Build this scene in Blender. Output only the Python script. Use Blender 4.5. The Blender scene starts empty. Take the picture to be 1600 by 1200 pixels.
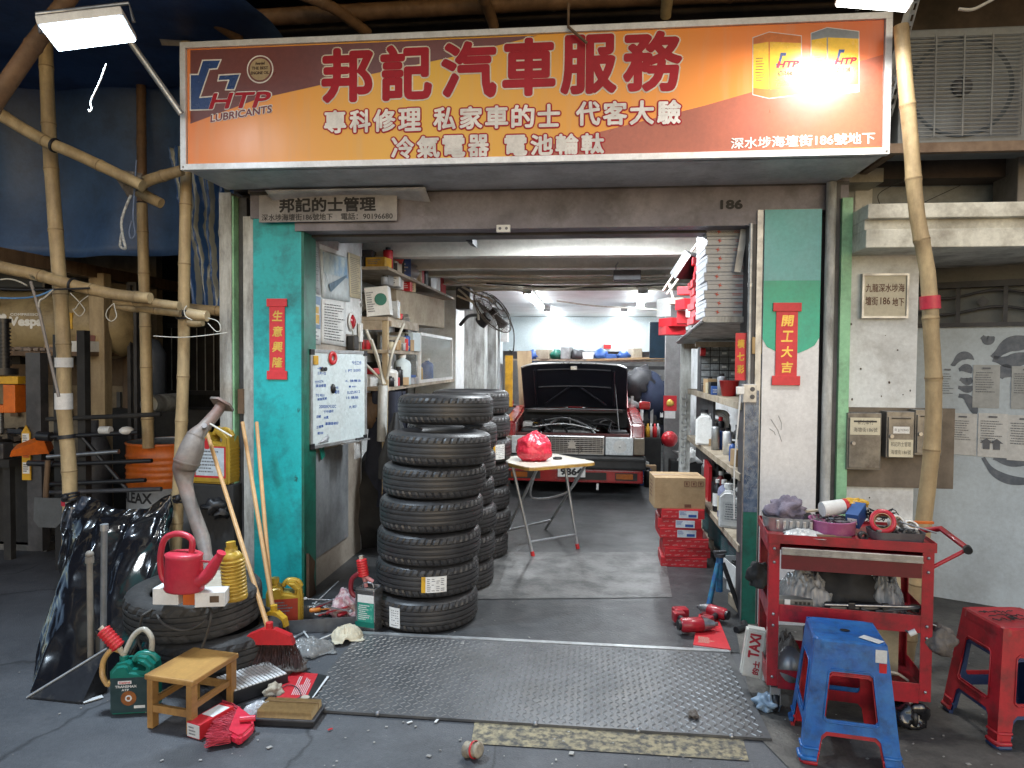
import bpy, bmesh, math, random
from mathutils import Matrix, Vector, Euler, noise
random.seed(7)
SC = bpy.context.scene
COL = SC.collection
RAD = math.radians
# ------------------------------------------------------------------ camera
F_PX, EYE = 1109.0, 1.55
cam_d = bpy.data.cameras.new('camera'); cam = bpy.data.objects.new('camera', cam_d); COL.objects.link(cam)
RC = Matrix.Rotation(RAD(6.2), 3, 'Z') @ Matrix.Rotation(math.pi/2-RAD(1.8), 3, 'X') @ Matrix.Rotation(0.0078, 3, 'Z')
cam.matrix_world = Matrix.Translation((0, 0, EYE)) @ RC.to_4x4()
cam_d.sensor_fit = 'HORIZONTAL'; cam_d.sensor_width = 36.0; cam_d.lens = F_PX/1600*36.0
cam_d.clip_start = 0.05; cam_d.clip_end = 500
SC.camera = cam
# ------------------------------------------------------------------ dusk sky, weak sun, exposure
SUN_EL, SUN_ROT = 22.0, 160.0
w = bpy.data.worlds.new('World'); SC.world = w; w.use_nodes = True
nt = w.node_tree; bg = nt.nodes['Background']
sky = nt.nodes.new('ShaderNodeTexSky'); sky.sky_type = 'NISHITA'; sky.sun_disc = False
sky.sun_elevation = RAD(SUN_EL); sky.sun_rotation = RAD(SUN_ROT)
nt.links.new(sky.outputs[0], bg.inputs[0]); bg.inputs[1].default_value = 0.10
sd = bpy.data.lights.new('sun', 'SUN'); sd.energy = 0.10; sd.angle = RAD(25); sd.color = (1, .93, .85)
so = bpy.data.objects.new('sun', sd); COL.objects.link(so)
so.rotation_euler = (RAD(90-SUN_EL), 0, RAD(-20))
SC.view_settings.view_transform = 'Standard'; SC.view_settings.look = 'None'
SC.view_settings.exposure = 0.72; SC.view_settings.gamma = 1.0; SC.view_settings.use_curve_mapping = False

def area(name, loc, rot, sx, sy, power, col):
    l = bpy.data.lights.new(name, 'AREA'); l.shape = 'RECTANGLE'; l.size = sx; l.size_y = sy; l.energy = power; l.color = col
    o = bpy.data.objects.new(name, l); COL.objects.link(o); o.location = loc; o.rotation_euler = rot; return o

# a point on a plane of the place, seen from the photographer's spot
def _ray(px, py): return RC @ Vector(((px-800)/F_PX, -(py-600)/F_PX, -1.0))
def PZ(px, py, z=0.0):
    d = _ray(px, py); t = (z-EYE)/d.z; return Vector((0, 0, EYE)) + d*t
def PY(px, py, y):
    d = _ray(px, py); t = y/d.y; return Vector((0, 0, EYE)) + d*t
def PX(px, py, x):
    d = _ray(px, py); t = x/d.x; return Vector((0, 0, EYE)) + d*t

# ------------------------------------------------------------------ materials
MATS = {}
def mat(name, col, rough=.6, metal=0., col2=None, scale=8., mixlo=.4, mixhi=.65, bump=0., bscale=60., emit=0., trans=0., alpha=1., stretch=None, dirt=None, dscale=3., damt=.5, coat=0., spec=.5):
    if name in MATS: return MATS[name]
    m = bpy.data.materials.new(name); m.use_nodes = True; MATS[name] = m
    n = m.node_tree.nodes; L = m.node_tree.links; b = n['Principled BSDF']
    b.inputs['Base Color'].default_value = (*col, 1); b.inputs['Roughness'].default_value = rough; b.inputs['Metallic'].default_value = metal
    b.inputs['Specular IOR Level'].default_value = spec
    if coat: b.inputs['Coat Weight'].default_value = coat; b.inputs['Coat Roughness'].default_value = .08
    if trans: b.inputs['Transmission Weight'].default_value = trans
    if alpha < 1: b.inputs['Alpha'].default_value = alpha
    if emit: b.inputs['Emission Color'].default_value = (*col, 1); b.inputs['Emission Strength'].default_value = emit
    tc = n.new('ShaderNodeTexCoord'); src = tc.outputs['Object']
    if stretch:
        mp = n.new('ShaderNodeMapping'); mp.inputs['Scale'].default_value = stretch; L.new(src, mp.inputs[0]); src = mp.outputs[0]
    cur = None
    if col2 is None and not emit and not dirt: col2 = tuple(c*.72 for c in col)
    if col2:
        t = n.new('ShaderNodeTexNoise'); t.inputs['Scale'].default_value = scale; t.inputs['Detail'].default_value = 8; t.inputs['Roughness'].default_value = .62
        L.new(src, t.inputs['Vector'])
        r = n.new('ShaderNodeMapRange'); r.inputs[1].default_value = mixlo; r.inputs[2].default_value = mixhi; L.new(t.outputs[0], r.inputs[0])
        mx = n.new('ShaderNodeMix'); mx.data_type = 'RGBA'; mx.inputs[6].default_value = (*col, 1); mx.inputs[7].default_value = (*col2, 1)
        L.new(r.outputs[0], mx.inputs[0]); L.new(mx.outputs[2], b.inputs['Base Color']); cur = mx.outputs[2]
        rr = n.new('ShaderNodeMapRange'); rr.inputs[3].default_value = max(.02, rough-.12); rr.inputs[4].default_value = min(1, rough+.15)
        L.new(t.outputs[0], rr.inputs[0]); L.new(rr.outputs[0], b.inputs['Roughness'])
    if dirt:
        t2 = n.new('ShaderNodeTexNoise'); t2.inputs['Scale'].default_value = dscale; t2.inputs['Detail'].default_value = 10; t2.inputs['Roughness'].default_value = .7
        L.new(src, t2.inputs['Vector'])
        r2 = n.new('ShaderNodeMapRange'); r2.inputs[1].default_value = .48; r2.inputs[2].default_value = .72; r2.inputs[4].default_value = damt
        L.new(t2.outputs[0], r2.inputs[0])
        m2 = n.new('ShaderNodeMix'); m2.data_type = 'RGBA'; m2.inputs[6].default_value = (*col, 1); m2.inputs[7].default_value = (*dirt, 1)
        if cur: L.new(cur, m2.inputs[6])
        L.new(r2.outputs[0], m2.inputs[0]); L.new(m2.outputs[2], b.inputs['Base Color'])
    if not emit and alpha == 1:      # fine overall grime and handling wear
        src2 = tc.outputs['Object']; prev = b.inputs['Base Color'].links[0].from_socket if b.inputs['Base Color'].links else None
        t4 = n.new('ShaderNodeTexNoise'); t4.inputs['Scale'].default_value = 38; t4.inputs['Detail'].default_value = 5; t4.inputs['Roughness'].default_value = .75; L.new(src2, t4.inputs['Vector'])
        t5 = n.new('ShaderNodeTexNoise'); t5.inputs['Scale'].default_value = 1.7; t5.inputs['Detail'].default_value = 4; L.new(src2, t5.inputs['Vector'])
        ad = n.new('ShaderNodeMath'); ad.operation = 'ADD'; L.new(t4.outputs[0], ad.inputs[0]); L.new(t5.outputs[0], ad.inputs[1])
        r4 = n.new('ShaderNodeMapRange'); r4.inputs[1].default_value = .72; r4.inputs[2].default_value = 1.25; r4.inputs[3].default_value = .80; r4.inputs[4].default_value = 1.10; L.new(ad.outputs[0], r4.inputs[0])
        vm = n.new('ShaderNodeVectorMath'); vm.operation = 'SCALE'; L.new(r4.outputs[0], vm.inputs['Scale'])
        if prev: L.new(prev, vm.inputs[0])
        else: vm.inputs[0].default_value = col
        L.new(vm.outputs[0], b.inputs['Base Color'])
    if bump:
        t3 = n.new('ShaderNodeTexNoise'); t3.inputs['Scale'].default_value = bscale; t3.inputs['Detail'].default_value = 6; L.new(src, t3.inputs['Vector'])
        bp = n.new('ShaderNodeBump'); bp.inputs['Strength'].default_value = min(1, bump); bp.inputs['Distance'].default_value = .01
        L.new(t3.outputs[0], bp.inputs['Height']); L.new(bp.outputs[0], b.inputs['Normal'])
    return m

# ------------------------------------------------------------------ mesh builder
class G:
    def __init__(s): s.v = []; s.f = []; s.sm = []; s.M = Matrix.Identity(4)
    def at(s, x=0, y=0, z=0, rx=0, ry=0, rz=0):
        s.M = Matrix.Translation((x, y, z)) @ Euler((RAD(rx), RAD(ry), RAD(rz))).to_matrix().to_4x4(); return s
    def add(s, vs, fs, smooth=False):
        o = len(s.v); s.v += [tuple(s.M @ Vector(v)) for v in vs]; s.f += [[i+o for i in f] for f in fs]; s.sm += [smooth]*len(fs); return s
    def box(s, x0, x1, y0, y1, z0, z1, bev=0.):
        if bev <= 0:
            return s.add([(x0,y0,z0),(x1,y0,z0),(x1,y1,z0),(x0,y1,z0),(x0,y0,z1),(x1,y0,z1),(x1,y1,z1),(x0,y1,z1)],
                  [(0,3,2,1),(4,5,6,7),(0,1,5,4),(1,2,6,5),(2,3,7,6),(3,0,4,7)])
        bm = bmesh.new(); bmesh.ops.create_cube(bm, size=1)
        for v in bm.verts: v.co = Vector(((x0+x1)/2+v.co.x*(x1-x0), (y0+y1)/2+v.co.y*(y1-y0), (z0+z1)/2+v.co.z*(z1-z0)))
        bmesh.ops.bevel(bm, geom=bm.edges[:], offset=bev, segments=2, affect='EDGES', profile=.6)
        bm.verts.index_update(); s.add([v.co for v in bm.verts], [[v.index for v in f.verts] for f in bm.faces]); bm.free(); return s
    def cbox(s, cx, cy, cz, sx, sy, sz, bev=0.): return s.box(cx-sx/2, cx+sx/2, cy-sy/2, cy+sy/2, cz-sz/2, cz+sz/2, bev)
    def frame(s, d):
        d = Vector(d).normalized(); a = Vector((0,0,1)) if abs(d.z) < .9 else Vector((1,0,0))
        u = d.cross(a).normalized(); return u, d.cross(u).normalized()
    def tube(s, pts, r, n=8, caps=True, closed=False):
        pts = [Vector(p) for p in pts]; k = len(pts); rs = r if isinstance(r, (list, tuple)) else [r]*k
        vs = []; fs = []; u = None
        for i, p in enumerate(pts):
            if closed: d = pts[(i+1) % k]-pts[i-1]
            else: d = pts[min(i+1, k-1)]-pts[max(i-1, 0)]
            if d.length < 1e-9: d = Vector((0,0,1))
            d.normalize()
            if u is None: u, v = s.frame(d)
            else:
                u = (u-d*u.dot(d));
                if u.length < 1e-6: u, v = s.frame(d)
                u.normalize(); v = d.cross(u)
            for j in range(n):
                a = 2*math.pi*j/n; vs.append(p+(u*math.cos(a)+v*math.sin(a))*rs[i])
        for i in range(k if closed else k-1):
            for j in range(n):
                a = i*n+j; b2 = i*n+(j+1) % n; i2 = (i+1) % k
                fs.append((a, b2, i2*n+(j+1) % n, i2*n+j))
        s.add(vs, fs, True)
        if caps and not closed:
            s.add(vs[:n], [tuple(range(n))[::-1]]); s.add(vs[-n:], [tuple(range(n))])
        return s
    def cyl(s, p0, p1, r0, r1=None, n=12, caps=True): return s.tube([p0, p1], [r0, r0 if r1 is None else r1], n, caps)
    def lathe(s, prof, n=24, cx=0, cy=0, smooth=True, sx=1., sy=1.):
        vs = []; fs = []
        for (r, z) in prof:
            for j in range(n):
                a = 2*math.pi*j/n; vs.append((cx+r*math.cos(a)*sx, cy+r*math.sin(a)*sy, z))
        for i in range(len(prof)-1):
            for j in range(n): fs.append((i*n+j, i*n+(j+1) % n, (i+1)*n+(j+1) % n, (i+1)*n+j))
        s.add(vs, fs, smooth); return s
    def prism(s, poly, t0, t1, axis='Z'):
        def mk(a, b, t): return (a, b, t) if axis == 'Z' else ((a, t, b) if axis == 'Y' else (t, a, b))
        n = len(poly); vs = [mk(a, b, t0) for a, b in poly]+[mk(a, b, t1) for a, b in poly]
        return s.add(vs, [tuple(range(n))[::-1], tuple(range(n, 2*n))]+[(i, (i+1) % n, n+(i+1) % n, n+i) for i in range(n)])
    def quad(s, a, b, c, d): return s.add([a, b, c, d], [(0, 1, 2, 3)])
    def grid(s, fn, nu, nv, smooth=True):
        vs = [fn(i/nu, j/nv) for j in range(nv+1) for i in range(nu+1)]
        return s.add(vs, [(j*(nu+1)+i, j*(nu+1)+i+1, (j+1)*(nu+1)+i+1, (j+1)*(nu+1)+i) for j in range(nv) for i in range(nu)], smooth)
    def ball(s, c, r, n=10, sz=1., jit=0., sy=1., seed=0.):
        c = Vector(c); vs = []; fs = []
        for i in range(n//2+1):
            th = math.pi*i/(n//2)
            for j in range(n):
                a = 2*math.pi*j/n; d = Vector((math.sin(th)*math.cos(a), math.sin(th)*math.sin(a)*sy, math.cos(th)*sz))
                q = 1+jit*noise.noise(d*2.3+Vector((seed, 0, 0)))*2 if jit else 1
                vs.append(c+d*r*q)
        for i in range(n//2):
            for j in range(n): fs.append((i*n+j, (i+1)*n+j, (i+1)*n+(j+1) % n, i*n+(j+1) % n))
        return s.add(vs, fs, True)
    def mesh(s, name):
        me = bpy.data.meshes.new(name); me.from_pydata(s.v, [], s.f); me.update()
        me.polygons.foreach_set('use_smooth', s.sm); return me

def smooth_mesh(me, ang=40):
    pass
def tag(o, label=None, cat=None, group=None, kind=None):
    if label: o['label'] = label
    if cat: o['category'] = cat
    if group: o['group'] = group
    if kind: o['kind'] = kind
    return o
def thing(name, label, cat, loc=(0,0,0), rz=0., group=None, rx=0., ry=0.):
    o = bpy.data.objects.new(name, None); COL.objects.link(o); o.location = loc; o.rotation_euler = (RAD(rx), RAD(ry), RAD(rz))
    o.empty_display_size = .05
    return tag(o, label, cat, group)
def obj(name, g, m, parent=None, loc=None, rz=0., rx=0., ry=0., label=None, kind=None, sub=0, solid=0.):
    me = g if isinstance(g, bpy.types.Mesh) else g.mesh(name)
    if not me.materials: me.materials.append(m)
    o = bpy.data.objects.new(name, me); COL.objects.link(o)
    if parent is not None: o.parent = parent
    if loc is not None: o.location = loc
    if rz or rx or ry: o.rotation_euler = (RAD(rx), RAD(ry), RAD(rz))
    if solid:
        md = o.modifiers.new('thickness', 'SOLIDIFY'); md.thickness = solid; md.offset = 0
    if sub:
        md = o.modifiers.new('smooth', 'SUBSURF'); md.levels = sub; md.render_levels = sub
    if label: o['label'] = label
    if kind: o['kind'] = kind
    return o
def solo(name, g, m, label, cat, loc=(0,0,0), rz=0., group=None, rx=0., ry=0., **k):
    return tag(obj(name, g, m, None, loc, rz, rx, ry, **k), label, cat, group)
def struct(name, g, m, parent=None): return obj(name, g, m, parent, kind='structure' if parent is None else None)
def copy_tree(o, parent=None, **kw):
    c = o.copy(); COL.objects.link(c)
    if parent is not None: c.parent = parent
    for ch in list(o.children): copy_tree(ch, c)
    return c
def place(root, loc, rz=None, label=None, group=None, scale=None):
    c = copy_tree(root); c.location = loc
    if rz is not None: c.rotation_euler = (root.rotation_euler[0], root.rotation_euler[1], RAD(rz))
    if label: c['label'] = label
    if group: c['group'] = group
    if scale: c.scale = scale
    return c

# ------------------------------------------------------------------ lettering with Blender's own font
def FR(x, y, z): return Matrix.Translation((x, y, z)) @ Matrix.Rotation(math.pi/2, 4, 'X')          # faces -Y
def TOP(x, y, z, a=0.): return Matrix.Translation((x, y, z)) @ Matrix.Rotation(RAD(a), 4, 'Z')        # faces up
_cache = {}
def glyphs(s):
    if s in _cache: return _cache[s]
    c = bpy.data.curves.new('text', 'FONT'); c.body = s; c.size = 1; c.resolution_u = 3; c.fill_mode = 'FRONT'
    o = bpy.data.objects.new('text', c); COL.objects.link(o); bpy.context.view_layer.update()
    dg = bpy.context.evaluated_depsgraph_get(); me = bpy.data.meshes.new_from_object(o.evaluated_get(dg))
    vs = [v.co.copy() for v in me.vertices]; fs = [list(p.vertices) for p in me.polygons]
    bpy.data.objects.remove(o); bpy.data.curves.remove(c); bpy.data.meshes.remove(me)
    _cache[s] = (vs, fs); return vs, fs
def text_g(g, s, M, w, h, bold=0., shear=0., step=.00012, n=8):
    vs, fs = glyphs(s)
    if not vs: return g
    x0 = min(v.x for v in vs); x1 = max(v.x for v in vs); y0 = min(v.y for v in vs); y1 = max(v.y for v in vs)
    offs = [(0, 0)] if bold <= 0 else [(bold*math.cos(2*math.pi*k/n), bold*math.sin(2*math.pi*k/n)) for k in range(n)]+[(0, 0)]
    sx = (w-2*bold)/max(1e-6, x1-x0); sy = (h-2*bold)/max(1e-6, y1-y0)
    for k, (ox, oy) in enumerate(offs):
        vv = []
        for v in vs:
            x = bold+(v.x-x0)*sx+ox; y = bold+(v.y-y0)*sy+oy; vv.append(M @ Vector((x+y*shear, y, k*step)))
        g.add(vv, fs)
    return g
def lettering(s, M, w, h, m, parent, bold=0., name='lettering', **k):
    return obj(name, text_g(G(), s, M, w, h, bold, **k), m, parent)
def lines_g(g, M, w, h, n, fill=.9, thick=.45, rnd=None, wl=(.03, .12)):
    R = rnd or random
    for i in range(n):
        y = h-(i+.7)*h/n; x = R.uniform(0, .05)*w; end = w*R.uniform(.55, 1)*fill
        while x < end:
            L2 = w*R.uniform(*wl); x2 = min(end, x+L2); t = h/n*thick
            g.add([M @ Vector(p) for p in ((x, y, 0), (x2, y, 0), (x2, y+t, 0), (x, y+t, 0))], [(0, 1, 2, 3)]); x = x2+w*.018
    return g
def soften(me, off, seg=2):
    bm = bmesh.new(); bm.from_mesh(me); bmesh.ops.recalc_face_normals(bm, faces=bm.faces)
    bmesh.ops.bevel(bm, geom=[e for e in bm.edges if len(e.link_faces) == 2 and e.calc_face_angle(0) > .5], offset=off, segments=seg, affect='EDGES'); bm.to_mesh(me); bm.free(); return me
def rectg(M, w, h, t=0.): 
    g = G(); g.M = M
    if t: g.box(0, w, 0, h, -t, 0)
    else: g.add([(0,0,0),(w,0,0),(w,h,0),(0,h,0)], [(0,1,2,3)])
    return g
# ================================================================== materials used throughout
N3 = lambda x, y, z=0., s=1.: noise.noise(Vector((x*s, y*s, z*s)))
asphalt = mat('asphalt', (.10,.104,.112), .58, col2=(.058,.061,.067), scale=2.2, mixlo=.35, mixhi=.7, bump=.5, bscale=140, dirt=(.13,.13,.13), dscale=42, damt=.35)
conc_in = mat('garage_concrete', (.062,.066,.07), .42, col2=(.02,.021,.023), scale=2.6, mixlo=.35, mixhi=.7, bump=.25, bscale=70, dirt=(.13,.13,.13), dscale=7, damt=.4)
conc_lt = mat('pale_concrete', (.13,.13,.128), .42, col2=(.06,.061,.062), scale=5, bump=.25, bscale=60, dirt=(.03,.03,.03), dscale=5, damt=.6)
conc_rt = mat('stained_concrete', (.13,.122,.108), .7, col2=(.075,.07,.063), scale=7, bump=.5, bscale=70, dirt=(.035,.033,.03), dscale=4, damt=.6)
whitewall = mat('white_wall_paint', (.70,.73,.74), .6, col2=(.57,.60,.61), scale=2, bump=.15, bscale=18, dirt=(.17,.14,.11), dscale=3.2, damt=.5)
whitepanel = mat('white_panel_paint', (.62,.66,.67), .45, col2=(.52,.56,.58), scale=1.2, dirt=(.25,.23,.2), dscale=2, damt=.3)
oldwhite = mat('flaking_white_paint', (.55,.57,.56), .65, col2=(.27,.27,.25), scale=9, bump=.4, bscale=40, stretch=(1,1,.22), dirt=(.06,.05,.045), dscale=6, damt=.85)
beigeceil = mat('yellowed_ceiling_paint', (.34,.32,.26), .6, col2=(.2,.18,.14), scale=3, dirt=(.08,.07,.05), dscale=4, damt=.6)
darkpaint = mat('dark_grey_paint', (.06,.062,.07), .5, col2=(.03,.03,.034), scale=5, dirt=(.13,.12,.12), dscale=8, damt=.4)
lintelm = mat('lintel_paint', (.24,.225,.26), .5, col2=(.16,.15,.18), scale=3, dirt=(.05,.045,.045), dscale=5, damt=.6)
fasciam = mat('fascia_metal', (.60,.61,.62), .42, .1, col2=(.46,.47,.48), scale=4, dirt=(.12,.11,.1), dscale=6, damt=.4)
teal = mat('teal_paint', (.014,.44,.47), .36, col2=(.012,.34,.36), scale=2, dirt=(.015,.05,.05), dscale=4.5, damt=.75, bump=.05, bscale=9)
green_dk = mat('dark_green_paint', (.012,.14,.10), .4, col2=(.01,.1,.07), scale=4, dirt=(.02,.03,.025), dscale=8, damt=.7)
green_lt = mat('pale_green_paint', (.28,.55,.33), .5, col2=(.22,.46,.27), scale=6, dirt=(.08,.1,.07), dscale=8, damt=.6)
black = mat('black_plastic', (.012,.012,.014), .4, col2=(.02,.02,.022))
blackm = mat('black_rough', (.014,.014,.015), .8, col2=(.03,.03,.03))
steel = mat('worn_steel', (.42,.43,.44), .35, .85, col2=(.25,.25,.26), scale=14)
galv = mat('galvanised_steel', (.45,.47,.48), .4, .6, col2=(.33,.34,.35), scale=10, dirt=(.12,.1,.08), dscale=9, damt=.5)
alu = mat('white_aluminium', (.72,.73,.74), .32, .25, col2=(.62,.63,.64), scale=8, dirt=(.3,.28,.25), dscale=12, damt=.35)
brownw = mat('brown_timber', (.16,.10,.055), .65, col2=(.08,.05,.03), scale=10, stretch=(1,1,.15), bump=.3, bscale=50)
palew = mat('pale_timber', (.42,.33,.2), .6, col2=(.27,.2,.12), scale=12, stretch=(1,1,.12), bump=.3, bscale=60, dirt=(.09,.07,.05), dscale=5, damt=.7)
shelfw = mat('shelf_wood', (.40,.34,.26), .6, col2=(.24,.19,.13), scale=6, bump=.2, bscale=40, dirt=(.1,.08,.06), dscale=7, damt=.6)
card = mat('cardboard', (.42,.29,.16), .8, col2=(.36,.24,.13), scale=5, dirt=(.2,.13,.07), dscale=6, damt=.4)
oldcard = mat('old_pale_cardboard', (.46,.41,.32), .8, col2=(.36,.31,.24), scale=4, dirt=(.2,.16,.11), dscale=6, damt=.5)
red = mat('red_plastic', (.55,.02,.025), .38, col2=(.42,.015,.02), scale=8)
redp = mat('red_card_print', (.55,.02,.03), .45, col2=(.45,.018,.025), scale=8)
redm = mat('red_metal_paint', (.40,.012,.025), .36, col2=(.27,.01,.02), scale=11, dirt=(.045,.015,.015), dscale=12, damt=.85, bump=.08, bscale=20, coat=.3)
white = mat('white_plastic', (.72,.73,.72), .4, col2=(.64,.65,.64), scale=6, dirt=(.35,.33,.3), dscale=9, damt=.4)
paper = mat('paper', (.62,.63,.62), .7, col2=(.55,.56,.55), scale=5)
papery = mat('yellowed_paper', (.55,.49,.34), .7, col2=(.46,.40,.27), scale=5)
ink = mat('printing_ink', (.02,.02,.025), .6)
inkgrey = mat('grey_ink', (.16,.17,.19), .6)
inkblue = mat('blue_marker_ink', (.03,.10,.38), .6)
inkred = mat('red_ink', (.55,.02,.03), .5)
gold = mat('gold_ink', (.75,.50,.10), .35, .3)
silver = mat('silver_card', (.36,.38,.41), .4, .1, col2=(.30,.32,.35), scale=6)
rubber = mat('tyre_rubber', (.026,.026,.028), .42, col2=(.036,.036,.038), scale=14, bump=.05, bscale=60, dirt=(.06,.058,.055), dscale=5, damt=.4)
rubber_old = mat('old_tyre_rubber', (.035,.034,.033), .75, col2=(.02,.02,.02), scale=7, bump=.3, bscale=50, dirt=(.09,.085,.08), dscale=5, damt=.5)
rubber_groove = mat('groove_rubber', (.008,.008,.009), .9)
ygold = mat('gold_plastic', (.48,.31,.035), .35, .15, col2=(.40,.25,.03), scale=5, dirt=(.12,.08,.02), dscale=8, damt=.4)
tealplastic = mat('green_jug_plastic', (.005,.16,.12), .3, col2=(.005,.13,.1), scale=5)
clearfilm = mat('clear_film', (.75,.77,.78), .15, alpha=.38, spec=.8)
clearfilm2 = mat('smoky_film', (.35,.35,.34), .2, alpha=.62, spec=.8)
binbag = mat('black_sheet_film', (.008,.008,.010), .17, spec=.9, bump=.12, bscale=12, coat=.5)
orange = mat('orange_paint', (.62,.14,.01), .4, col2=(.5,.1,.01), scale=6, dirt=(.2,.05,.01), dscale=7, damt=.5)
yellow = mat('yellow_paint', (.62,.36,.02), .45, col2=(.5,.27,.015), scale=9, dirt=(.1,.07,.03), dscale=8, damt=.7)
bluep = mat('blue_plastic', (.018,.12,.40), .34, col2=(.03,.16,.42), scale=16, dirt=(.02,.035,.07), dscale=13, damt=.75, bump=.12, bscale=35)
bamboo = mat('bamboo_culm', (.47,.36,.20), .48, col2=(.30,.215,.11), scale=7, stretch=(1,1,.3), bump=.12, bscale=40, dirt=(.13,.09,.05), dscale=5, damt=.75)
bamboo_node = mat('bamboo_node_ring', (.28,.2,.1), .65, col2=(.16,.11,.06), scale=12)
bamboo_dk = mat('dark_old_bamboo', (.20,.115,.06), .6, col2=(.11,.06,.03), scale=7, dirt=(.05,.035,.02), dscale=6, damt=.6)  # darker, redder bamboo for the overhead bars and one alley pole
ragm = mat('canvas_glove', (.42,.37,.28), .95, col2=(.25,.21,.16), scale=15, bump=.5, bscale=90, dirt=(.06,.05,.04), dscale=12, damt=.8)
greyrag = mat('dirty_cloth', (.16,.145,.13), .95, col2=(.07,.06,.055), scale=15, bump=.5, bscale=90)
bottleblue = mat('blue_print', (.03,.10,.35), .45)
tarpblue = mat('blue_tarpaulin', (.035,.085,.21), .5, col2=(.022,.055,.145), scale=1.6, bump=.35, bscale=14, dirt=(.012,.02,.05), dscale=2.2, damt=.7)
wirem = mat('white_cable', (.5,.48,.42), .5, col2=(.35,.33,.28))
wirebk = mat('black_cable', (.02,.02,.022), .45)

# ================================================================== ground
struct('ground', G().box(-30, 30, -14, 16, -.5, 0), asphalt)
struct('garage_floor', G().add([(-1.84,3.86,.004),(.96,3.86,.004),(.96,4.3,.004),(2.3,4.3,.004),(2.3,14.1,.004),(-2.2,14.1,.004),(-2.2,5.5,.004),(-1.84,5.5,.004)], [tuple(range(8))]), conc_in)
a = [PZ(758,864), PZ(1038,864), PZ(1050,935), PZ(735,938)]
struct('floor_patch', G().add([(p.x, p.y, .008) for p in a], [(0,3,2,1)]), conc_lt)
patchm = mat('worn_yellow_line_paint', (.33,.28,.17), .8, col2=(.085,.08,.07), scale=34, mixlo=.42, mixhi=.60, bump=.4, bscale=60, dirt=(.07,.07,.07), dscale=8, damt=.8)
a = [PZ(742,1128), PZ(1160,1152), PZ(1170,1190), PZ(736,1163)]
struct('painted_line', G().add([(p.x, p.y, .004) for p in a], [(0,3,2,1)]), patchm)
a = [PZ(1160,1040), PZ(1190,1158), PZ(1290,1260), PZ(1750,1290), PZ(1750,900), PZ(1440,890), PZ(1300,900), PZ(1150,985)]
struct('pavement', G().add([(p.x, p.y, .0045) for p in a], [tuple(range(8))]), conc_rt)
n = asphalt.node_tree.nodes; L = asphalt.node_tree.links; b = n['Principled BSDF']; pv = b.inputs['Base Color'].links[0].from_socket
tc = n.new('ShaderNodeTexCoord'); wn = n.new('ShaderNodeTexNoise'); wn.inputs['Scale'].default_value = 2.5; wn.inputs['Detail'].default_value = 6; L.new(tc.outputs['Object'], wn.inputs['Vector'])
va = n.new('ShaderNodeVectorMath'); va.operation = 'MULTIPLY_ADD'; L.new(wn.outputs['Color'], va.inputs[0]); va.inputs[1].default_value = (.5,.5,0); L.new(tc.outputs['Object'], va.inputs[2])
vo = n.new('ShaderNodeTexVoronoi'); vo.feature = 'DISTANCE_TO_EDGE'; vo.inputs['Scale'].default_value = .75; L.new(va.outputs[0], vo.inputs['Vector'])
r1 = n.new('ShaderNodeMapRange'); r1.inputs[1].default_value = .0; r1.inputs[2].default_value = .012; r1.inputs[3].default_value = .45; r1.inputs[4].default_value = 1; L.new(vo.outputs['Distance'], r1.inputs[0])
on = n.new('ShaderNodeTexNoise'); on.inputs['Scale'].default_value = 1.3; on.inputs['Detail'].default_value = 3; L.new(va.outputs[0], on.inputs['Vector'])
r2 = n.new('ShaderNodeMapRange'); r2.inputs[1].default_value = .58; r2.inputs[2].default_value = .66; r2.inputs[3].default_value = 1; r2.inputs[4].default_value = .55; L.new(on.outputs[0], r2.inputs[0])
mm = n.new('ShaderNodeMath'); mm.operation = 'MULTIPLY'; L.new(r1.outputs[0], mm.inputs[0]); L.new(r2.outputs[0], mm.inputs[1])
vs_ = n.new('ShaderNodeVectorMath'); vs_.operation = 'SCALE'; L.new(pv, vs_.inputs[0]); L.new(mm.outputs[0], vs_.inputs['Scale']); L.new(vs_.outputs[0], b.inputs['Base Color'])
# ---- checker plate over the threshold
t = thing('checker_plate', 'dark steel checker plate lying across the garage threshold', 'floor plate', (-.28, 3.38, 0))
obj('plate_sheet', G().box(-.99, 1.04, -.42, .44, .005, .016), mat('plate_steel', (.13,.133,.138), .42, .35, col2=(.075,.078,.082), scale=4, dirt=(.20,.18,.15), dscale=3, damt=.3), t)
g = G(); p = .029; k = 0
for j in range(29):
    for i in range(69):
        x = -.97+i*p+(0 if j % 2 else p/2)*0; y = -.40+j*p
        a = 45 if (i+j) % 2 else -45
        g.at(x, y, .0165, rz=a+90); g.add([(-.0125,-.0024,0),(.0125,-.0024,0),(.0125,.0024,0),(-.0125,.0024,0),(-.009,0,.0028),(.009,0,.0028)], [(0,1,5,4),(2,3,4,5),(1,2,5),(3,0,4)])
obj('tread_pattern', g, mat('polished_tread', (.30,.30,.295), .42, .5, col2=(.18,.18,.18), scale=3), t, kind='stuff')
obj('edge_strip', G().box(-.99, 1.04, .443, .475, .005, .02), galv, t)
for x in (-.62,.07,.5,.88): obj('bolt', G().ball((x, -.415, .012), .012, 8), steel, t)

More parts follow.
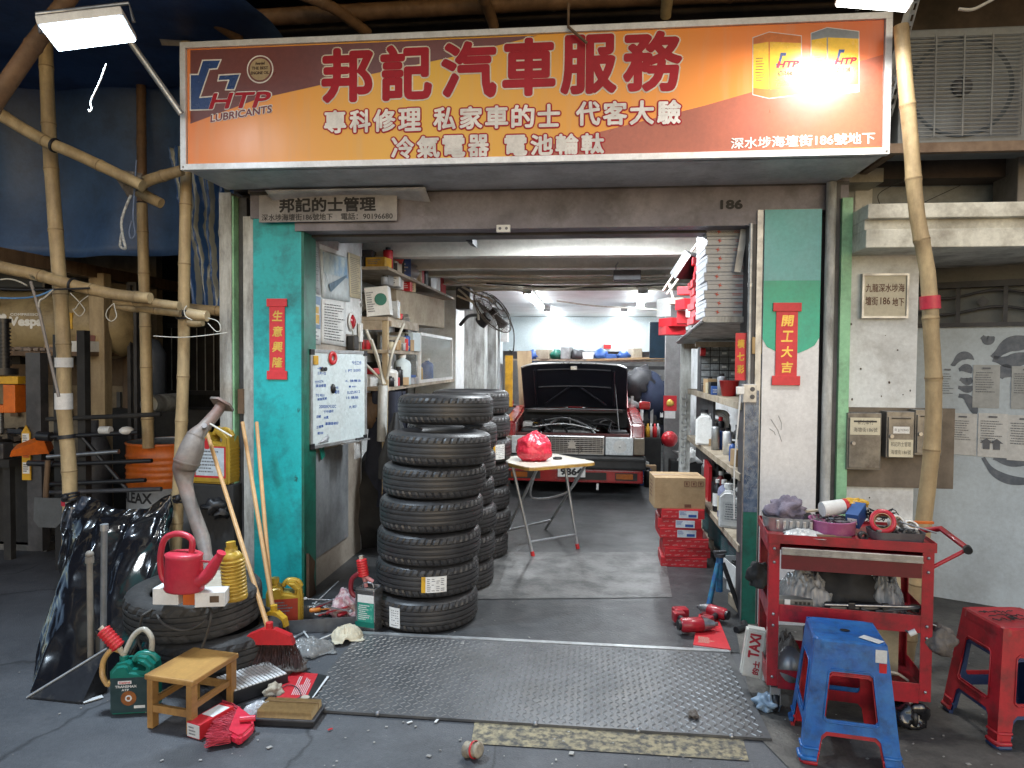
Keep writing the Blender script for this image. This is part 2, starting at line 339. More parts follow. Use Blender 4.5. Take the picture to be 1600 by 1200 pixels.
# ================================================================== facade
# left jamb
lj = thing('left_door_jamb', 'flaking white timber post and dark channel left of the teal board', 'door jamb', (-2.26, 4.4, 0))
obj('post', G().box(-.115, -.035, -.04, .10, 0, 2.62), oldwhite, lj)
obj('post_edge', G().box(-.034, -.022, -.03, .08, 0, 2.6), green_lt, lj)
obj('channel', G().box(-.02, .035, .03, .12, 0, 2.6), darkpaint, lj)
obj('post', G().box(.036, .105, -.02, .10, 0, 2.47), oldwhite, lj)
obj('latch_bracket', G().box(.0, .04, -.03, .03, 1.20, 1.36), brownw, lj)
# teal board with couplet
tb = thing('teal_board', 'teal painted door board with a red couplet strip on its left side of the entrance', 'painted board', (-1.985, 4.36, 0))
obj('board', G().box(-.163, .158, 0, .03, .0, 2.47, .003), teal, tb)
obj('board_edge', G().box(.1585, .175, .002, .2, .0, 2.40), green_dk, tb)
sh = G().add([(-.158,-.001,1.15)], [])
# stains on the teal board : flat blobs of grease
g = G()
for (u, v, r) in ((466,640,.016),(462,748,.022)):
    q = PY(u, v, 4.358); 
    pts = [(q.x-(-1.985)+r*.6*(1+.5*N3(math.cos(a), math.sin(a), r*99))*math.cos(a), -.0015, q.z+r*(1+.6*N3(math.cos(a), math.sin(a), r*77, 2))*math.sin(a)) for a in [i*math.pi/6 for i in range(12)]]
    pts = [(min(.155, max(-.16, x)), y, z) for x, y, z in pts]
    g.add(pts, [tuple(range(12))])
obj('grease_stain', g, mat('grease_stain_paint', (.012,.12,.12), .6, col2=(.012,.30,.31), scale=60, mixlo=.45, mixhi=.55), tb)
def couplet(name, label, cx, y, z0, z1, w, chars, fancy):
    c = thing(name, label, 'couplet banner', (cx, y, z0))
    H = z1-z0; m = mat('couplet_red_paper', (.62,.035,.045), .5, col2=(.52,.03,.04), scale=6)
    obj('strip', G().box(-w*.38, w*.38, -.003, 0, .03, H-.03), m, c)
    obj('roller', G().box(-w/2, w/2, -.008, 0, H-.05, H, .002), m, c)
    obj('roller', G().box(-w/2, w/2, -.008, 0, 0, .055, .002), m, c)
    n = len(chars); st = (H-.12)/n; s = min(w*.5, st*.72); zz = H-.06-st*.5
    for i, ch in enumerate(chars):
        lettering(ch, FR(-s/2, -.0035, zz-s*.5-i*st), s, s, gold, c, bold=.002, shear=.12, name='character')
    return c
couplet('couplet_banner', 'red couplet strip with four gold characters glued to the teal board', -1.985, 4.355, 1.425, 1.94, .135, '生意興隆', 1)
# opening lintel
lt = thing('lintel', 'dull purple grey shutter box spanning above the garage opening', 'lintel', (-.5, 4.38, 2.45))
obj('cover', G().box(-1.66, 1.99, -.03, .28, .0, .18), lintelm, lt)
obj('rail', G().box(-1.36, 1.50, -.04, .10, -.085, -.002), lintelm, lt)
obj('rail', G().box(-1.36, 1.44, .11, .26, -.10, -.003), darkpaint, lt)
obj('cover_flange', G().box(-1.66, 1.99, -.037, -.031, .145, .165), darkpaint, lt)
q = PY(787,358,4.34)
obj('twin_socket', G().cbox(q.x+.5, -.05, q.z-2.45, .085, .03, .045, .004), white, lt)
obj('socket_hole', G().cyl((q.x+.48,-.067,q.z-2.45),(q.x+.48,-.063,q.z-2.45),.009).cyl((q.x+.52,-.067,q.z-2.45),(q.x+.52,-.063,q.z-2.45),.009), inkgrey, lt)
q = PY(1140,327,4.348)
lettering('186', FR(q.x-.055+.5, -.0345, .012), .13, .056, ink, lt, bold=.004, name='house_number')
q = [PY(598,343,4.33), PY(603,385,4.33)]
# blade sign under fascia (taxi management)
x0 = PY(404,305,4.30).x; x1 = PY(620,305,4.30).x; z0 = PY(500,346,4.30).z; z1 = PY(500,303,4.30).z
sp = thing('taxi_office_sign', 'long grey sign plate with black characters above the teal board', 'sign', (x0, 4.31, z0))
W = x1-x0; Hh = z1-z0
obj('plate', G().box(0, W, -.006, .0, 0, Hh, .002), mat('grey_sign_plate', (.36,.35,.36), .5, col2=(.26,.25,.26), scale=5, dirt=(.1,.09,.09), dscale=9, damt=.5), sp)
lettering('邦記的士管理', FR(W*.15, -.0065, Hh*.34), W*.70, Hh*.54, ink, sp, bold=.0032)
lettering('深水埗海壇街186號地下', FR(W*.02, -.0065, Hh*.05), W*.52, Hh*.25, ink, sp, bold=.0006)
lettering('電話：90196680', FR(W*.60, -.0065, Hh*.05), W*.37, Hh*.25, ink, sp, bold=.0006)
# right jamb
rj = thing('right_door_jamb', 'grey steel shutter channel right of the garage opening', 'door jamb', (.96, 4.33, 0))
obj('channel', G().box(-.03, .01, 0, .22, 0, 2.37), darkpaint, rj)
obj('channel', G().box(.012, .045, -.01, .05, 0, 2.45), galv, rj)
rb = thing('entrance_board', 'green and white painted board right of the entrance carrying a red couplet', 'painted board', (1.175, 4.31, 0))
obj('board', G().box(-.165, .155, 0, .03, 0, 2.45, .003), mat('white_board_paint', (.68,.69,.70), .42, col2=(.6,.61,.63), scale=1.5, dirt=(.3,.28,.26), dscale=3, damt=.25), rb)
zc = PY(1235,535,4.31).z
edge = []
pr = [(-.165,.10),(-.14,.04),(-.11,.02),(-.075,0),(-.04,.0),(.04,.0),(.09,.02),(.13,.05),(.155,.11)]
poly = [(-.165,2.448),(-.165,zc+.02)]+[(x, zc-.06+z*.9+.012*N3(x,5,3,40)) for x, z in pr[1:-1]]+[(.155,zc+.03),(.155,2.448)]
poly = poly[::-1]
zt = zc+.30
def grn(z0, z1): pass
obj('green_paint', G().prism(poly, -.0022, -.0008, 'Y'), mat('bright_green_paint', (.012,.40,.25), .36, col2=(.015,.36,.26), scale=1.5, dirt=(.03,.22,.17), dscale=5, damt=.4), rb)
obj('teal_paint', G().box(-.164, .154, -.0036, -.0026, zc+.36, 2.447), mat('pale_teal_paint', (.13,.42,.45), .36, col2=(.09,.40,.40), scale=1.5), rb)
couplet('couplet_banner', 'red couplet strip with four gold characters glued to the green and white board', PY(1229,540,4.3).x, 4.303, PY(1229,602,4.3).z, PY(1229,473,4.3).z, .16, '開工大吉', 1)
g = G()
for (u,v,u2,v2) in ((1205,655,1222,690),(1217,650,1221,672),(1203,670,1212,680)):
    q = PY(u,v,4.30); q2 = PY(u2,v2,4.30); g.tube([(q.x-1.175,-.001,q.z),((q.x+q2.x)/2-1.175+.01,-.001,(q.z+q2.z)/2),(q2.x-1.175,-.001,q2.z)], .0016, 5)
obj('scuff_mark', g, mat('scuff', (.3,.3,.3), .8), rb)
struct('entrance_backing', G().box(1.01, 1.50, 4.42, 4.44, 0, 2.62), darkpaint)
rp = thing('entrance_post', 'white pipe and pale green strip at the right edge of the entrance', 'door post', (1.41, 4.33, 0))
obj('pipe', G().cyl((-.03,-.02,0),(-.03,-.02,2.6),.028,n=14), oldwhite, rp)
obj('channel', G().box(-.005, .03, 0, .1, 0, 2.6), darkpaint, rp)
obj('strip', G().box(.032, .09, -.025, .06, 0, 2.51), green_lt, rp)

# ---- main sign box
X0, X1, YS, Z0, Z1 = -2.29, 1.49, 3.80, 2.61, 3.315
W, Hh = X1-X0, Z1-Z0
S = thing('shop_sign', 'big orange shop signboard with red characters over the garage', 'signboard', (X0, YS, Z0))
fm = bpy.data.materials.new('sign_face_print'); fm.use_nodes = True; MATS['sign_face'] = fm
n = fm.node_tree.nodes; L = fm.node_tree.links; b = n['Principled BSDF']
b.inputs['Roughness'].default_value = .22; b.inputs['Specular IOR Level'].default_value = .6
tc = n.new('ShaderNodeTexCoord'); gr = n.new('ShaderNodeSeparateXYZ'); L.new(tc.outputs['Object'], gr.inputs[0])
mr = n.new('ShaderNodeMapRange'); mr.inputs[1].default_value = 0; mr.inputs[2].default_value = W; L.new(gr.outputs[0], mr.inputs[0])
cr = n.new('ShaderNodeValToRGB'); L.new(mr.outputs[0], cr.inputs[0])
e = cr.color_ramp.elements; e[0].position = 0; e[0].color = (.72,.20,.05,1); e[1].position = 1; e[1].color = (.62,.12,.03,1)
for ps, c in ((.18,(.78,.34,.05,1)),(.38,(.74,.42,.02,1)),(.6,(.76,.32,.018,1)),(.8,(.78,.21,.02,1))):
    x = cr.color_ramp.elements.new(ps); x.color = c
ns = n.new('ShaderNodeTexNoise'); ns.inputs['Scale'].default_value = 3; ns.inputs['Detail'].default_value = 8
mp = n.new('ShaderNodeMapping'); mp.inputs['Scale'].default_value = (6,1,.7); L.new(tc.outputs['Object'], mp.inputs[0]); L.new(mp.outputs[0], ns.inputs['Vector'])
r2 = n.new('ShaderNodeMapRange'); r2.inputs[1].default_value = .5; r2.inputs[2].default_value = .8; r2.inputs[4].default_value = .2; L.new(ns.outputs[0], r2.inputs[0])
mx = n.new('ShaderNodeMix'); mx.data_type = 'RGBA'; mx.inputs[7].default_value = (.45,.38,.3,1); L.new(r2.outputs[0], mx.inputs[0]); L.new(cr.outputs[0], mx.inputs[6]); L.new(mx.outputs[2], b.inputs['Base Color'])
r3 = n.new('ShaderNodeMapRange'); r3.inputs[3].default_value = .26; r3.inputs[4].default_value = .44; L.new(ns.outputs[0], r3.inputs[0]); L.new(r3.outputs[0], b.inputs['Roughness'])
obj('face_panel', G().box(.035, W-.035, .004, .02, .03, Hh-.03), fm, S)
fr = .032
obj('frame_bar', G().box(0, W, -.012, .03, 0, fr), alu, S)
obj('frame_bar', G().box(0, W, -.012, .03, Hh-fr, Hh), alu, S)
obj('frame_bar', G().box(0, fr, -.012, .03, fr+.001, Hh-fr-.001), alu, S)
obj('frame_bar', G().box(W-fr, W, -.012, .03, fr+.001, Hh-fr-.001), alu, S)
obj('sign_side', G().box(.004, W-.004, .031, .5, .012, Hh-.01), fasciam, S)
# sloping soffit seams and bent flashing
g = G()
g.add([(.25,.03,-.003),(W-.02,.03,-.003),(W-.10,.58,-.006),(.33,.58,-.006)], [(0,1,2,3)])
obj('soffit_sheet', g, fasciam, S)
g = G()
g.grid(lambda u, v: (.30+u*1.0, .40+.2*v, -.02-.075*(v)*(1-.9*(u*.0))+.05*math.sin(u*3.1)*v), 16, 4)
obj('bent_flashing', g, fasciam, S, solid=.002)
# printed shapes on the face : wedges, logos
purp = mat('sign_brown_print', (.38,.085,.04), .3, col2=(.32,.075,.04), scale=3, spec=.6)
wedge = mat('sign_maroon_print', (.17,.055,.05), .3, col2=(.14,.05,.05), scale=3, spec=.6)
def sx(px, py): q = PY(px, py, YS); return (q.x-X0, q.z-Z0)
def spoly(pts, t=.0005): 
    P2 = [sx(*p) for p in pts]; return G().prism(P2, .0036-t, .0038-t+.0, 'Y')
def face(pts, t): return G().add([(x, .004-t, z) for x, z in [sx(*p) for p in pts]], [tuple(range(len(pts)))])
obj('wedge_print', face([(297,78),(840,55),(700,90),(520,128),(400,155),(297,193)][::-1], .0006), wedge, S)
obj('wedge_print', face([(770,251),(900,215),(1100,165),(1380,85),(1380,228)][::-1], .0006), purp, S)
cream = mat('cream_print', (.72,.66,.55), .3, spec=.6); sred = mat('crimson_print', (.36,.006,.018), .45, col2=(.31,.005,.015), scale=3, spec=.3)
whp = mat('white_print', (.75,.73,.70), .3, spec=.6)
big = '邦記汽車服務'
bx = [(500,585),(592,677),(687,778),(783,870),(874,966),(972,1068)]
for ch, (a, c) in zip(big, bx):
    yt = 80-(a-500)*.056; yb = 157-(a-500)*.036
    xa, zt_ = sx(a, yt-6); xb, zb = sx(c, yb+4)
    M0 = FR(xa, .0030, zb)
    obj('character_outline', text_g(G(), ch, M0, xb-xa, zt_-zb, .0185, n=12), cream, S)
    ins = .007
    obj('character', text_g(G(), ch, FR(xa+ins, .0010, zb+ins), xb-xa-2*ins, zt_-zb-2*ins, .0115, n=12, step=.0001), sred, S)
def row(chars, spans, yt0, yb0, sl):
    for ch, (a, c) in zip(chars, spans):
        xa, zt_ = sx(a, yt0+sl*(a-500)); xb, zb = sx(c, yb0+sl*(a-500))
        obj('character_outline', text_g(G(), ch, FR(xa-.008, .0030, zb-.008), xb-xa+.016, zt_-zb+.016, .0125, n=12), sred, S)
        obj('character', text_g(G(), ch, FR(xa, .0010, zb), xb-xa, zt_-zb, .0042, step=.0001), whp, S)
row('專科修理', [(506,541),(546,579),(583,618),(622,658)], 173, 208, -.030)
row('私家車的士', [(677,712),(718,754),(758,794),(799,835),(840,875)], 173, 208, -.030)
row('代客大驗', [(900,938),(942,980),(984,1022),(1027,1064)], 166, 203, -.03+.012)
row('冷氣電器', [(611,647),(651,687),(691,727),(731,764)], 216, 250, -.024)
row('電池輪軚', [(788,824),(829,864),(868,904),(908,944)], 218, 250, -.024)
xa, zb = sx(1142,233); xb, zt_ = sx(1368,206)
M0 = FR(xa, .002, zb); M0 = M0 @ Matrix.Rotation(RAD(.9), 4, 'Z')
obj('address_lettering', text_g(G(), '深水埗海壇街186號地下', M0, xb-xa, zt_-zb-.01, .0012), whp, S)
# left logo: stepped blue bolt shapes, red HTP, LUBRICANTS, round seal
navy = mat('navy_print', (.03,.07,.22), .25, spec=.6)
def outl(pts, name, m, grow=.007, t=.0012):
    P2 = [sx(*p) for p in pts]; cx = sum(p[0] for p in P2)/len(P2); cz = sum(p[1] for p in P2)/len(P2)
    # outline as thin bands following the edges
    g = G(); k = len(P2)
    for i in range(k):
        a = Vector(P2[i]); c = Vector(P2[(i+1) % k]); d = (c-a).normalized()*grow*.5; nn = Vector((-d.y, d.x))
        a2 = a-d; c2 = c+d
        g.add([(v.x, .004-t-.0002-.00005*i, v.y) for v in (a2-nn, c2-nn, c2+nn, a2+nn)], [(0,1,2,3)])
    obj(name+'_outline', g, whp, S); obj(name, G().add([(x, .004-t, z) for x, z in P2], [tuple(range(k))[::-1]]), m, S)
outl([(297,116),(309,116),(316,94),(345,93),(339,107),(327,108),(312,152),(334,150),(331,171),(297,172)], 'logo_bolt', navy)
outl([(342,117),(375,115),(366,140),(352,140),(357,125),(340,126)], 'logo_bolt', navy)
xa, zb = sx(330,172); xb, zt_ = sx(424,141)
M0 = FR(xa-.02, .0020, zb)
obj('logo_lettering_outline', text_g(G(), 'HTP', M0, xb-xa+.0, zt_-zb, .007, shear=.35), whp, S)
obj('logo_lettering', text_g(G(), 'HTP', FR(xa-.016, .0006, zb+.005), xb-xa-.008, zt_-zb-.010, .0035, shear=.35), sred, S)
xa, zb = sx(328,192); xb, zt_ = sx(426,171)
M0 = FR(xa, .0024, zb) @ Matrix.Rotation(RAD(7), 4, 'Z')
obj('logo_lettering_outline', text_g(G(), 'LUBRICANTS', M0, xb-xa, zt_-zb-.014, .0055, shear=.2), whp, S)
obj('logo_lettering', text_g(G(), 'LUBRICANTS', Matrix.Translation((.002,-.0014,.003)) @ M0, xb-xa-.006, zt_-zb-.022, .0013, shear=.2), mat('maroon_ink', (.18,.02,.03), .4), S)
cx, cz = sx(406,108)
def disc(cx, cz, r, y, n=32): return G().add([(cx+r*math.cos(i*2*math.pi/n), y, cz+r*math.sin(i*2*math.pi/n)) for i in range(n)], [tuple(range(n))])
obj('seal_ring', disc(cx, cz, .077, .0026), whp, S); obj('seal_ring', disc(cx, cz, .070, .0022), wedge, S); obj('seal_ring', disc(cx, cz, .060, .0018), mat('tan_print', (.40,.31,.18), .3), S)
for i, (s_, ww) in enumerate((('Awarded', .055), ('THE BEST', .095), ('ENGINE OIL', .105))):
    obj('seal_lettering', text_g(G(), s_, FR(cx-ww/2, .0012, cz+.024-i*.026), ww, .017, .0008), mat('brown_ink', (.06,.03,.02), .5), S)
# two printed oil cartons on the right end
for k, (a, c, yt, yb) in enumerate(((1176,1253,52,148),(1267,1343,45,143))):
    yel = mat('yellow_print', (.80,.48,.02), .25, col2=(.75,.42,.02), scale=3, spec=.6)
    rim = mat('orange_print', (.62,.16,.02), .3) if k == 0 else mat('steel_print', (.25,.27,.28), .3)
    m_ = a+26
    for (p4, tt, mm, nm) in (([(a,yt+6),(m_,yt-3),(c,yt+3),(c,yb),(m_,yb+6),(a,yb)], .0010, whp, 'carton_outline'),
                         ([(a+1,yt+7),(m_,yt-2),(c-1,yt+4),(c-1,yb-1),(m_,yb+5),(a+1,yb-1)], .0013, rim, 'carton_rim'),
                         ([(a+1,yt+17),(m_-1,yt+13),(m_-1,yb-9),(a+1,yb-11)], .0016, yel, 'carton_side'),
                         ([(m_+1,yt+13),(c-1,yt+15),(c-1,yb-12),(m_+1,yb-9)], .0016, yel, 'carton_front')):
        obj(nm, face(p4[::-1], tt), mm, S)
    xa, zb = sx(m_+11, yb-42); xb, zt_ = sx(c-6, yb-54)
    obj('carton_logo', text_g(G(), 'HTP', FR(xa, .0018, zb), xb-xa, zt_-zb, .0025, shear=.3), sred, S)
    g = G()
    for (pp) in ([(m_+11,yb-49),(m_+14,yb-49),(m_+18,yb-66),(m_+27,yb-66),(m_+26,yb-61),(m_+21,yb-61),(m_+16,yb-42),(m_+11,yb-42)],):
        P2 = [sx(*p) for p in pp]; g.add([(x, .0021, z) for x, z in P2], [tuple(range(len(P2)))[::-1]])
    obj('carton_logo_bolt', g, navy, S)
    g = G(); xa, zb = sx(m_+10, yb-14); xb, zt_ = sx(c-10, yb-26); lines_g(g, FR(xa, .0018, zb), xb-xa, zt_-zb, 4); obj('carton_small_print', g, mat('brown_ink', (.06,.03,.02), .5), S); g = G()
    xa, zb = sx(a+4, yb-20); xb, zt_ = sx(m_-4, yb-60); lines_g(g, FR(xa, .0018, zb), xb-xa, zt_-zb, 9, thick=.3)
    obj('carton_small_print', g, mat('brown_ink', (.06,.03,.02), .5), S)
    xa, zb = sx(m_+14, yb-30); xb, zt_ = sx(c-14, yb-38); obj('carton_code', text_g(G(), 'C-168' if k == 0 else 'C-108', FR(xa, .0018, zb), xb-xa, zt_-zb, .001), ink, S)
# screws in the frame corners
g = G()
for x in (.016, W-.016): g.ball((x, -.013, .016), .006, 8)
obj('screw', g, steel, S)
# hook stay over the lettering
q0 = PY(888,42,3.76); q1 = PY(917,66,3.75)
solo('hook_rod', G().tube([(0,0,.12),(0,.0,0),(q1.x-q0.x,0,q1.z-q0.z)], .008, 6), brownw, 'short rusty rod poking down in front of the fifth red character', 'rod', q0)

# ---- lamps
def floodlight(loc, rz, tiltx, tilty, lab, power, col, w=.30, d=.22, E_=30):
    t = thing('floodlight', lab, 'lamp', loc, rz, rx=tiltx, ry=tilty)
    obj('housing', G().box(-w/2-.01, w/2+.01, -d/2-.01, d/2+.01, .004, .045, .008), white, t)
    obj('bracket', G().tube([(-w/2-.03,0,.03),(-w/2-.03,0,.12),(w/2+.03,0,.12),(w/2+.03,0,.03)], .009, 6), steel, t)
    obj('lens', G().box(-w/2, w/2, -d/2, d/2, -.003, .003), mat('lit_lens_'+lab[:4], col, .5, emit=E_), t)
    l = area('floodlight_beam', (0,0,-.02), (0,0,0), w, d, power, col); l.parent = t; l.data.specular_factor = .1 if E_ == 14 else .5; l.data.spread = RAD(105 if E_ == 14 else 155)
    return t
lp = PY(140, 53, 3.03)
floodlight(lp, 20, -6, -14, 'cool white floodlight under the canopy at the upper left', 24, (.70,.85,1.0), .33, .20, 14)
lp2 = PY(1366, 1, 3.42)
floodlight(lp2, -10, 4, 12, 'warm white floodlight above the right end of the signboard', 15, (.97,.96,.92), .30, .18, 11)
# ================================================================== garage shell
struct('garage_left_wall', G().box(-2.22, -2.12, 5.5, 14.2, 0, 2.75), whitewall)
struct('garage_left_wall', G().box(-2.13, -1.84, 4.40, 4.44, 0, 2.6), brownw)
woodwall = mat('stained_partition_board', (.36,.32,.27), .6, col2=(.27,.23,.19), scale=3, dirt=(.07,.055,.045), dscale=2.6, damt=.8, bump=.1, bscale=20)
struct('partition_wall', G().box(-1.875, -1.84, 4.45, 5.58, 0, 1.75), woodwall)
struct('partition_wall', G().box(-1.876, -1.841, 4.45, 5.58, 1.752, 2.6), whitewall)
struct('partition_wall', G().box(-2.13, -1.84, 5.585, 5.61, 0, 2.6), whitewall)
struct("garage_right_wall", G().box(1.62, 1.72, 4.615, 14.2, 0, 2.75), whitewall)
struct('garage_back_wall', G().box(-2.2, 2.2, 14.0, 14.1, 0, 2.6), mat('grey_back_wall', (.24,.24,.235), .7, col2=(.16,.16,.16), scale=1.5, dirt=(.07,.07,.07), dscale=2, damt=.6))
struct('ceiling', G().box(-2.2, 1.7, 4.4, 8.72, 2.62, 2.7), beigeceil)
struct('ceiling', G().box(-2.2, 1.7, 8.72, 14.1, 2.43, 2.5), whitepanel)
struct('ceiling_edge', G().box(-2.2, 1.7, 8.69, 8.715, 2.42, 2.62), beigeceil)
bp = thing('back_wall_panel', 'long pale blue white panel high across the rear wall of the garage', 'wall panel', (0, 13.7, 1.76))
for k in range(3):
    obj('panel', G().box(-1.75+k*1.15, -.604+k*1.15, 0, .04, 0, .66), mat('pale_blue_panel', (.55,.63,.66), .5, col2=(.48,.57,.61), scale=1), bp)
bm_ = mat('beam_white_paint', (.66,.65,.60), .42, col2=(.5,.49,.44), scale=2, stretch=(.3,1,1), dirt=(.25,.22,.17), dscale=4, damt=.5)
for k, (y, lab) in enumerate(((5.85, 'nearest painted roof beam behind the shutter box'), (6.55, 'second painted roof beam from the entrance'), (7.2, 'third painted roof beam from the entrance'), (7.95, 'fourth roof beam, just before the flat white ceiling'))):
    z = 2.41 if k != 1 else 2.40
    solo('roof_beam', G().box(-2.1, 1.61, -.04, .04, 0, .12).box(-2.1, 1.61, -.07, .07, -.012, 0).box(-2.1, 1.61, -.07, .07, .1205, .132), bm_, lab, 'beam', (0, y, z+.015), group='painted roof beams')
# broken lighting trough near the lintel
q = PY(640,366,4.9)
solo('roof_trough', G().box(-.75, .40, 0, .22, 0, .012).box(-.75,.40,-.012,0,-.002,.06).prism([(.401,-.03),(.45,-.05),(.44,.05),(.401,.04)], -.01, .2, 'Y'), darkpaint, 'dark metal trough end hanging under the lintel over the left shelves', 'trough', (q.x, 4.9, q.z-.02))
# tube lights
tube_e = mat('lit_tube', (.93,.97,1.0), .5, emit=20)
def tubelight(p0, p1, lab, power):
    c = (p0+p1)/2; d = p1-p0; L_ = math.hypot(d.x, d.y); a = math.degrees(math.atan2(d.y, d.x))
    t = thing('tube_light', lab, 'ceiling lamp', c, a, 'twin tube lamps under the ceiling')
    obj('batten', G().box(-L_/2-.02, L_/2+.02, -.05, .05, .03, .075, .006), white, t)
    for s in (-1, 1):
        obj('tube', G().cyl((-L_/2, s*.035, .005), (L_/2, s*.035, .005), .014, n=10), tube_e, t)
    for s in (-1, 1): obj('end_cap', G().box(s*L_/2-.012, s*L_/2+.012, -.055, .055, -.012, .03), galv, t)
    l = area('tube_beam', (0, 0, -.02), (0, 0, 0), L_, .1, power, (.90,.96,1.0)); l.parent = t; return t
Z_ = 2.36
tubelight(PZ(824,458,Z_), PZ(845,481,Z_) + Vector((0,0,0)), 'left twin tube lamp of the nearer pair on the white ceiling', 17)
tubelight(PZ(855,486,Z_), PZ(868,500,Z_), 'left twin tube lamp of the farther pair', 13)
tubelight(PZ(1005,457,Z_), PZ(1000,480,Z_), 'right twin tube lamp of the nearer pair on the white ceiling', 17)
tubelight(PZ(975,486,Z_), PZ(973,500,Z_), 'right twin tube lamp of the farther pair', 13)
tubelight(Vector((-.55,5.22,2.53)), Vector((.65,5.22,2.53)), 'twin tube lamp just inside the entrance above the shutter box', 50)
# cables under the beams
def cable(pts, r, m, lab, name='cable', n=6, res=5, group=None):
    out = []
    P = [Vector(p) for p in pts]
    for i in range(len(P)-1):
        p0 = P[max(0, i-1)]; p1 = P[i]; p2 = P[i+1]; p3 = P[min(len(P)-1, i+2)]
        for k in range(res):
            t = k/res; out.append(.5*((2*p1)+(p2-p0)*t+(2*p0-5*p1+4*p2-p3)*t*t+(3*p1-p0-3*p2+p3)*t**3))
    out.append(P[-1]); b = P[0]
    return solo(name, G().tube([p-b for p in out], r, n), m, lab, 'cable', b, group=group)
def spl(pts, res=5):
    out = []; P = [Vector(p) for p in pts]
    for i in range(len(P)-1):
        p0 = P[max(0, i-1)]; p1 = P[i]; p2 = P[i+1]; p3 = P[min(len(P)-1, i+2)]
        for k in range(res):
            t = k/res; out.append(.5*((2*p1)+(p2-p0)*t+(2*p0-5*p1+4*p2-p3)*t*t+(3*p1-p0-3*p2+p3)*t**3))
    out.append(P[-1]); return out
cabs = [((720,428),(800,432),(900,434),(1040,430)),((715,437),(850,440),(960,438),(1045,434)),((730,446),(860,452),(960,440),(1040,428)),((716,440),(770,448),(822,456)),((760,443),(900,449),(1040,445)),((740,455),(840,450),(960,446),(1050,452))]
for k, c in enumerate(cabs):
    cable([PY(u, v, 6.5+.12*k) for u, v in c], .012 if k < 2 else .008, wirem if k != 4 else wirebk, ['upper left cable, nearest the beams','second cable under the beams, sagging a little','cable ending at the black roof speaker','short white cable reaching the left tube lamp','black cable in the bundle under the beams','lowest cable of the bundle, over the white ceiling edge'][k], group='cables strung under the roof beams')
cabs = [((1036,455),(1060,420),(1090,380),(1104,352)),((1042,460),(1068,425),(1098,385),(1110,356)),((1050,452),(1046,445),(1053,470)),]
for k, c in enumerate(cabs):
    cable([PY(u, v, 5.3+.1*k) for u, v in c], .010, wirem, ['left cable rising to the lintel above the silver boxes','right cable rising to the lintel above the silver boxes','short kinked cable hanging where the rising cables start'][k], group='cables rising to the lintel at right')
cable([PY(870,470,10),PY(930,478,10),PY(1000,482,10),PY(1045,486,10)], .012, wirem, 'thin cable drooping across the white rear ceiling')
q = PY(980,431,6.4)
t = thing('roof_speaker', 'small black box speaker hanging under the roof beams', 'speaker', q, -3)
obj('cabinet', G().cbox(0,0,0,.24,.12,.09,.008), darkpaint, t); obj('bracket', G().tube([(-.10,0,.045),(-.10,0,.09),(-.08,0,.12)], .008, 6), steel, t)

# ---- left rear wall : white battens and boards beyond the shelves
for k, (u, w_, m) in enumerate(((712, .26, whitewall),(757,.14,oldwhite),(775,.10,oldwhite),(781,.2,whitepanel))):
    q = PX(u, 560, -1.60)
    solo('wall_batten', G().box(-.5, .0, 0, w_*2.2, 0, 2.41 if k else 2.40), m, ('broad white pillar behind the wall fan', 'flaking white batten right of the broad pillar','narrow white batten deep along the left wall','white board near the rear end of the left wall')[k], 'wall batten', (-1.60, q.y, 0))
q0 = PX(793,560,-1.52)
solo('wall_cable_box', G().cbox(0,0,0,.12,.2,.4,.01), white, 'white cable box with trailing leads near the rear left corner', 'cable box', (-1.50, 12.6, 2.1))
cable([PY(797,500,12.5),PY(803,520,12.5),PY(802,548,12.5),PY(796,547,12.5)], .012, wirebk, 'black lead looping below the cable box at rear left')
for k,(a_, b_) in enumerate((((719,470),(738,600)),((726,468),(735,520)))):
    pass
g0 = [((716,452),(728,462),(744,480),(748,500)),((722,448),(745,460),(762,466),(770,472)),((714,462),(735,470),(752,470)),((560,395),(600,400),(640,410),(716,440))]
for k, c in enumerate(g0):
    cable([PY(u, v, 7.6) for u, v in c], .013, wirem, ['white cable curling behind the wall fan','upper white cable above the fan motor','lower white cable by the fan motor','long white cable over the top left shelf'][k], group='cables at the top of the left wall')
# leaning timber boards at the rear left
q = PY(818,600,9.6)
solo('plywood_sheet', G().at(0,0,0,ry=-3).box(-.09, .11, 0, .015, -.9, .45), palew, 'pale timber board standing upright left of the raised bonnet', 'board', (q.x, 9.8, 1.25))
solo('yellow_level', G().box(-.05,.05,0,.03,-.3,.38), yellow, 'yellow board leaning beside the rear left wall', 'board', PY(795,600,9.4))

# ================================================================== alley and neighbouring workshop at left
dk = mat('sooty_wall', (.035,.035,.038), .8, col2=(.018,.018,.02), scale=3, dirt=(.08,.07,.06), dscale=4, damt=.4)
brn = mat('brown_board_wall', (.15,.105,.07), .7, col2=(.09,.06,.04), scale=3, dirt=(.03,.025,.02), dscale=3, damt=.6)
bge = mat('beige_board_wall', (.26,.215,.15), .7, col2=(.19,.15,.1), scale=3, dirt=(.07,.05,.035), dscale=3, damt=.7)
struct('neighbour_back_wall', G().box(-9, -4.25, 6.6, 6.7, 0, 2.6), bge)
struct('neighbour_back_wall_upper', G().box(-9, -4.25, 6.57, 6.597, 1.28, 1.62), brn)
struct('alley_back_wall', G().box(-6.5, -2.0, 7.6, 7.7, 0, 3.0), dk)
struct('alley_side_wall', G().box(-2.36, -2.24, 4.52, 7.6, 0, 3.0), dk)
struct('neighbour_ceiling', G().box(-9, -2.3, 5.25, 7.7, 2.62, 2.7), dk)
struct('neighbour_step', G().box(-9, -4.3, 5.2, 6.6, .002, .07), conc_lt)
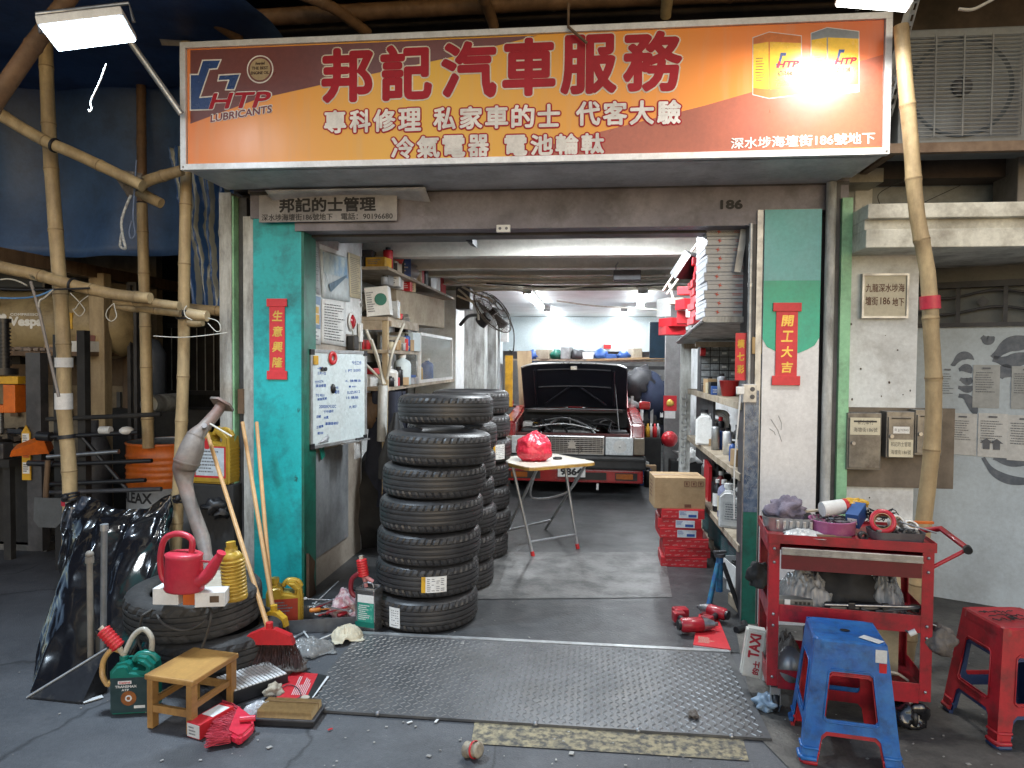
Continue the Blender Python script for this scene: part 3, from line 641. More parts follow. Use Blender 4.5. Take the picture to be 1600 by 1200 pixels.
solo('neighbour_eaves_beam', G().box(-.06, .06, 0, 2.6, 0, .10), brownw, 'brown timber beam over the left workshop, running back into the alley', 'beam', (-4.25, 4.3, 2.24))
q = PX(157, 600, -4.2)
solo('timber_post', G().box(-.07, .07, -.05, .05, 0, 2.28, .006), palew, 'pale scuffed timber post beside the beige compressor tank', 'post', (-4.2, 5.72, 0))
solo('steel_gate_frame', G().box(0, .03, 0, .04, 0, 2.2).box(.06, .09, 0, .04, 0, 2.2).box(0,.09,0,.04,2.2,2.23), darkpaint, 'dark steel gate frame right of the pale timber post', 'gate frame', (-4.08, 5.9, 0))
# barred window at the back of the alley
t = thing('barred_window', 'dark window with thin vertical steel bars at the end of the alley', 'window', (PY(325,580,7.5).x, 7.55, 1.15))
obj('frame', G().box(-.5,.42,-.03,0,0,.05).box(-.5,.42,-.03,0,.75,.8), darkpaint, t)
for i in range(9): obj('bar', G().cyl((-.45+i*.1,-.015,.05),(-.45+i*.1,-.015,.75),.006,n=6), galv, t)
# compressor tank
q = PY(70, 507, 5.9)
t = thing('compressor_tank', 'big beige compressor tank with a white lettered sticker on the left workshop shelf', 'compressor', (q.x, 5.95, q.z), 4)
tankm = mat('tank_beige_paint', (.34,.27,.15), .45, col2=(.25,.19,.1), scale=4, dirt=(.09,.07,.04), dscale=4, damt=.6)
g = G().at(ry=90); R_=.30
g.lathe([(.0,-1.2),(R_,-1.1),(R_,.62),(R_*.92,.72),(R_*.7,.80),(R_*.35,.85),(0,.86)], 28)
obj('tank', g, tankm, t)
g = G().at(); 
lettering('威世博', FR(-.40, -R_-.002, -.05), .24, .13, white, t, bold=.009)
lettering('Vespa', FR(-.14, -R_-.002, -.05), .30, .105, white, t, bold=.006)
lettering('COMPRESSOR', FR(-.13, -R_-.002, .062), .28, .022, white, t, bold=.001)
obj('sticker', G().box(-.46,-.25,-R_*.93,-R_*.9,.12,.18), yellow, t)
obj('sticker', G().box(.28,.42,-R_-.004,-R_+.02,-.05,.09), yellow, t)
obj('foot', G().box(-.3,-.2,-.1,.1,-R_-.06,-R_+.03), blackm, t); obj('foot', G().box(.3,.4,-.1,.1,-R_-.06,-R_+.03), blackm, t)
obj('motor', G().at(0,0,R_+.09).box(-.5,.05,-.12,.12,-.08,.10,.02), black, t)
obj('gauge', G().at(.1,-.05,R_+.02).cyl((0,0,0),(0,0,.12),.02).cyl((0,-.03,.14),(0,.0,.14),.05), steel, t)
zs = PY(70, 550, 5.9).z
t = thing('workshop_shelf', 'dark wooden shelf under the beige tank in the left workshop', 'shelf', (-5.3, 5.75, zs))
obj('board', G().box(-2, 1.12, -.25, .55, -.035, 0), brownw, t); obj('leg', G().box(1.0,1.06,.4,.46,-zs+.07,-.036), brownw, t); obj('leg', G().box(-1.0,-.94,.4,.46,-zs+.07,-.036), brownw, t)
def boxthing(name, lab, cat, c, s, m, rz=0., parts=None, group=None, bev=.003):
    t = thing(name, lab, cat, c, rz, group) if parts else None
    g = G().cbox(0, 0, s[2]/2, *s, bev)
    if not parts: return solo(name, g, m, lab, cat, c, rz, group)
    obj('box_body', g, m, t); parts(t, s); return t
for u, v, s, m, lab in ((128,536,(.21,.16,.09),white,'white carton with red print beside the timber post'),(134,520,(.10,.10,.05),mat('pink_card',(.5,.25,.25),.6),'small pink box on the white carton by the timber post'),(88,545,(.13,.12,.06),card,'brown carton left of the white one on the workshop shelf'),(148,545,(.035,.05,.16),white,'narrow white switch box clipped to the timber post'),(40,549,(.10,.10,.04),greyrag,'grey rag bundle on the workshop shelf')):
    q = PY(u, v, 5.62); z = zs if v > 530 else zs+.092
    if u == 148: q = PX(147, 540, -4.26); q.y = 5.6; z = zs+.0
    boxthing('carton' if m != greyrag else 'rag_bundle', lab, 'box' if m != greyrag else 'rag', (q.x, q.y, z+.001), s, m, rz=random.uniform(-15,15))
g = G()
for k in range(9):
    q = PY(10+9*k+random.uniform(-4,4), 549, 5.6); g.at(q.x, q.y, zs+.02, rx=random.uniform(-40,40), rz=random.uniform(0,180)).box(-.07,.07,-.02,.02,-.012,.012)
solo('shelf_scraps', g, mat('scrap', (.25,.2,.17), .7, col2=(.1,.08,.08), scale=9), 'scraps of cloth and wood littering the workshop shelf', 'scraps', kind='stuff')
# yellow bottle jack press with screw
q = PY(12, 640, 5.0)
t = thing('hydraulic_press', 'yellow hydraulic press head with a black screw column at the left picture edge', 'press', (q.x-.02, 5.0, .07))
obj('column', G().box(.20,.32,-.03,.05,0,1.52), darkpaint, t)
obj('column', G().box(-.62,-.50,-.03,.05,0,1.52), darkpaint, t)
obj('crossbeam', G().box(-.62,.15,-.05,.05,1.28,1.34,.006), yellow, t)
obj('yoke', G().box(.03,.13,-.055,.055,1.06,1.275,.008).box(-.30,-.2,-.055,.055,1.06,1.275,.008).box(-.2,.03,-.054,.054,1.06,1.12,.004), orange, t)
g = G().cyl((0,0,1.40),(0,0,1.75),.035,n=12)
for i in range(11): g.cyl((0,0,1.42+i*.028),(0,0,1.432+i*.028),.045,n=12)
g.cyl((0,0,1.35),(0,0,1.40),.09,n=12).cyl((0,0,1.75),(0,0,1.78),.05,n=6)
obj('screw', g, black, t)
obj('rod', G().cyl((-.05,0,.9),(-.05,0,1.08),.03), steel, t)
# yellow labels strip board
q = PY(32, 680, 4.9)
t = thing('label_strip', 'upright yellow strip with warning labels leaning at the far left', 'label strip', (q.x, 4.95, .62))
obj('strip', G().prism([(-.035,0),(.035,0),(.035,.36),(0,.42),(-.035,.36)], 0, .01, 'Y'), yellow, t)
for k, z in enumerate((.05,.17,.27)): obj('label', G().box(-.028,.028,-.002,-.0005,z,z+.085), white if k != 1 else orange, t)
g = G(); [lines_g(g, FR(-.024,-.003,z+.01), .048, .065, 4) for z in (.05,.17,.27)]
obj('label_print', g, ink, t)
# dark workbench with vice and clutter
t = thing('workbench', 'dark greasy steel workbench with tools in the left workshop', 'workbench', (-4.7, 5.1, 0))
obj('worktop', G().box(-1.6,.35,-.2,.4,.72,.78), blackm, t)
for x in (-1.5,.25):
    for y in (-.15,.33): obj('leg', G().box(x,x+.06,y,y+.05,0,.719), blackm, t)
obj('lower_panel', G().box(-1.6,.30,.1,.13,.05,.71), blackm, t)
t = thing('bench_vice', 'black bench vice at the end of the greasy workbench', 'vice', (-4.5, 4.95, .781))
obj('jaw', G().box(-.1,.1,-.05,.05,0,.12,.01).box(-.05,.05,-.12,-.06,.03,.13,.01), darkpaint, t); obj('handle', G().cyl((-.14,-.14,.08),(.14,-.14,.08),.01), steel, t)
g = G(); R2 = random.Random(3)
for k in range(80):
    x, y = R2.uniform(-6.4,-4.40), R2.uniform(4.95,5.45); a = R2.uniform(0,180)
    g.at(x, y, .80+R2.uniform(0,.16), rz=a, rx=R2.uniform(-25,25)); L_ = R2.uniform(.06,.2)
    g.box(-L_,L_,-.02,.02,-.015,.02) if k % 3 else g.cyl((-L_,0,0),(L_,0,0),.018)
solo('bench_clutter', g, mat('greasy_parts', (.06,.05,.045), .45, .4, col2=(.02,.02,.02), scale=14), 'heap of greasy parts and tools on the dark workbench', 'tool heap', kind='stuff')
# cone of amber cover, hanging lamp guards etc on workbench edge
q = PY(48, 720, 4.85)
solo('amber_cover', G().at(rz=20, rx=20).prism([(-.12,0),(.14,.02),(.12,.14),(.02,.10),(-.1,.05)], -.05,.05,'Y'), orange, 'crumpled amber plastic cover on the left workbench', 'cover', (q.x, q.y, .84))
q = PY(75, 800, 4.6)
solo('splash_shield', G().prism([(-.07,-.11),(.06,-.11),(.12,-.05),(.11,.10),(-.10,.10),(-.11,-.06)], -.004, .004, 'Y'), mat('smoked_plastic', (.10,.11,.12), .3), 'grey rounded plastic shield hanging below the workbench', 'shield', q)
q0 = PY(70,785,4.62); q1 = PY(73,700,4.62)
solo('shield_arm', G().tube([(0,0,0),(0,0,.06),(.02,0,.30)], .018, 8), brownw, 'rusty arm above the hanging grey shield', 'arm', (q0.x, 4.63, q0.z))
# long black stands with handles (spreader arms) in mid air, mounted on a rack
t = thing('tool_rack', 'black steel rack with projecting arms behind the left bamboo pole', 'rack', (-3.62, 4.75, 0))
obj('upright', G().box(-.03,.03,-.03,.03,0,1.75), blackm, t); obj('upright', G().box(-.24,-.17,0,.07,0,1.72), black, t)
for z, x1, m in ((1.13,.62,blackm),(1.0,.45,black),(.86,.30,steel),(.80,.55,black),(.66,.50,black),(.60,.62,darkpaint)):
    obj('arm', G().cyl((-.25,-.05,z-.02),(x1,-.05,z+.03),.016), m, t)
obj('handle_grip', G().cyl((-.32,-.05,.99),(-.22,-.05,.985),.035), black, t); obj('handle_grip', G().cyl((-.40,-.05,.79),(-.2,-.05,.79),.022), black, t)
obj('arm_cover', G().at(.36,-.05,1.04,ry=0).ball((0,0,0),.05,10,.6).cyl((-.12,0,0),(-.2,0,0),.028), white, t)
obj('brace', G().cyl((0,-.04,1.0),(.35,-.04,.62),.014), black, t)
solo('gas_bottle', G().lathe([(0,0),(.12,0),(.12,.8),(.08,.92),(.03,.95),(.03,1.05),(0,1.05)],20), darkpaint, 'dark gas bottle standing behind the tool rack', 'gas bottle', (-3.95,5.3,.004))
solo('parts_crates', G().cbox(0,0,.2,.6,.4,.4,.01).cbox(.05,0,.55,.5,.36,.28,.01), mat('rust_brown',(.10,.055,.03),.8,col2=(.05,.03,.02)), 'two rusty crates stacked under the left workbench', 'crates', (-5.0,5.6,.072))
for k in range(7): solo('hanging_tool', G().box(-.02,.02,-.01,.01,-.2,0).box(-.04,.04,-.015,.015,-.26,-.2), (darkpaint,steel,brownw)[k % 3], ('first','second','third','fourth','fifth','sixth','seventh')[k]+' tool from the left hanging on the beige workshop wall', 'tool', (-6.3+k*.28, 6.55, 1.22))
# white pipe end, blue barrel etc. in alley
q = PY(248,630,5.6)
solo('pipe_stub', G().cyl((0,0,0),(.02,-.16,.0),.075,.075,20,False).cyl((0,0,0),(.018,-.155,.0),.068,.068,20,False).cyl((0,0,0),(0,.3,0),.074,n=20), oldwhite, 'cut white drain pipe end poking out of the dark alley', 'pipe', q)
q = PY(238,570,6.2)
solo('alley_cylinder', G().lathe([(.0,0),(.12,0),(.12,.5),(.06,.62),(0,.64)],18), mat('faded_blue_metal', (.08,.1,.14),.5), 'faded blue grey cylinder standing in the dark alley', 'cylinder', (q.x, 6.2, 1.1))
solo('alley_crate', G().box(-.5,.5,-.2,.2,0,1.09), blackm, 'dark stacked crates along the back of the alley', 'crates', (PY(260,700,6.2).x, 6.3, 0))
q = PY(265, 760, 5.25)
# orange drum
zt = PY(240,690,5.1).z
t = thing('oil_drum', 'orange and grey oil drum behind the black plastic sheet', 'oil drum', (PY(249,700,5.1).x, 5.2, 0))
R_=.285
prof = [(R_,.0),(R_,.30),(R_+.008,.315),(R_,.33),(R_,.58)]
obj('drum_base', G().lathe([(0,.0)]+prof, 36), mat('grey_drum_paint', (.34,.35,.36), .4, col2=(.28,.29,.30), scale=4, dirt=(.12,.1,.09), dscale=6, damt=.4), t)
p2 = [(R_,.581)]
zz = .62
while zz < zt-.08: p2 += [(R_,zz),(R_+.007,zz+.012),(R_,zz+.024)]; zz += .045
p2 += [(R_,zt-.02),(R_+.010,zt-.008),(R_,zt)]
obj('drum_upper', G().lathe(p2, 36), orange, t)
obj('drum_lid', G().lathe([(0,zt-.02),(R_-.01,zt-.02),(R_-.006,zt-.001)], 36), galv, t)
# lettering wrapped on the drum
vs, fs = glyphs('ALEAX')
x0 = min(v.x for v in vs); x1 = max(v.x for v in vs); y0 = min(v.y for v in vs); y1 = max(v.y for v in vs)
g = G()
for k in range(9):
    ox, oy = ((math.cos(k*math.pi/4)*.003, math.sin(k*math.pi/4)*.003) if k < 8 else (0,0)); vv = []
    for v in vs:
        s = (v.x-x0)/(x1-x0)*.30-.26+ox; z = .475+(v.y-y0)/(y1-y0)*.075+oy; a = s/R_-math.pi/2+.04
        vv.append(((R_+.002+k*.0001)*math.cos(a), (R_+.002+k*.0001)*math.sin(a), z))
    g.add(vv, fs)
obj('lettering', g, ink, t)

# ================================================================== canopy : tarpaulins, boards, bamboo
def tarp(name, lab, fn, nu, nv, m, **k): return solo(name, G().grid(fn, nu, nv), m, lab, 'tarpaulin', solid=.003, **k)
tarp('back_tarpaulin', 'dark blue tarpaulin hung behind the lamp at upper left',
     lambda u, v: (-7.5+u*5.2, 5.05+.10*N3(u*9, v*2)+.05*math.sin(u*40+2*N3(u*4,v*2)), 2.33+v*1.9+.05*N3(u*6,1)), 70, 24, tarpblue)
tarp('canopy_tarpaulin', 'dark blue tarpaulin sagging overhead as the left canopy roof',
     lambda u, v: (-7.5+u*5.6, 1.9+v*3.3, 3.62+.25*v*0+.06*N3(u*7, v*7, 3)-.10*math.sin(math.pi*v)), 50, 30, tarpblue)
stripe = mat('striped_tarpaulin', (.035,.10,.27), .35, col2=(.025,.075,.21), scale=5, bump=.5, bscale=26, spec=.7)
n = stripe.node_tree.nodes; L = stripe.node_tree.links; b = n['Principled BSDF']
tc = n.new('ShaderNodeTexCoord'); wv = n.new('ShaderNodeTexWave'); wv.bands_direction = 'X'; wv.inputs['Scale'].default_value = 3.6; wv.inputs['Distortion'].default_value = 0
L.new(tc.outputs['UV'], wv.inputs['Vector'])
_b = b.inputs['Base Color'].links[0].from_socket
rm = n.new('ShaderNodeMapRange'); rm.inputs[1].default_value = .45; rm.inputs[2].default_value = .55; L.new(wv.outputs[1], rm.inputs[0])
mx = n.new('ShaderNodeMix'); mx.data_type = 'RGBA'; mx.inputs[7].default_value = (.27,.28,.25,1); L.new(rm.outputs[0], mx.inputs[0]); L.new(_b, mx.inputs[6]); L.new(mx.outputs[2], b.inputs['Base Color'])
tl = PY(240,292,4.62); bl = PY(322,478,4.62); tr = PY(362,230,4.62); br = PY(362,498,4.62); tl = PY(262,230,4.62)
def fn(u, v):
    e = (v**.8); a = tl.lerp(PY(300,478,4.62), v) if v < 1 else PY(300,478,4.62); c = tr.lerp(br, v)
    p = a.lerp(c, u); f = .035*math.sin(u*26+1.5*math.sin(v*3))+.05*N3(u*5, v*5, 1)+.018*N3(u*20, v*24, 7)
    return (p.x, 4.62+f, p.z-.05*N3(u*3, 0, 5)*v)
me = G().grid(fn, 60, 60).mesh('striped_tarpaulin')
uv = me.uv_layers.new(name='UVMap')
for li, lp_ in enumerate(me.loops):
    i = lp_.vertex_index; uv.data[li].uv = ((i % 61)/60, (i//61)/60)
solo('striped_tarpaulin', me, stripe, 'crumpled blue and grey striped tarpaulin hanging beside the white door jamb', 'tarpaulin', solid=.002)
# knotted rope ends
for k, (pts, lab) in enumerate(((((205,305),(198,320),(190,345),(192,370),(196,388),(188,384),(190,365)), 'pale twisted rope end hanging in a loop from the slanting pole'), (((213,250),(210,300),(208,340),(211,365),(205,373),(202,362),(206,345)), 'thin blue rope loop hanging by the slanting pole'))):
    g = G(); b0 = PY(*pts[0], 3.95); g.tube([Vector(p)-b0 for p in spl([PY(u, v, 3.95) for u, v in pts])], .008-.003*k, 6)
    solo('rope', g, mat('pale_rope', (.45,.46,.45), .9, col2=(.2,.21,.22), scale=60, bump=.5, bscale=200) if k == 0 else mat('blue_rope', (.12,.16,.25), .9), lab, 'rope', b0)
g = G(); q = PY(200,290,3.96)
g.grid(lambda u, v: (PY(172+u*48, 262+v*45, 3.96).x*(1)+0, 3.97+.02*N3(u*6,v*6), PY(172+u*48*(1), 262+8*u+v*45*(1-abs(u-.6)*1.5), 3.96).z), 14, 8)
solo('torn_cloth', g, greyrag, 'torn grey cloth knotted round the slanting bamboo pole', 'cloth', solid=.003)
# wire hook under the left lamp
b0 = PY(166,100,3.1)
solo('wire_hook', G().tube([Vector(p)-b0 for p in spl([PY(u, v, 3.1) for u, v in ((166,100),(155,130),(142,158),(143,170),(140,175),(138,171))], 4)], .0035, 6), mat('pale_wire', (.6,.6,.55), .4, .3), 'thin bent wire hook hanging under the upper left lamp', 'hook', b0)

def culm(name, lab, pts, r, m=None, nodes=None, group=None, tape=None, cat='bamboo pole', seed=0):
    """a bamboo culm along points, swollen at its nodes, with node rings as parts"""
    m = m or bamboo; P = spl(pts, 6) if len(pts) > 2 else [Vector(pts[0]).lerp(Vector(pts[1]), i/8) for i in range(9)]
    b0 = P[0].copy(); Ls = [0]
    for i in range(1, len(P)): Ls.append(Ls[-1]+(P[i]-P[i-1]).length)
    T = Ls[-1]; R3 = random.Random(seed+int(T*100)); nd = []; s = R3.uniform(.08,.25)
    while s < T-.03: nd.append(s); s += R3.uniform(.27,.40)
    def at(s):
        for i in range(1, len(P)):
            if Ls[i] >= s: return P[i-1].lerp(P[i], (s-Ls[i-1])/max(1e-6, Ls[i]-Ls[i-1]))
        return P[-1]
    ss = sorted(set([0, T]+[i*T/24 for i in range(25)]+[q+d for q in nd for d in (-.02,-.006,.006,.02) if 0 < q+d < T]))
    # jitter bends
    pts2 = []; rr = []
    for s in ss:
        p = at(s)-b0; k = min([abs(s-q) for q in nd]+[9]); pts2.append(p); rr.append(r*(1-.12*s/T)*(1.06 if k < .008 else (1.01 if k < .025 else .985)))
    g = G().tube(pts2, rr, 14)
    t = thing(name, lab, cat, b0, group=group)
    me = g.mesh('culm'); 
    obj('culm', me, m, t)
    for q in nd:
        d = (at(min(T, q+.02))-at(max(0, q-.02))).normalized(); c = at(q)-b0; rq = r*(1-.12*q/T)
        obj('node_ring', G().cyl(c-d*.004, c+d*.004, rq*1.085, n=14), bamboo_node if m is bamboo else m, t)
    if tape:
        for (f, hw, mm, nm) in tape:
            c = at(T*f)-b0; d = (at(min(T, T*f+.02))-at(max(0, T*f-.02))).normalized()
            obj(nm, G().cyl(c-d*hw, c+d*hw, r*1.15, n=16), mm, t)
    return t
tape_red = mat('red_tape', (.55,.03,.06), .4); tape_bk = mat('black_strap', (.015,.015,.02), .5)
stick = mat('white_sticker', (.7,.7,.7), .5)
def PL(ps, y): return [PY(u, v, y) for u, v in ps]
g_b = 'bamboo scaffold poles'
A = PL(((112,935),(108,890),(110,790),(106,700),(100,640),(100,560),(95,470),(85,330),(78,230),(73,120),(70,0)), 4.1)
culm('bamboo_pole', 'tall bent bamboo pole with white stickers and red tape standing before the left workshop', A, .044, tape=((.165,.02,tape_red,'tape_band'),(.275,.012,tape_bk,'tape_band'),(.335,.05,stick,'sticker'),(.40,.03,stick,'sticker')), group=g_b)
B = PL(((272,960),(276,820),(282,700),(287,560),(288,420),(291,262)), 4.22)
B.append(Vector((B[-1].x+.02, 4.2, 3.5)))
culm('bamboo_pole', 'straight bamboo pole standing left of the white door jamb', B, .038, group=g_b, seed=5)
culm('bamboo_pole', 'bamboo pole with a broken side standing farther back in the alley mouth', PL(((232,700),(229,600),(227,500),(224,400),(222,318)), 4.9), .042, group=g_b, seed=9)
culm('bamboo_pole', 'thick pole carrying the slanting bar over the alley', PL(((222,316),(221,200),(220,60)), 4.95), .035, bamboo_dk, group=g_b, seed=19)
culm('bamboo_pole', 'tall bamboo pole with a red tape band leaning past the letterboxes at right', [Vector((1.60,3.74,0))]+PL(((1436,872),(1441,830),(1456,700),(1459,600),(1455,520),(1450,430),(1432,330),(1424,230),(1414,120),(1408,40)), 3.7), .040, tape=((.578,.032,tape_red,'tape_band'),), group=g_b, seed=3)
culm('bamboo_bar', 'long bamboo bar crossing in front of the compressor tank', PL(((-60,400),(0,417),(60,430),(120,447),(180,460),(235,466)), 3.95), .038, group=g_b, seed=4, tape=((.60,.006,tape_bk,'tape_band'),))
culm('bamboo_bar', 'bamboo bar slanting down from the left edge across the blue tarpaulin', PL(((-40,150),(10,185),(70,220),(110,237),(170,265),(222,290)), 3.9), .037, group=g_b, seed=6, tape=((.50,.008,tape_bk,'tape_band'),))
culm('bamboo_bar', 'short bamboo bar rising to the left corner of the signboard', PL(((214,296),(225,285),(250,276),(285,266)), 4.05), .036, group=g_b, seed=7)
culm('bamboo_stub', 'short bamboo stub lashed at the elbow of the slanting bars', PL(((212,296),(232,308),(252,318)), 4.15), .036, group=g_b, seed=8)
for k, (ps, y, r, lab) in enumerate(((((180,470),(230,473),(280,478)),4.0,.030,'upper thin bar in the bundle of sawn bamboo ends'),
        (((180,478),(205,482),(215,483)),4.3,.025,'shortest sawn bamboo end at the left of the bundle'),
        (((242,474),(280,480),(355,487)),4.45,.036,'bamboo bar running behind the upright pole to the jamb'),
        (((215,481),(250,486),(282,490)),4.12,.026,'lower thin bar in the bundle of sawn bamboo ends'),
        (((295,491),(310,493),(324,494)),3.98,.037,'hollow sawn bamboo end pointing right past the upright pole'),
        (((295,504),(305,505),(317,504)),4.15,.026,'lower sawn end under the hollow bamboo end'))):
    culm('bamboo_bar', lab, PL(ps, y), r, group='sawn bamboo ends lashed to the upright pole', seed=20+k)
for (u, v, y) in ((325,494,3.97),(243,475,3.99)):
    pass
# dark overhead members
culm('bamboo_bar', 'dark bamboo bar slanting overhead at the top left corner', PL(((-30,190),(60,60),(120,-20)), 3.3), .045, bamboo_dk, group='dark overhead bamboo bars', seed=31)
struct('canopy_roof', G().box(-2.4, 4.5, 2.2, 5.2, 3.80, 3.85), mat('dark_canopy_boards', (.05,.038,.03), .8, col2=(.025,.02,.017), scale=3, stretch=(1,6,1)))
struct('upper_wall', G().box(-2.3, 4.5, 4.42, 4.6, 2.64, 3.8), mat('dark_upper_wall', (.07,.05,.04), .8, col2=(.03,.025,.02), scale=3))
for k, (y, z, r, x0_, x1_) in enumerate(((4.15,3.60,.05,-2.6,1.9),(4.32,3.70,.045,-2.4,2.1),(4.0,3.72,.05,-2.6,1.8))):
    culm('bamboo_bar', ('dark bamboo bar nearest above the signboard','highest dark bamboo bar behind the signboard','dark bamboo bar over the front of the canopy')[k], [(x0_,y,z),((x0_+x1_)/2,y,z+.02),(x1_,y,z+.01)], r, bamboo_dk, group='dark overhead bamboo bars', seed=40+k)
for k, ps in enumerate((((455,-15),(520,12),(575,56)),((748,-20),(765,20),(772,46)),((1045,-20),(1042,5),(1040,30)),((290,-10),(330,30),(375,66)))):
    culm('bamboo_bar', ('dark cross bar above the first red character','dark cross bar above the fourth red character','dark cross bar above the right red characters','dark cross bar above the left logo')[k], [PZ(ps[0][0], ps[0][1], 3.60), PZ(ps[1][0], ps[1][1], 3.56), PZ(ps[2][0], ps[2][1]-4, 3.52)], .035, bamboo if k == 2 else bamboo_dk, group='dark overhead bamboo bars', seed=50+k)
solo('canopy_strut', G().tube([Vector((0,0,0)), PY(283,178,3.75)-PY(200,60,3.6)], .018, 6), galv, 'steel strut slanting from the left lamp to the signboard', 'strut', PY(200,60,3.6))
q = PY(272,60,4.2)
solo('canopy_patch', G().at(rz=10,rx=60).box(-.09,.09,-.002,.002,-.05,.05), oldcard, 'small pale patch on the dark canopy beside the signboard', 'patch', q)
# wires at left
for k, (ps, r, m, lab) in enumerate((
    (((-10,451),(40,453),(90,452),(140,450)), .006, wirebk, 'black cable sagging below the long bamboo bar'),
    (((-10,465),(30,466),(60,462),(84,452)), .006, mat('blue_cable',(.1,.25,.5),.4), 'blue cable looping up to the bent pole'),
    (((0,437),(15,436),(30,440),(42,446)), .005, wirem, 'white twisted wire at the left picture edge'),
    (((84,452),(70,465),(62,470),(60,484)), .006, wirem, 'white wire tie hanging left of the bent pole'),
    (((138,462),(125,472),(118,482),(114,484),(124,494),(132,486),(130,480),(122,470),(110,458)), .003, wirem, 'white wire twisted into a loop right of the bent pole'),
    (((178,474),(168,484),(166,495),(174,502),(182,495),(180,484),(178,474)), .003, wirem, 'white wire loop beside the sawn bamboo ends'),
    (((292,478),(288,484),(290,494),(300,500)), .003, wirem, 'wire twisted round the upright pole'),
    (((325,497),(340,502),(345,514),(338,518),(325,505)), .0025, wirem, 'thin wire loop hanging right of the hollow bamboo end'),
    (((48,440),(62,490),(78,560),(92,620)), .009, mat('grey_rod', (.25,.22,.2), .6), 'thin grey rod leaning behind the bent pole'),
    (((240,525),(290,527),(355,520)), .003, wirem, 'thin wire stretched across the alley to the jamb'))):
    cable(PL(ps, 3.9), r, m, lab)
# rubber straps lashing
for (u, v, y, lab) in ((288,492,4.2,'black rubber lashing round the upright pole at the sawn ends'),(283,777,4.2,'black tie holding the plastic sheet to the upright pole'),(110,775,4.05,'black knot of plastic sheet on the bent pole')):
    b0 = PY(u, v, y); g = G()
    for i in range(3): g.tube([(.043*math.cos(a)*1.05, .043*math.sin(a)*1.05, .012*(i-1)+.012*math.sin(a+i)) for a in [k*math.pi/6 for k in range(12)]], .007, 6, closed=True)
    g.ball((.01,-.055,0), .022, 8, jit=.3)
    solo('lashing', g, tape_bk, lab, 'lashing', b0)

# ================================================================== right side : wall, ledge, letterboxes, air conditioner
struct('side_wall', G().prism([(1.50,4.40),(1.91,4.40),(1.91,4.6),(1.50,4.6)], 0, 2.25), whitewall)
struct('side_wall_reveal', G().prism([(1.912,4.47),(1.935,4.47),(1.935,5.3),(1.912,5.3)], 0, 2.25), darkpaint)
far = mat('pale_blue_shutter', (.52,.60,.66), .5, col2=(.44,.51,.56), scale=1.5, bump=.2, bscale=5, dirt=(.22,.22,.22), dscale=2.5, damt=.35)
a = Vector((1.94,5.16)); c = Vector((3.9,4.15)); d = (c-a).normalized(); nn = Vector((d.y,-d.x)); angw = math.degrees(math.atan2(d.y, d.x)); WL = (c-a).length
sw = thing('closed_shopfront', 'pale painted shopfront board with grille, graffiti and stuck notices right of the bamboo pole', 'shopfront', (a.x, a.y, 0), angw)
def wq(px, py):   # coordinates on the angled wall plane
    r_ = _ray(px, py); num = (a.x-0)*nn.x+(a.y-0)*nn.y; t_ = num/(r_.x*nn.x+r_.y*nn.y); p = Vector((0,0,EYE))+r_*t_
    return ((Vector((p.x,p.y))-a).dot(d), p.z)
zt = wq(1500,506)[1]
obj('board', G().box(0, WL, 0, .05, 0, zt-.02), far, sw)
obj('grille_backing', G().box(0, WL, .05, .06, zt-.02, 2.3), mat('grimy_glass', (.10,.11,.11), .4, col2=(.15,.15,.14), scale=4), sw)
obj('rail', G().box(0, WL, -.02, .0, zt-.022, zt+.005), darkpaint, sw)
zg = wq(1500,450)[1]
obj('rail', G().box(0, WL, -.02, .03, zg, zg+.04), darkpaint, sw)
for i in range(6):
    u = wq(1497+i*74, 480)[0]; obj('grille_bar', G().box(u-.012,u+.012,-.01,.012,zt+.006,zg-.001), darkpaint, sw)
for zz in (zt+.085, zt+.19):
    obj('grille_wave', G().tube([(i*.03, .0, zz+.022*math.sin(i*.03*11)) for i in range(60)], .009, 6), darkpaint, sw)
for i in range(5):
    u = wq(1535+i*80, 490)[0]; obj('grille_diamond', G().at(u,-.012,zt+.14,ry=45).box(-.026,.026,-.004,.004,-.026,.026), darkpaint, sw)
gm = mat('graffiti_paint', (.10,.12,.15), .6, col2=(.18,.20,.23), scale=14)
def stroke(px, w0, w1):
    P3 = spl([Vector((*wq(u, v), 0)) for u, v in px], 6); g = G(); k = len(P3); vs = []
    for i, p in enumerate(P3):
        dd = (P3[min(k-1,i+1)]-P3[max(0,i-1)]).normalized(); ww = (w0+(w1-w0)*i/k)*.5*math.sin(math.pi*min(.95,max(.15,i/(k-1))))
        n_ = Vector((-dd.y, dd.x, 0)); vs += [(p.x+n_.x*ww, -.0015, p.y+n_.y*ww), (p.x-n_.x*ww, -.0015, p.y-n_.y*ww)]
    g.add(vs, [(2*i,2*i+1,2*i+3,2*i+2) for i in range(k-1)]); obj('graffiti_stroke', g, gm, sw)
for s in ((((1488,572),(1500,558),(1512,556),(1522,562)),.06,.05),(((1498,578),(1510,575),(1518,583)),.05,.06),(((1500,592),(1512,596),(1518,590)),.05,.05),(((1497,605),(1512,608),(1520,603)),.05,.05),(((1498,618),(1512,622),(1522,640),(1524,650)),.06,.05),(((1552,560),(1575,540),(1600,535),(1640,530)),.10,.10),(((1552,560),(1575,565),(1600,560),(1640,560)),.09,.09),(((1562,590),(1572,580),(1585,575)),.08,.10),(((1536,715),(1550,735),(1572,748),(1600,752),(1640,750)),.05,.07),(((1552,716),(1580,722),(1620,720)),.04,.08),(((1534,526),(1544,532),(1554,526)),.06,.06),(((1478,645),(1484,660),(1480,670)),.05,.03)): stroke(*s)
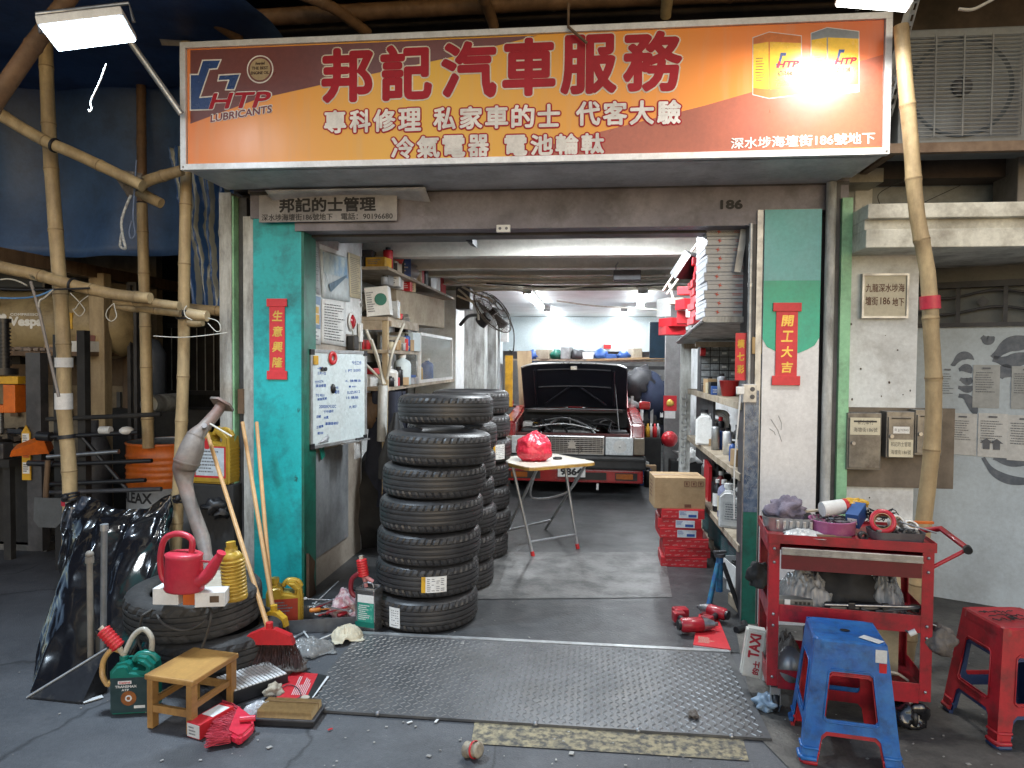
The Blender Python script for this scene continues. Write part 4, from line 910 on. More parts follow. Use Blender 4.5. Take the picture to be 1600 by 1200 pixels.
def notice(x0p, x1p, y0p, y1p, arrows=False, tone=paper):
    u0, z1_ = wq(x0p, y0p); u1, z0_ = wq(x1p, y1p); 
    nt_ = thing('notice_sheet', '', 'notice', (0,0,0)); bpy.data.objects.remove(nt_)
    sh_ = G().grid(lambda u, v: (u0+(u1-u0)*u, -.004-.004*abs(N3(u*3,v*3,u0*9)), z0_+(z1_-z0_)*v), 6, 6)
    p = obj('notice', sh_, tone, sw)
    lw = u1-u0; lh = z1_-z0_; g = G(); lines_g(g, FR(u0+lw*.08, -.0092, z0_+lh*.35), lw*.84, lh*.5, 9, thick=.3); 
    g.box(u0+lw*.35,u0+lw*.65,-.0093,-.0092,z0_+lh*.9,z0_+lh*.94); obj('notice_print', g, inkgrey, p)
    if arrows:
        for k in (.3,.65):
            cx = u0+lw*k; zz = z0_+lh*.18; g = G().prism([(cx-.018,zz),(cx+.018,zz),(cx+.018,zz+.04),(cx+.035,zz+.04),(cx,zz+.07),(cx-.035,zz+.04),(cx-.018,zz+.04)], -.0093,-.0092,'Y'); obj('arrow_print', g, inkgrey, p)
whs = mat('aged_notice', (.42,.44,.44), .7, col2=(.36,.38,.38), scale=6)
notice(1521,1561,570,638, tone=whs); notice(1464,1496,572,640, tone=far); notice(1483,1525,645,712, tone=paper); notice(1529,1573,645,716, True); notice(1575,1625,648,722); notice(1581,1630,572,640, tone=whs)
# concrete ledge with mouldings
lg = thing('concrete_ledge', 'chipped cream concrete ledge over the letterboxes', 'ledge', (1.50, 4.1, 2.19))
cm = mat('cream_concrete', (.72,.71,.63), .7, col2=(.56,.55,.48), scale=4, bump=.3, bscale=25, dirt=(.16,.13,.1), dscale=4, damt=.6)
obj('lower_band', G().box(0, 3.2, .0, .9, 0, .10, .006), cm, lg); obj('groove_band', G().box(0.002, 3.2, .03, .9, .101, .155), cm, lg); obj('upper_band', G().box(0, 3.2, -.02, .9, .156, .235, .006), cm, lg)
g = G(); R4 = random.Random(5)
for k in range(30): g.ball((R4.uniform(0,2.2), R4.uniform(-.01,.1), .237), R4.uniform(.004,.014), 6, .6, .3, seed=k)
obj('crumbled_mortar', g, cm, lg, kind='stuff')
# address plaque
q = PY(1380,463,4.40); 
t = thing('address_plaque', 'framed cream plaque with brown Chinese address characters on the white wall', 'sign', (q.x, 4.398, q.z), rz=0)
obj('plate', G().box(-.118,.118,-.022,-.002,-.118,.118), mat('cream_plaque', (.52,.49,.38), .5, col2=(.47,.44,.34), scale=4), t)
for bx_ in ((-.13,.13,.118,.13),(-.13,.13,-.13,-.118)): obj('frame_bar', G().box(bx_[0],bx_[1],-.032,-.002,bx_[2],bx_[3]), galv, t)
for bx_ in ((-.13,-.118),(.118,.13)): obj('frame_bar', G().box(bx_[0],bx_[1],-.032,-.002,-.1175,.1175), galv, t)
bi = mat('brown_lettering_ink', (.12,.05,.03), .6)
lettering('九龍深水埗海', FR(-.108,-.0225,.022), .216, .05, bi, t, bold=.0007); lettering('壇街', FR(-.108,-.0225,-.055), .07, .052, bi, t, bold=.0007); lettering('186', FR(-.025,-.0225,-.05), .055, .042, bi, t, bold=.001); lettering('地下', FR(.042,-.0225,-.06), .066, .05, bi, t, bold=.0007)
# letterboxes
lbm = mat('letterbox_steel', (.20,.20,.195), .35, .6, col2=(.12,.12,.12), scale=7, dirt=(.08,.06,.045), dscale=7, damt=.6)
def letterbox(x0p, x1p, y0p, y1p, lab, l1, l2, small=None, slot=False):
    A_ = PY(x0p, y0p, 4.28); B_ = PY(x1p, y1p, 4.28); W_ = B_.x-A_.x; H_ = A_.z-B_.z
    t = thing('letterbox', lab, 'letterbox', (A_.x, 4.28, B_.z), group='steel letterboxes on the white wall')
    obj('case', G().box(0,W_,.004,.118,0,H_,.003), lbm, t)
    obj('door', G().box(.008,W_-.008,-.006,.0035,.012,H_-.03,.002), lbm, t)
    obj('lock', G().cyl((W_*.16,-.007,H_*.47),(W_*.16,-.018,H_*.47),.011,n=14), steel, t)
    obj('slot', G().box(W_*.16,W_*.84,-.009,-.0065,H_*.84,H_*.87), black, t)
    cr_ = mat('cream_label', (.6,.56,.42), .5, col2=(.54,.5,.38), scale=5)
    return t, W_, H_, cr_
t, W_, H_, cr_ = letterbox(1325,1376,645,735, 'larger scratched steel letterbox at the left, cream label near its top', '', '')
obj('label', G().box(W_*.06,W_*.94,-.0085,-.0065,H_*.62,H_*.92,.0005), cr_, t)
lettering('新力車行', FR(W_*.28,-.0088,H_*.80), W_*.46, H_*.08, ink, t); lettering('海壇街186號', FR(W_*.16,-.0088,H_*.67), W_*.70, H_*.08, ink, t)
t, W_, H_, cr_ = letterbox(1386,1428,643,716, 'middle steel letterbox with a white strip and a cream label', '', '')
obj('label', G().box(W_*.08,W_*.94,-.0085,-.0065,H_*.02,H_*.40,.0005), cr_, t)
obj('label', G().box(W_*.22,W_*.80,-.0085,-.0065,H_*.53,H_*.68,.0005), white, t)
lettering('年 JJ.TONG', FR(W_*.26,-.0088,H_*.57), W_*.50, H_*.07, ink, t)
lettering('邦記的士管理', FR(W_*.14,-.0088,H_*.25), W_*.72, H_*.10, ink, t); lettering('海壇街186號', FR(W_*.14,-.0088,H_*.08), W_*.72, H_*.10, ink, t)
t, W_, H_, cr_ = letterbox(1431,1472,640,712, 'right steel letterbox half hidden by the leaning bamboo pole', '', '')
obj('label', G().box(W_*.35,W_*.62,-.0085,-.0065,H_*.28,H_*.68,.0005), cr_, t)
q = PY(1316,690,4.33)
solo('letterbox_backboard', G().box(-.055,.62,0,.02,-.27,.20), mat('dull_brown_board', (.16,.13,.10), .6, col2=(.1,.08,.06), scale=6), 'dull metal backing board behind the letterboxes', 'board', (q.x+.02, 4.375, q.z))
# wall chips
g = G(); R5 = random.Random(8)
for k in range(26):
    q = PY(R5.uniform(1320,1428), R5.uniform(400,830), 4.398); g.ball((q.x, 4.398, q.z), R5.uniform(.003,.009), 6, R5.uniform(.5,2), .4, sy=.3, seed=k)
solo('paint_chips', g, mat('chip_brown', (.1,.08,.06), .8), 'small chips and pits in the white wall paint', 'paint chips', kind='stuff')
# air conditioner
q = PY(1404,225,4.0)
ac = thing('air_conditioner', 'beige outdoor air conditioner unit with round fan grille at the upper right', 'air conditioner', (q.x, 4.0, q.z))
acm = mat('ac_casing', (.19,.21,.22), .5, col2=(.15,.16,.17), scale=3, dirt=(.2,.18,.15), dscale=5, damt=.4)
HW, HH = 1.1, .60
obj('casing', G().box(0,HW,.012,.34,0,HH,.01), acm, ac)
obj('fan_recess', G().at(.31,.0,.29,rx=90).lathe([(0,-.013),(.235,-.013),(.25,-.010),(.26,-.006)], 40), mat('ac_recess', (.10,.12,.14), .6), ac)
obj('fan_blades', G().at(.31,-.001,.29,rx=90).lathe([(0,.006),(.05,.004),(.05,-.01)], 20), darkpaint, ac)
for i in range(26):
    z = .035+i*.0205; obj('grille_slat', G().box(.03,.60,-.012,-.006,z,z+.005), acm, ac)
for x in (.03,.17,.31,.45,.60): obj('grille_bar', G().box(x-.004,x+.004,-.016,-.0125,.03,.56), acm, ac)
obj('service_panel', G().box(.68,1.07,.002,.011,.03,.56,.003), acm, ac)
lettering('MITSUBISHI', FR(.72,.001,.30), .22, .022, inkgrey, ac) if False else None
brk = thing('ac_bracket', 'rusty steel angle frame carrying the air conditioner', 'bracket', (q.x-.05, 3.97, q.z-.055))
obj('front_rail', G().box(-.02,1.3,0,.04,0,.05), mat('rusty_angle', (.22,.15,.10), .6, col2=(.13,.08,.05), scale=8), brk); obj('side_rail', G().box(0,.04,.041,.6,0,.05), brownw, brk); obj('side_rail', G().box(.9,.94,.041,.6,0,.05), brownw, brk)
# slotted angles
def slotted(p0, p1, lab):
    p0, p1 = Vector(p0), Vector(p1); d_ = p1-p0; L_ = d_.length; rot = d_.to_track_quat('X', 'Z')
    t = thing('slotted_angle', lab, 'steel strut', p0); t.rotation_euler = rot.to_euler()
    n_ = int(L_/.05); w_ = .038
    g = G().box(0,L_,-.001,.001,0,.010).box(0,L_,-.001,.001,w_-.010,w_)
    for i in range(n_+1): x = i*.05; g.box(x-.010,x+.010,-.001,.001,.0101,w_-.0101)
    obj('web', g, galv, t); obj('flange', G().box(0,L_,-.038,-.0011,w_-.002,w_), galv, t); return t
slotted(PY(1389,172,3.86), PY(1437,0,3.70), 'slotted steel angle strut slanting up from the right end of the signboard')
slotted(PY(1394,182,4.0), PY(1424,70,3.95), 'second slotted steel strut behind the first at the right end of the signboard')
slotted(PY(1340,18,3.95), PY(1385,-20,3.8), 'short slotted strut end beside the right lamp')
b0 = PY(1505,16,3.4)
solo('ceiling_wire', G().tube([Vector(p)-b0 for p in spl([PY(u, v, 3.4) for u, v in ((1498,14),(1518,15),(1535,8),(1560,-6))])], .007, 6), wirem, 'pale wire end hanging at the top right corner', 'wire', b0)
struct('upper_side_wall', G().box(1.5, 5.0, 4.62, 4.7, 2.2, 3.8), mat('pale_upper_wall', (.30,.33,.35), .6, col2=(.22,.25,.27), scale=2, dirt=(.12,.12,.12), dscale=2, damt=.6))
q = PY(1590,290,4.3)
solo('wall_duct', G().box(0,.35,0,.25,-.18,.2,.008), mat('duct_brown', (.20,.18,.16), .5), 'grey brown duct box under the air conditioner at the right edge', 'duct', (q.x, 4.3, q.z))
for k, ps in enumerate((((1376,322),(1372,305),(1390,292),(1420,280)),((1395,345),(1420,330),(1440,318),(1500,290)))):
    cable(PL(ps, 4.35), .0025, wirebk, ['short curled black wire left above the concrete ledge','long black wire crossing above the concrete ledge'][k], group='wires dangling above the ledge')
# ================================================================== tyres
def tyre_meshes(R=.31, w_=.187, rb=.195, nseg=180):
    k = R/.31; kz = w_/.187
    tread = G(); rows = []
    ribs = [(.020,.050,1),(.056,.074,0),(.080,.107,0),(.113,.131,0),(.137,.167,1)]
    prof = []
    for (a_, b_, sh) in ribs:
        ra = .302 if a_ == .020 else .3095; rb_ = .302 if b_ == .167 else .3095
        prof += [(.3015-(.003 if a_ == .020 else 0), a_-.0003, 0), (ra, a_, sh), ((.3085 if sh else .3105), (a_+b_)/2, sh), (rb_, b_, sh), (.3015-(.003 if b_ == .167 else 0), b_+.0003, 0)]
    vs = []; fs = []
    for (r_, z, sh) in prof:
        for j in range(nseg):
            low = sh and (j % 4 == 0)
            rr = r_-(.008 if low else 0); aa = 2*math.pi*(j+(z-.0935)*18*(1 if z > .0935 else -1)*2.2)/nseg
            vs.append((rr*k*math.cos(aa), rr*k*math.sin(aa), z*kz))
    for i in range(len(prof)-1):
        for j in range(nseg): fs.append((i*nseg+j, i*nseg+(j+1) % nseg, (i+1)*nseg+(j+1) % nseg, (i+1)*nseg+j))
    tread.add(vs, fs, False)
    side = G(); q = rb/.195
    lo = [(.299,.0198),(.292,.012),(.275,.004),(.25,.0),(.236,.003),(.230,.0005),(.215,.006),(.200,.018),(.195,.030),(.20,.036),(.262,.045),(.285,.07),(.289,.0935)]
    hi = [(r_, .187-z) for r_, z in lo][::-1]
    side.lathe([(r_*k if r_ > .21 else r_*k, z*kz) for r_, z in lo+hi[1:]], 72)
    return tread.mesh('tread'), side.mesh('sidewall')
TM = tyre_meshes()
def tyre(loc, lab, rz=0, group=None, m=None, meshes=None, rx=0, ry=0, name='tyre'):
    t = thing(name, lab, 'tyre', loc, rz, group, rx, ry); a_, b_ = meshes or TM
    obj('tread', a_, m or rubber, t); obj('sidewall', b_, m or rubber, t); return t
def label_patch(t, ang, w_, z0, z1, m=white, R=.3125, inkm=inkgrey, stripe_m=None):
    g = G(); n_ = 8; da = w_/R
    g.grid(lambda u, v: (R*math.cos(ang+da*(u-.5)), R*math.sin(ang+da*(u-.5)), z0+(z1-z0)*v), n_, 1); o = obj('paper_label', g, m, t)
    if stripe_m: obj('label_band', G().grid(lambda u, v: ((R+.0006)*math.cos(ang-da*.5+da*.16*u), (R+.0006)*math.sin(ang-da*.5+da*.16*u), z0+(z1-z0)*v), 3, 1), stripe_m, t)
    g = G()
    for i in range(7):
        for s in range(4):
            if random.random() < .8:
                a0 = ang+da*(-.28+s*.18); z = z0+(z1-z0)*(.1+i*.12); l = da*random.uniform(.08,.15)
                g.grid(lambda u, v: ((R+.0008)*math.cos(a0+l*u), (R+.0008)*math.sin(a0+l*u), z+.004*v), 2, 1)
    obj('label_print', g, inkgrey, t)
gt = 'new tyres stacked at the entrance'
cx_, cy_ = -.945, 4.19
labs = ['bottom tyre of the front stack, standing on the floor with a small white label', 'second tyre from the floor in the front stack, wide paper label on its tread', 'third tyre from the floor in the front stack', 'fourth tyre from the floor in the front stack', 'fifth tyre from the floor in the front stack', 'sixth tyre of the front stack with its open hole showing', ]
offs = [(669),(669),(672),(677),(680),(688)]
for k in range(6):
    x = cx_+(offs[k]-674)*.0038
    t = tyre((x, cy_+.008*((k*5) % 3-1), .004+k*.1885), labs[k], rz=k*37, group=gt, rx=(.6,-.5,.7,-.6,.4,1.0)[k], ry=(-.5,.6,-.4,.5,.3,-.8)[k])
    aim = math.atan2(-cy_, -x)
    if k == 0: label_patch(t, aim-RAD(k*37)-.62, .075, .035, .15)
    if k == 1: label_patch(t, aim-RAD(37)+.12, .145, .045, .135, stripe_m=yellow)
t = tyre((-.93, 4.56, .004+6*.1885+.012), 'top tyre lying askew across the front and second tyre stacks', rz=10, group=gt, rx=-1.5)
for k in range(6):
    tyre((-.95+.008*((k*7) % 3-1), 4.86, .004+k*.1885), ('bottom','second','third','fourth','fifth','topmost')[k]+' tyre of the middle stack, peeping out behind the front stack', rz=k*51, group=gt)
for k in range(7):
    t = tyre((-.935+.01*((k*5) % 3-1), 5.63, .004+k*.1885), ('bottom tyre of the rear stack beside the folding table','second tyre from the floor in the rear stack','third tyre from the floor in the rear stack','fourth tyre from the floor in the rear stack','fifth tyre of the rear stack with a white paper label','sixth tyre from the floor in the rear stack','topmost tyre of the rear stack, close to the glass cabinet')[k], rz=k*43, group=gt)
    if k == 4: label_patch(t, math.atan2(-5.63,.935)-RAD(4*43)+.72, .12, .035, .15, stripe_m=yellow)

# ================================================================== taxi with raised bonnet
car_red = mat('car_red_paint', (.33,.012,.014), .25, col2=(.26,.01,.012), scale=3, coat=.8, dirt=(.09,.03,.025), dscale=5, damt=.4)
car_sil = mat('car_silver_paint', (.45,.46,.47), .3, .4, col2=(.4,.41,.42))
chrome = mat('chrome_trim', (.5,.52,.54), .28, .7, col2=(.5,.5,.5))
bonn = mat('bonnet_underside', (.02,.022,.034), .38, col2=(.03,.032,.045), scale=4)
glass = mat('windscreen_glass', (.03,.04,.045), .06, spec=.8, col2=(.035,.045,.05))
lampglass = mat('headlamp_lens', (.72,.76,.78), .2, col2=(.55,.6,.62), scale=40)
cr = thing('parked_taxi', 'red taxi parked nose out in the garage with its bonnet raised', 'car', (-.19, 8.22, 0), -.6)
HWd = .835
side_prof = [(.10,.30),(.08,.60),(.16,.84),(1.15,.93),(1.35,.95),(4.3,.98),(4.62,.93),(4.70,.70),(4.68,.32),(3.9,.25),(3.85,.5),(3.6,.62),(3.3,.5),(3.25,.22),(1.25,.22),(1.2,.5),(.95,.62),(.65,.5),(.6,.25)]
for s in (-1, 1):
    g = G().prism([(y, z) for y, z in side_prof], s*HWd, s*(HWd-.16), 'X'); obj('wing', soften(g.mesh('wing'), .03, 3), car_red, cr)
    obj('door_trim', G().box(s*HWd-.012 if s < 0 else s*HWd+.001, s*HWd-.001 if s < 0 else s*HWd+.012, 1.3, 4.4, .52, .56), black, cr)
    m_ = obj('wing_mirror', G().at(s*(HWd+.075), 1.30, .985).cbox(0,0,0,.15,.09,.11,.03), car_red, cr)
    obj('mirror_stalk', G().cyl((s*(HWd-.03),1.33,.95),(s*(HWd+.04),1.31,.965),.02), black, m_)
    obj('wheel_arch', G().at(s*(HWd-.12),.9,.30,ry=90).lathe([(.33,-.08),(.36,-.08),(.36,.08),(.33,.08)],20), black, cr)
    for y in (.9, 3.55):
        wt = obj('wheel', G().at(s*(HWd-.10), y, .305, ry=90).lathe([(.20,-.09),(.27,-.095),(.30,-.075),(.305,0),(.30,.075),(.27,.095),(.20,.09)],32), rubber, cr)
        obj('rim', G().at(s*(HWd-.10+s*s*0), y, .305, ry=90).lathe([(0,-.05),(.1,-.06),(.2,-.075),(.2,.075),(.1,.06),(0,.05)],24), galv, wt)
obj('body_floor', G().box(-HWd+.161, HWd-.161, .25, 4.65, .24, .34), black, cr)
obj('rear_deck', G().box(-HWd+.161, HWd-.161, 3.7, 4.66, .341, .96), car_red, cr)
obj('cowl', G().box(-HWd+.161, HWd-.161, 1.12, 1.42, .70, .93), blackm, cr)
g = G().prism([(1.30,.95),(1.95,1.40),(3.35,1.42),(3.95,.98)], -HWd+.14, HWd-.14, 'X')
obj('cabin', g, car_red, cr); obj('roof', G().box(-HWd+.17, HWd-.17, 1.95, 3.38, 1.421, 1.445, .01), car_sil, cr)
obj('windscreen', G().add([(-.66,1.37,.985),(.66,1.37,.985),(.60,1.93,1.385),(-.60,1.93,1.385)], [(0,1,2,3)]), glass, cr)
for s in (-1, 1): obj('side_window', G().add([(s*(HWd-.135),1.55,1.0),(s*(HWd-.135),3.7,1.0),(s*(HWd-.135),3.3,1.38),(s*(HWd-.135),1.97,1.37)], [(0,1,2,3) if s > 0 else (3,2,1,0)]), glass, cr)
obj('bumper', G().box(-HWd-.01, HWd+.01, -.08, .12, .325, .475, .025), mat('bumper_black', (.03,.031,.034), .5, col2=(.02,.02,.02)), cr)
obj('bumper_strip', G().box(-HWd, HWd, -.092, -.081, .425, .44), blackm, cr)
obj('front_valance', G().box(-HWd+.02, HWd-.02, -.04, .10, .165, .322, .02), car_red, cr)
for (x0_, x1_) in ((-.73,-.36),(.03,.40),(.50,.75)): obj('air_intake', G().box(x0_, x1_, -.047, -.0405, .20, .285), black, cr)
obj('fog_lamp', G().box(.51,.70,-.052,-.048,.215,.275), mat('amber_lens', (.35,.10,.02), .2), cr); obj('fog_lamp', G().box(-.70,-.51,-.052,-.048,.215,.275), MATS['amber_lens'], cr)
obj('tow_hook', G().at(.30,-.06,.13).box(-.012,.012,-.01,.01,-.04,.03), white, cr)
obj('grille_shell', G().box(-.375,.375,-.015,.05,.480,.70,.01), chrome, cr)
obj('grille_recess', G().box(-.355,.355,-.017,-.0155,.50,.685), black, cr)
for i in range(8): z = .508+i*.0225; obj('grille_bar', G().box(-.352,.352,-.024,-.018,z,z+.006), chrome, cr)
for i in range(15): x = -.33+i*.047; obj('grille_rib', G().box(x-.0015,x+.0015,-.0225,-.0178,.502,.683), steel, cr)
g = G().prism([(-.045,.56),(.045,.56),(.035,.60),(.055,.635),(.03,.625),(.022,.655),(.010,.63),(0,.665),(-.010,.63),(-.022,.655),(-.03,.625),(-.055,.635),(-.035,.60)], -.035, -.025, 'Y')
obj('crown_emblem', g, chrome, cr)
for s in (-1, 1):
    h = obj('headlight', G().box(min(s*.385,s*.70), max(s*.385,s*.70), -.02, .05, .485, .69, .012), lampglass, cr)
    obj('reflector', G().at(s*.55,-.0215,.585,rx=90).lathe([(.0,.003),(.05,.002),(.075,.0005)],24), white, h); obj('bulb', G().ball((s*.55,-.03,.585),.016,8), white, h)
    obj('corner_lamp', G().box(min(s*.705,s*.83), max(s*.705,s*.83), -.005, .25, .49, .685, .012), mat('corner_lens', (.25,.21,.16), .2, col2=(.2,.17,.13)), cr)
# engine bay
obj('radiator_panel', G().box(-.66,.66,.06,.12,.60,.72), mat('bay_red', (.10,.02,.02), .5, col2=(.05,.012,.012)), cr)
obj('engine_block', G().box(-.35,.25,.30,.95,.45,.74,.03), mat('engine_alloy', (.13,.13,.13), .45, .6, col2=(.05,.05,.05), scale=12), cr)
obj('air_box', G().box(-.62,-.40,.2,.5,.5,.76,.03), black, cr); obj('battery', G().box(.42,.64,.2,.42,.5,.74,.01), mat('battery_case', (.05,.05,.06), .5), cr)
obj('washer_bottle', G().box(-.64,-.5,.62,.8,.5,.8,.02), white, cr)
R6 = random.Random(11)
for k in range(22):
    p0 = Vector((R6.uniform(-.6,.6), R6.uniform(.15,.9), R6.uniform(.70,.86))); p1 = Vector((R6.uniform(-.6,.6), R6.uniform(.15,1.0), R6.uniform(.68,.8)))
    obj('engine_hose', G().tube(spl([p0, (p0+p1)/2+Vector((0,0,.06)), p1], 6), R6.uniform(.008,.02), 8), black if k % 3 else steel, cr)
for k in range(6): 
    obj('engine_cap', G().at(R6.uniform(-.5,.5), R6.uniform(.2,.7), .76).cyl((0,0,0),(0,0,.03),.03,n=12), (yellow, car_red, black, steel, white, black)[k], cr)
obj('wiper_panel', G().box(-.62,.62,1.0,1.11,.90,.925), black, cr)
for s in (-1,1): obj('wiper_arm', G().tube([(s*.1,1.2,.95),(s*.35,1.15,1.0),(s*.55,1.22,.99)], .008, 6), chrome, cr)
# bonnet : curved panel with turned edges
hA, hB = Vector((0,1.12,.93)), Vector((0,.36,1.50))
def hf(off):
    def f(u, v):
        wdt = .66-.03*v; x = (u*2-1)*wdt; p = hA.lerp(hB, v); bow = .05*(1-(u*2-1)**2)*.8
        nrm = Vector((0,.57,.76)).normalized(); corner = max(0, abs(u*2-1)-.86)*.16*v
        return tuple(p+Vector((x,0,-corner*1.2))+nrm*(bow+off))
    return f
hd = obj('bonnet', G().grid(hf(.02), 20, 10), car_red, cr)
obj('bonnet_lining', G().grid(hf(0), 20, 10), bonn, hd)
obj('bonnet_edge', G().tube([hf(.01)(u/20, 1) for u in range(21)], .012, 8), chrome, hd)
for s in (0, 1): obj('bonnet_edge', G().tube([hf(.01)(s, v/10) for v in range(11)], .012, 8), bonn, hd)
for (u0,v0,u1,v1) in ((.12,.1,.12,.9),(.88,.1,.88,.9),(.15,.9,.85,.9),(.15,.52,.85,.52),(.2,.1,.45,.5),(.8,.1,.55,.5)):
    P0 = [Vector(hf(-.012)(u0+(u1-u0)*i/6, v0+(v1-v0)*i/6)) for i in range(7)]; obj('bonnet_rib', G().tube(P0, .016, 6), bonn, hd)
obj('bonnet_latch', G().at(*hf(-.03)(.5,.95)).cbox(0,0,0,.08,.03,.05,.005), steel, hd)
obj('bonnet_stay', G().cyl((.55,.3,.72),(.50,.62,1.28),.006), steel, cr)
# number plate
npl = obj('number_plate', G().box(-.155,.160,-.105,-.095,.235,.445,.004), white, cr)
lettering('ML', FR(-.07,-.1055,.36), .115, .070, ink, npl, bold=.005); lettering('9864', FR(-.125,-.1055,.255), .25, .085, ink, npl, bold=.006)

# ================================================================== folding table with red bag
Zt = .73
c0 = Vector((-.455,5.42,0)); e1 = Vector((.525,.40,0)); e2 = Vector((-.38,.50,0))
tb_ = thing('folding_table', 'white folding table on crossed tube legs in front of the taxi', 'table', (-.38, 5.85, .004))
o_ = Vector((-.38, 5.85, 0))
def rp_(poly, k):
    c = sum(poly, Vector((0,0,0)))/len(poly); out = []
    for i, p in enumerate(poly):
        a_ = poly[i-1]; b_ = poly[(i+1) % len(poly)]; out += [p+(a_-p).normalized()*k, p+((a_-p).normalized()+(b_-p).normalized())*k*.3, p+(b_-p).normalized()*k]
    return out
poly = [c0, c0+e1, c0+e1+e2, c0+e2]; P2 = [(p.x-o_.x, p.y-o_.y) for p in rp_(poly, .05)]
obj('table_top', G().prism(P2, Zt-.004, Zt+.002), mat('cream_laminate', (.62,.58,.50), .35, col2=(.54,.50,.43), scale=4), tb_)
obj('table_edge', G().prism([(x*1.008, y*1.008) for x, y in P2], Zt-.026, Zt-.0045), mat('worn_yellow_edge', (.50,.30,.07), .5, col2=(.3,.17,.05), scale=12), tb_)
tub = mat('pale_tube_steel', (.40,.43,.47), .35, .5, col2=(.3,.33,.36), scale=12)
F1 = PZ(833,870)-o_; F2 = PZ(903,858)-o_; F3 = PZ(784,846)-o_; F4 = PZ(852,828)-o_
T1 = Vector((-.60,5.63,.70))-o_; T2 = Vector((-.20,5.98,.70))-o_; T3 = Vector((-.40,5.52,.70))-o_; T4 = Vector((-.02,5.86,.70))-o_
def leg(T, F, nm='leg'):
    mid = T.lerp(F, .75); k = F+(T-F)*.18+Vector((0,0,0)); obj(nm, G().tube(spl([T, mid, F], 5), .012, 8), tub, tb_)
leg(T1, F1); leg(T2, F2); leg(T3, F3); leg(T4, F4)
obj('cross_bar', G().cyl(T1.lerp(F1,.84), T2.lerp(F2,.84), .010), tub, tb_); obj('cross_bar', G().cyl(T3.lerp(F3,.84), T4.lerp(F4,.84), .010), tub, tb_)
obj('hinge_loop', G().tube(spl([T3.lerp(F3,.05), T3.lerp(F3,.3)+Vector((.05,.05,-.05)), T4.lerp(F4,.3)+Vector((-.05,-.05,-.05)), T4.lerp(F4,.05)], 6), .010, 8), tub, tb_)
for F_ in (F1, F2): d_ = (T1-F1).normalized(); obj('foot_cap', G().cyl(F_, F_+d_*.04, .016), red, tb_)
q = PZ(832,722,.733)
bag = G()
def bagf(u, v):
    a_ = 2*math.pi*u; z = v; r_ = (1.0-.10*abs(v-.35))*(1-.25*max(0, v-.55)/.45)*(1 if v < .999 else .0)
    rr = r_*(1+.10*N3(math.cos(a_)*1.4, math.sin(a_)*1.4, v*2.5)+.05*N3(math.cos(a_)*5, math.sin(a_)*5, v*7))
    if v <= 0: rr *= .9
    return (.145*rr*math.cos(a_), .10*rr*math.sin(a_), .225*min(1, v*1.02)*(1-.10*math.cos(a_)*v-.1*v*abs(math.sin(a_*1.5))))
bag = G()
for i_ in range(1): pass
def bf(u, v):
    a_ = 2*math.pi*u; th = math.pi*v; d = Vector((math.sin(th)*math.cos(a_), math.sin(th)*math.sin(a_), math.cos(th)))
    q_ = 1+.16*noise.noise(d*1.6+Vector((3,0,0)))+.13*(abs(noise.noise(Vector((d.x*4,d.y*4,d.z*1.2+7))))-.2)+.05*(abs(noise.noise(d*9))-.15)+.22*max(0,d.z-.93)*10*.3
    top = max(0, d.z-.55)*.5
    return (.155*q_*d.x*(1-top), .115*q_*d.y*(1-top), max(.002, .108+.118*q_*(d.z+top*.5)))
bag.grid(bf, 90, 60)
solo('red_plastic_bag', bag, mat('red_bag_film', (.60,.03,.06), .3, col2=(.50,.02,.045), scale=9, bump=.5, bscale=34, spec=.7), 'crumpled red plastic bag sitting full on the folding table', 'plastic bag', (q.x, q.y+.06, .733))
q = PZ(871,718,.733)
solo('ashtray', G().lathe([(0,0),(.035,0),(.04,.018),(.034,.018),(.03,.006),(0,.006)],20), black, 'small black dish on the folding table right of the red bag', 'dish', (q.x, q.y, .733))

# ================================================================== boxes on the floor at right
q = PZ(1069,888)
bx0 = Vector((q.x-.01, q.y+.16, .004))
lab_m = mat('white_blue_label', (.62,.66,.70), .5, col2=(.5,.56,.62), scale=30)
labs = ['bottom red carton of the stack under the brown box','second red carton from the floor','third red carton from the floor','fourth red carton, first with a white label','fifth red carton with a white label','topmost red carton with a white label, right under the brown box']
for k in range(6):
    hh = .072 if k else .078; off = .02 if k < 3 else -.015
    t = thing('red_carton', labs[k], 'carton', (bx0.x+off+.006*((k*3) % 4-1.5), bx0.y, .004+k*.0735), (-1,2,-2,1.5,-1,1)[k], 'red cartons stacked below the brown box')
    W_ = .34 if k < 3 else .32
    obj('box_body', G().box(-W_/2,W_/2,-.15,.15,.001,.073,.003), redp, t)
    g = G(); 
    for i in range(5):
        for jz in (.012,.045):
            text_g(g, 'MEYRA', FR(-W_/2+.01+i*.066+(.03 if jz > .02 else 0), -.1508, jz) @ Matrix.Rotation(RAD(8), 4, 'Z'), .04, .010) if -W_/2+.05+i*.066 < W_/2-.02 else None
    obj('pattern_print', g, mat('pale_red_print', (.62,.35,.33), .5), t)
    if k >= 3:
        obj('paper_label', G().box(-.03,.11,-.1525,-.1512,.008,.064), lab_m, t)
        g = G(); lines_g(g, FR(-.025,-.1530,.03), .06, .03, 4); g.box(.04,.10,-.1531,-.153,.015,.035); obj('label_print', g, inkblue, t)
z = .004+6*.0735
t = thing('brown_carton', 'brown cardboard box on top of the red cartons', 'carton', (bx0.x-.035, bx0.y+.01, z+.002), 3)
obj('box_body', G().box(-.19,.19,-.15,.15,0,.235,.003), card, t)
obj('tape', G().box(-.1895,.1895,-.022,.022,.2352,.236), mat('parcel_tape', (.35,.23,.12), .3), t)
g = G()
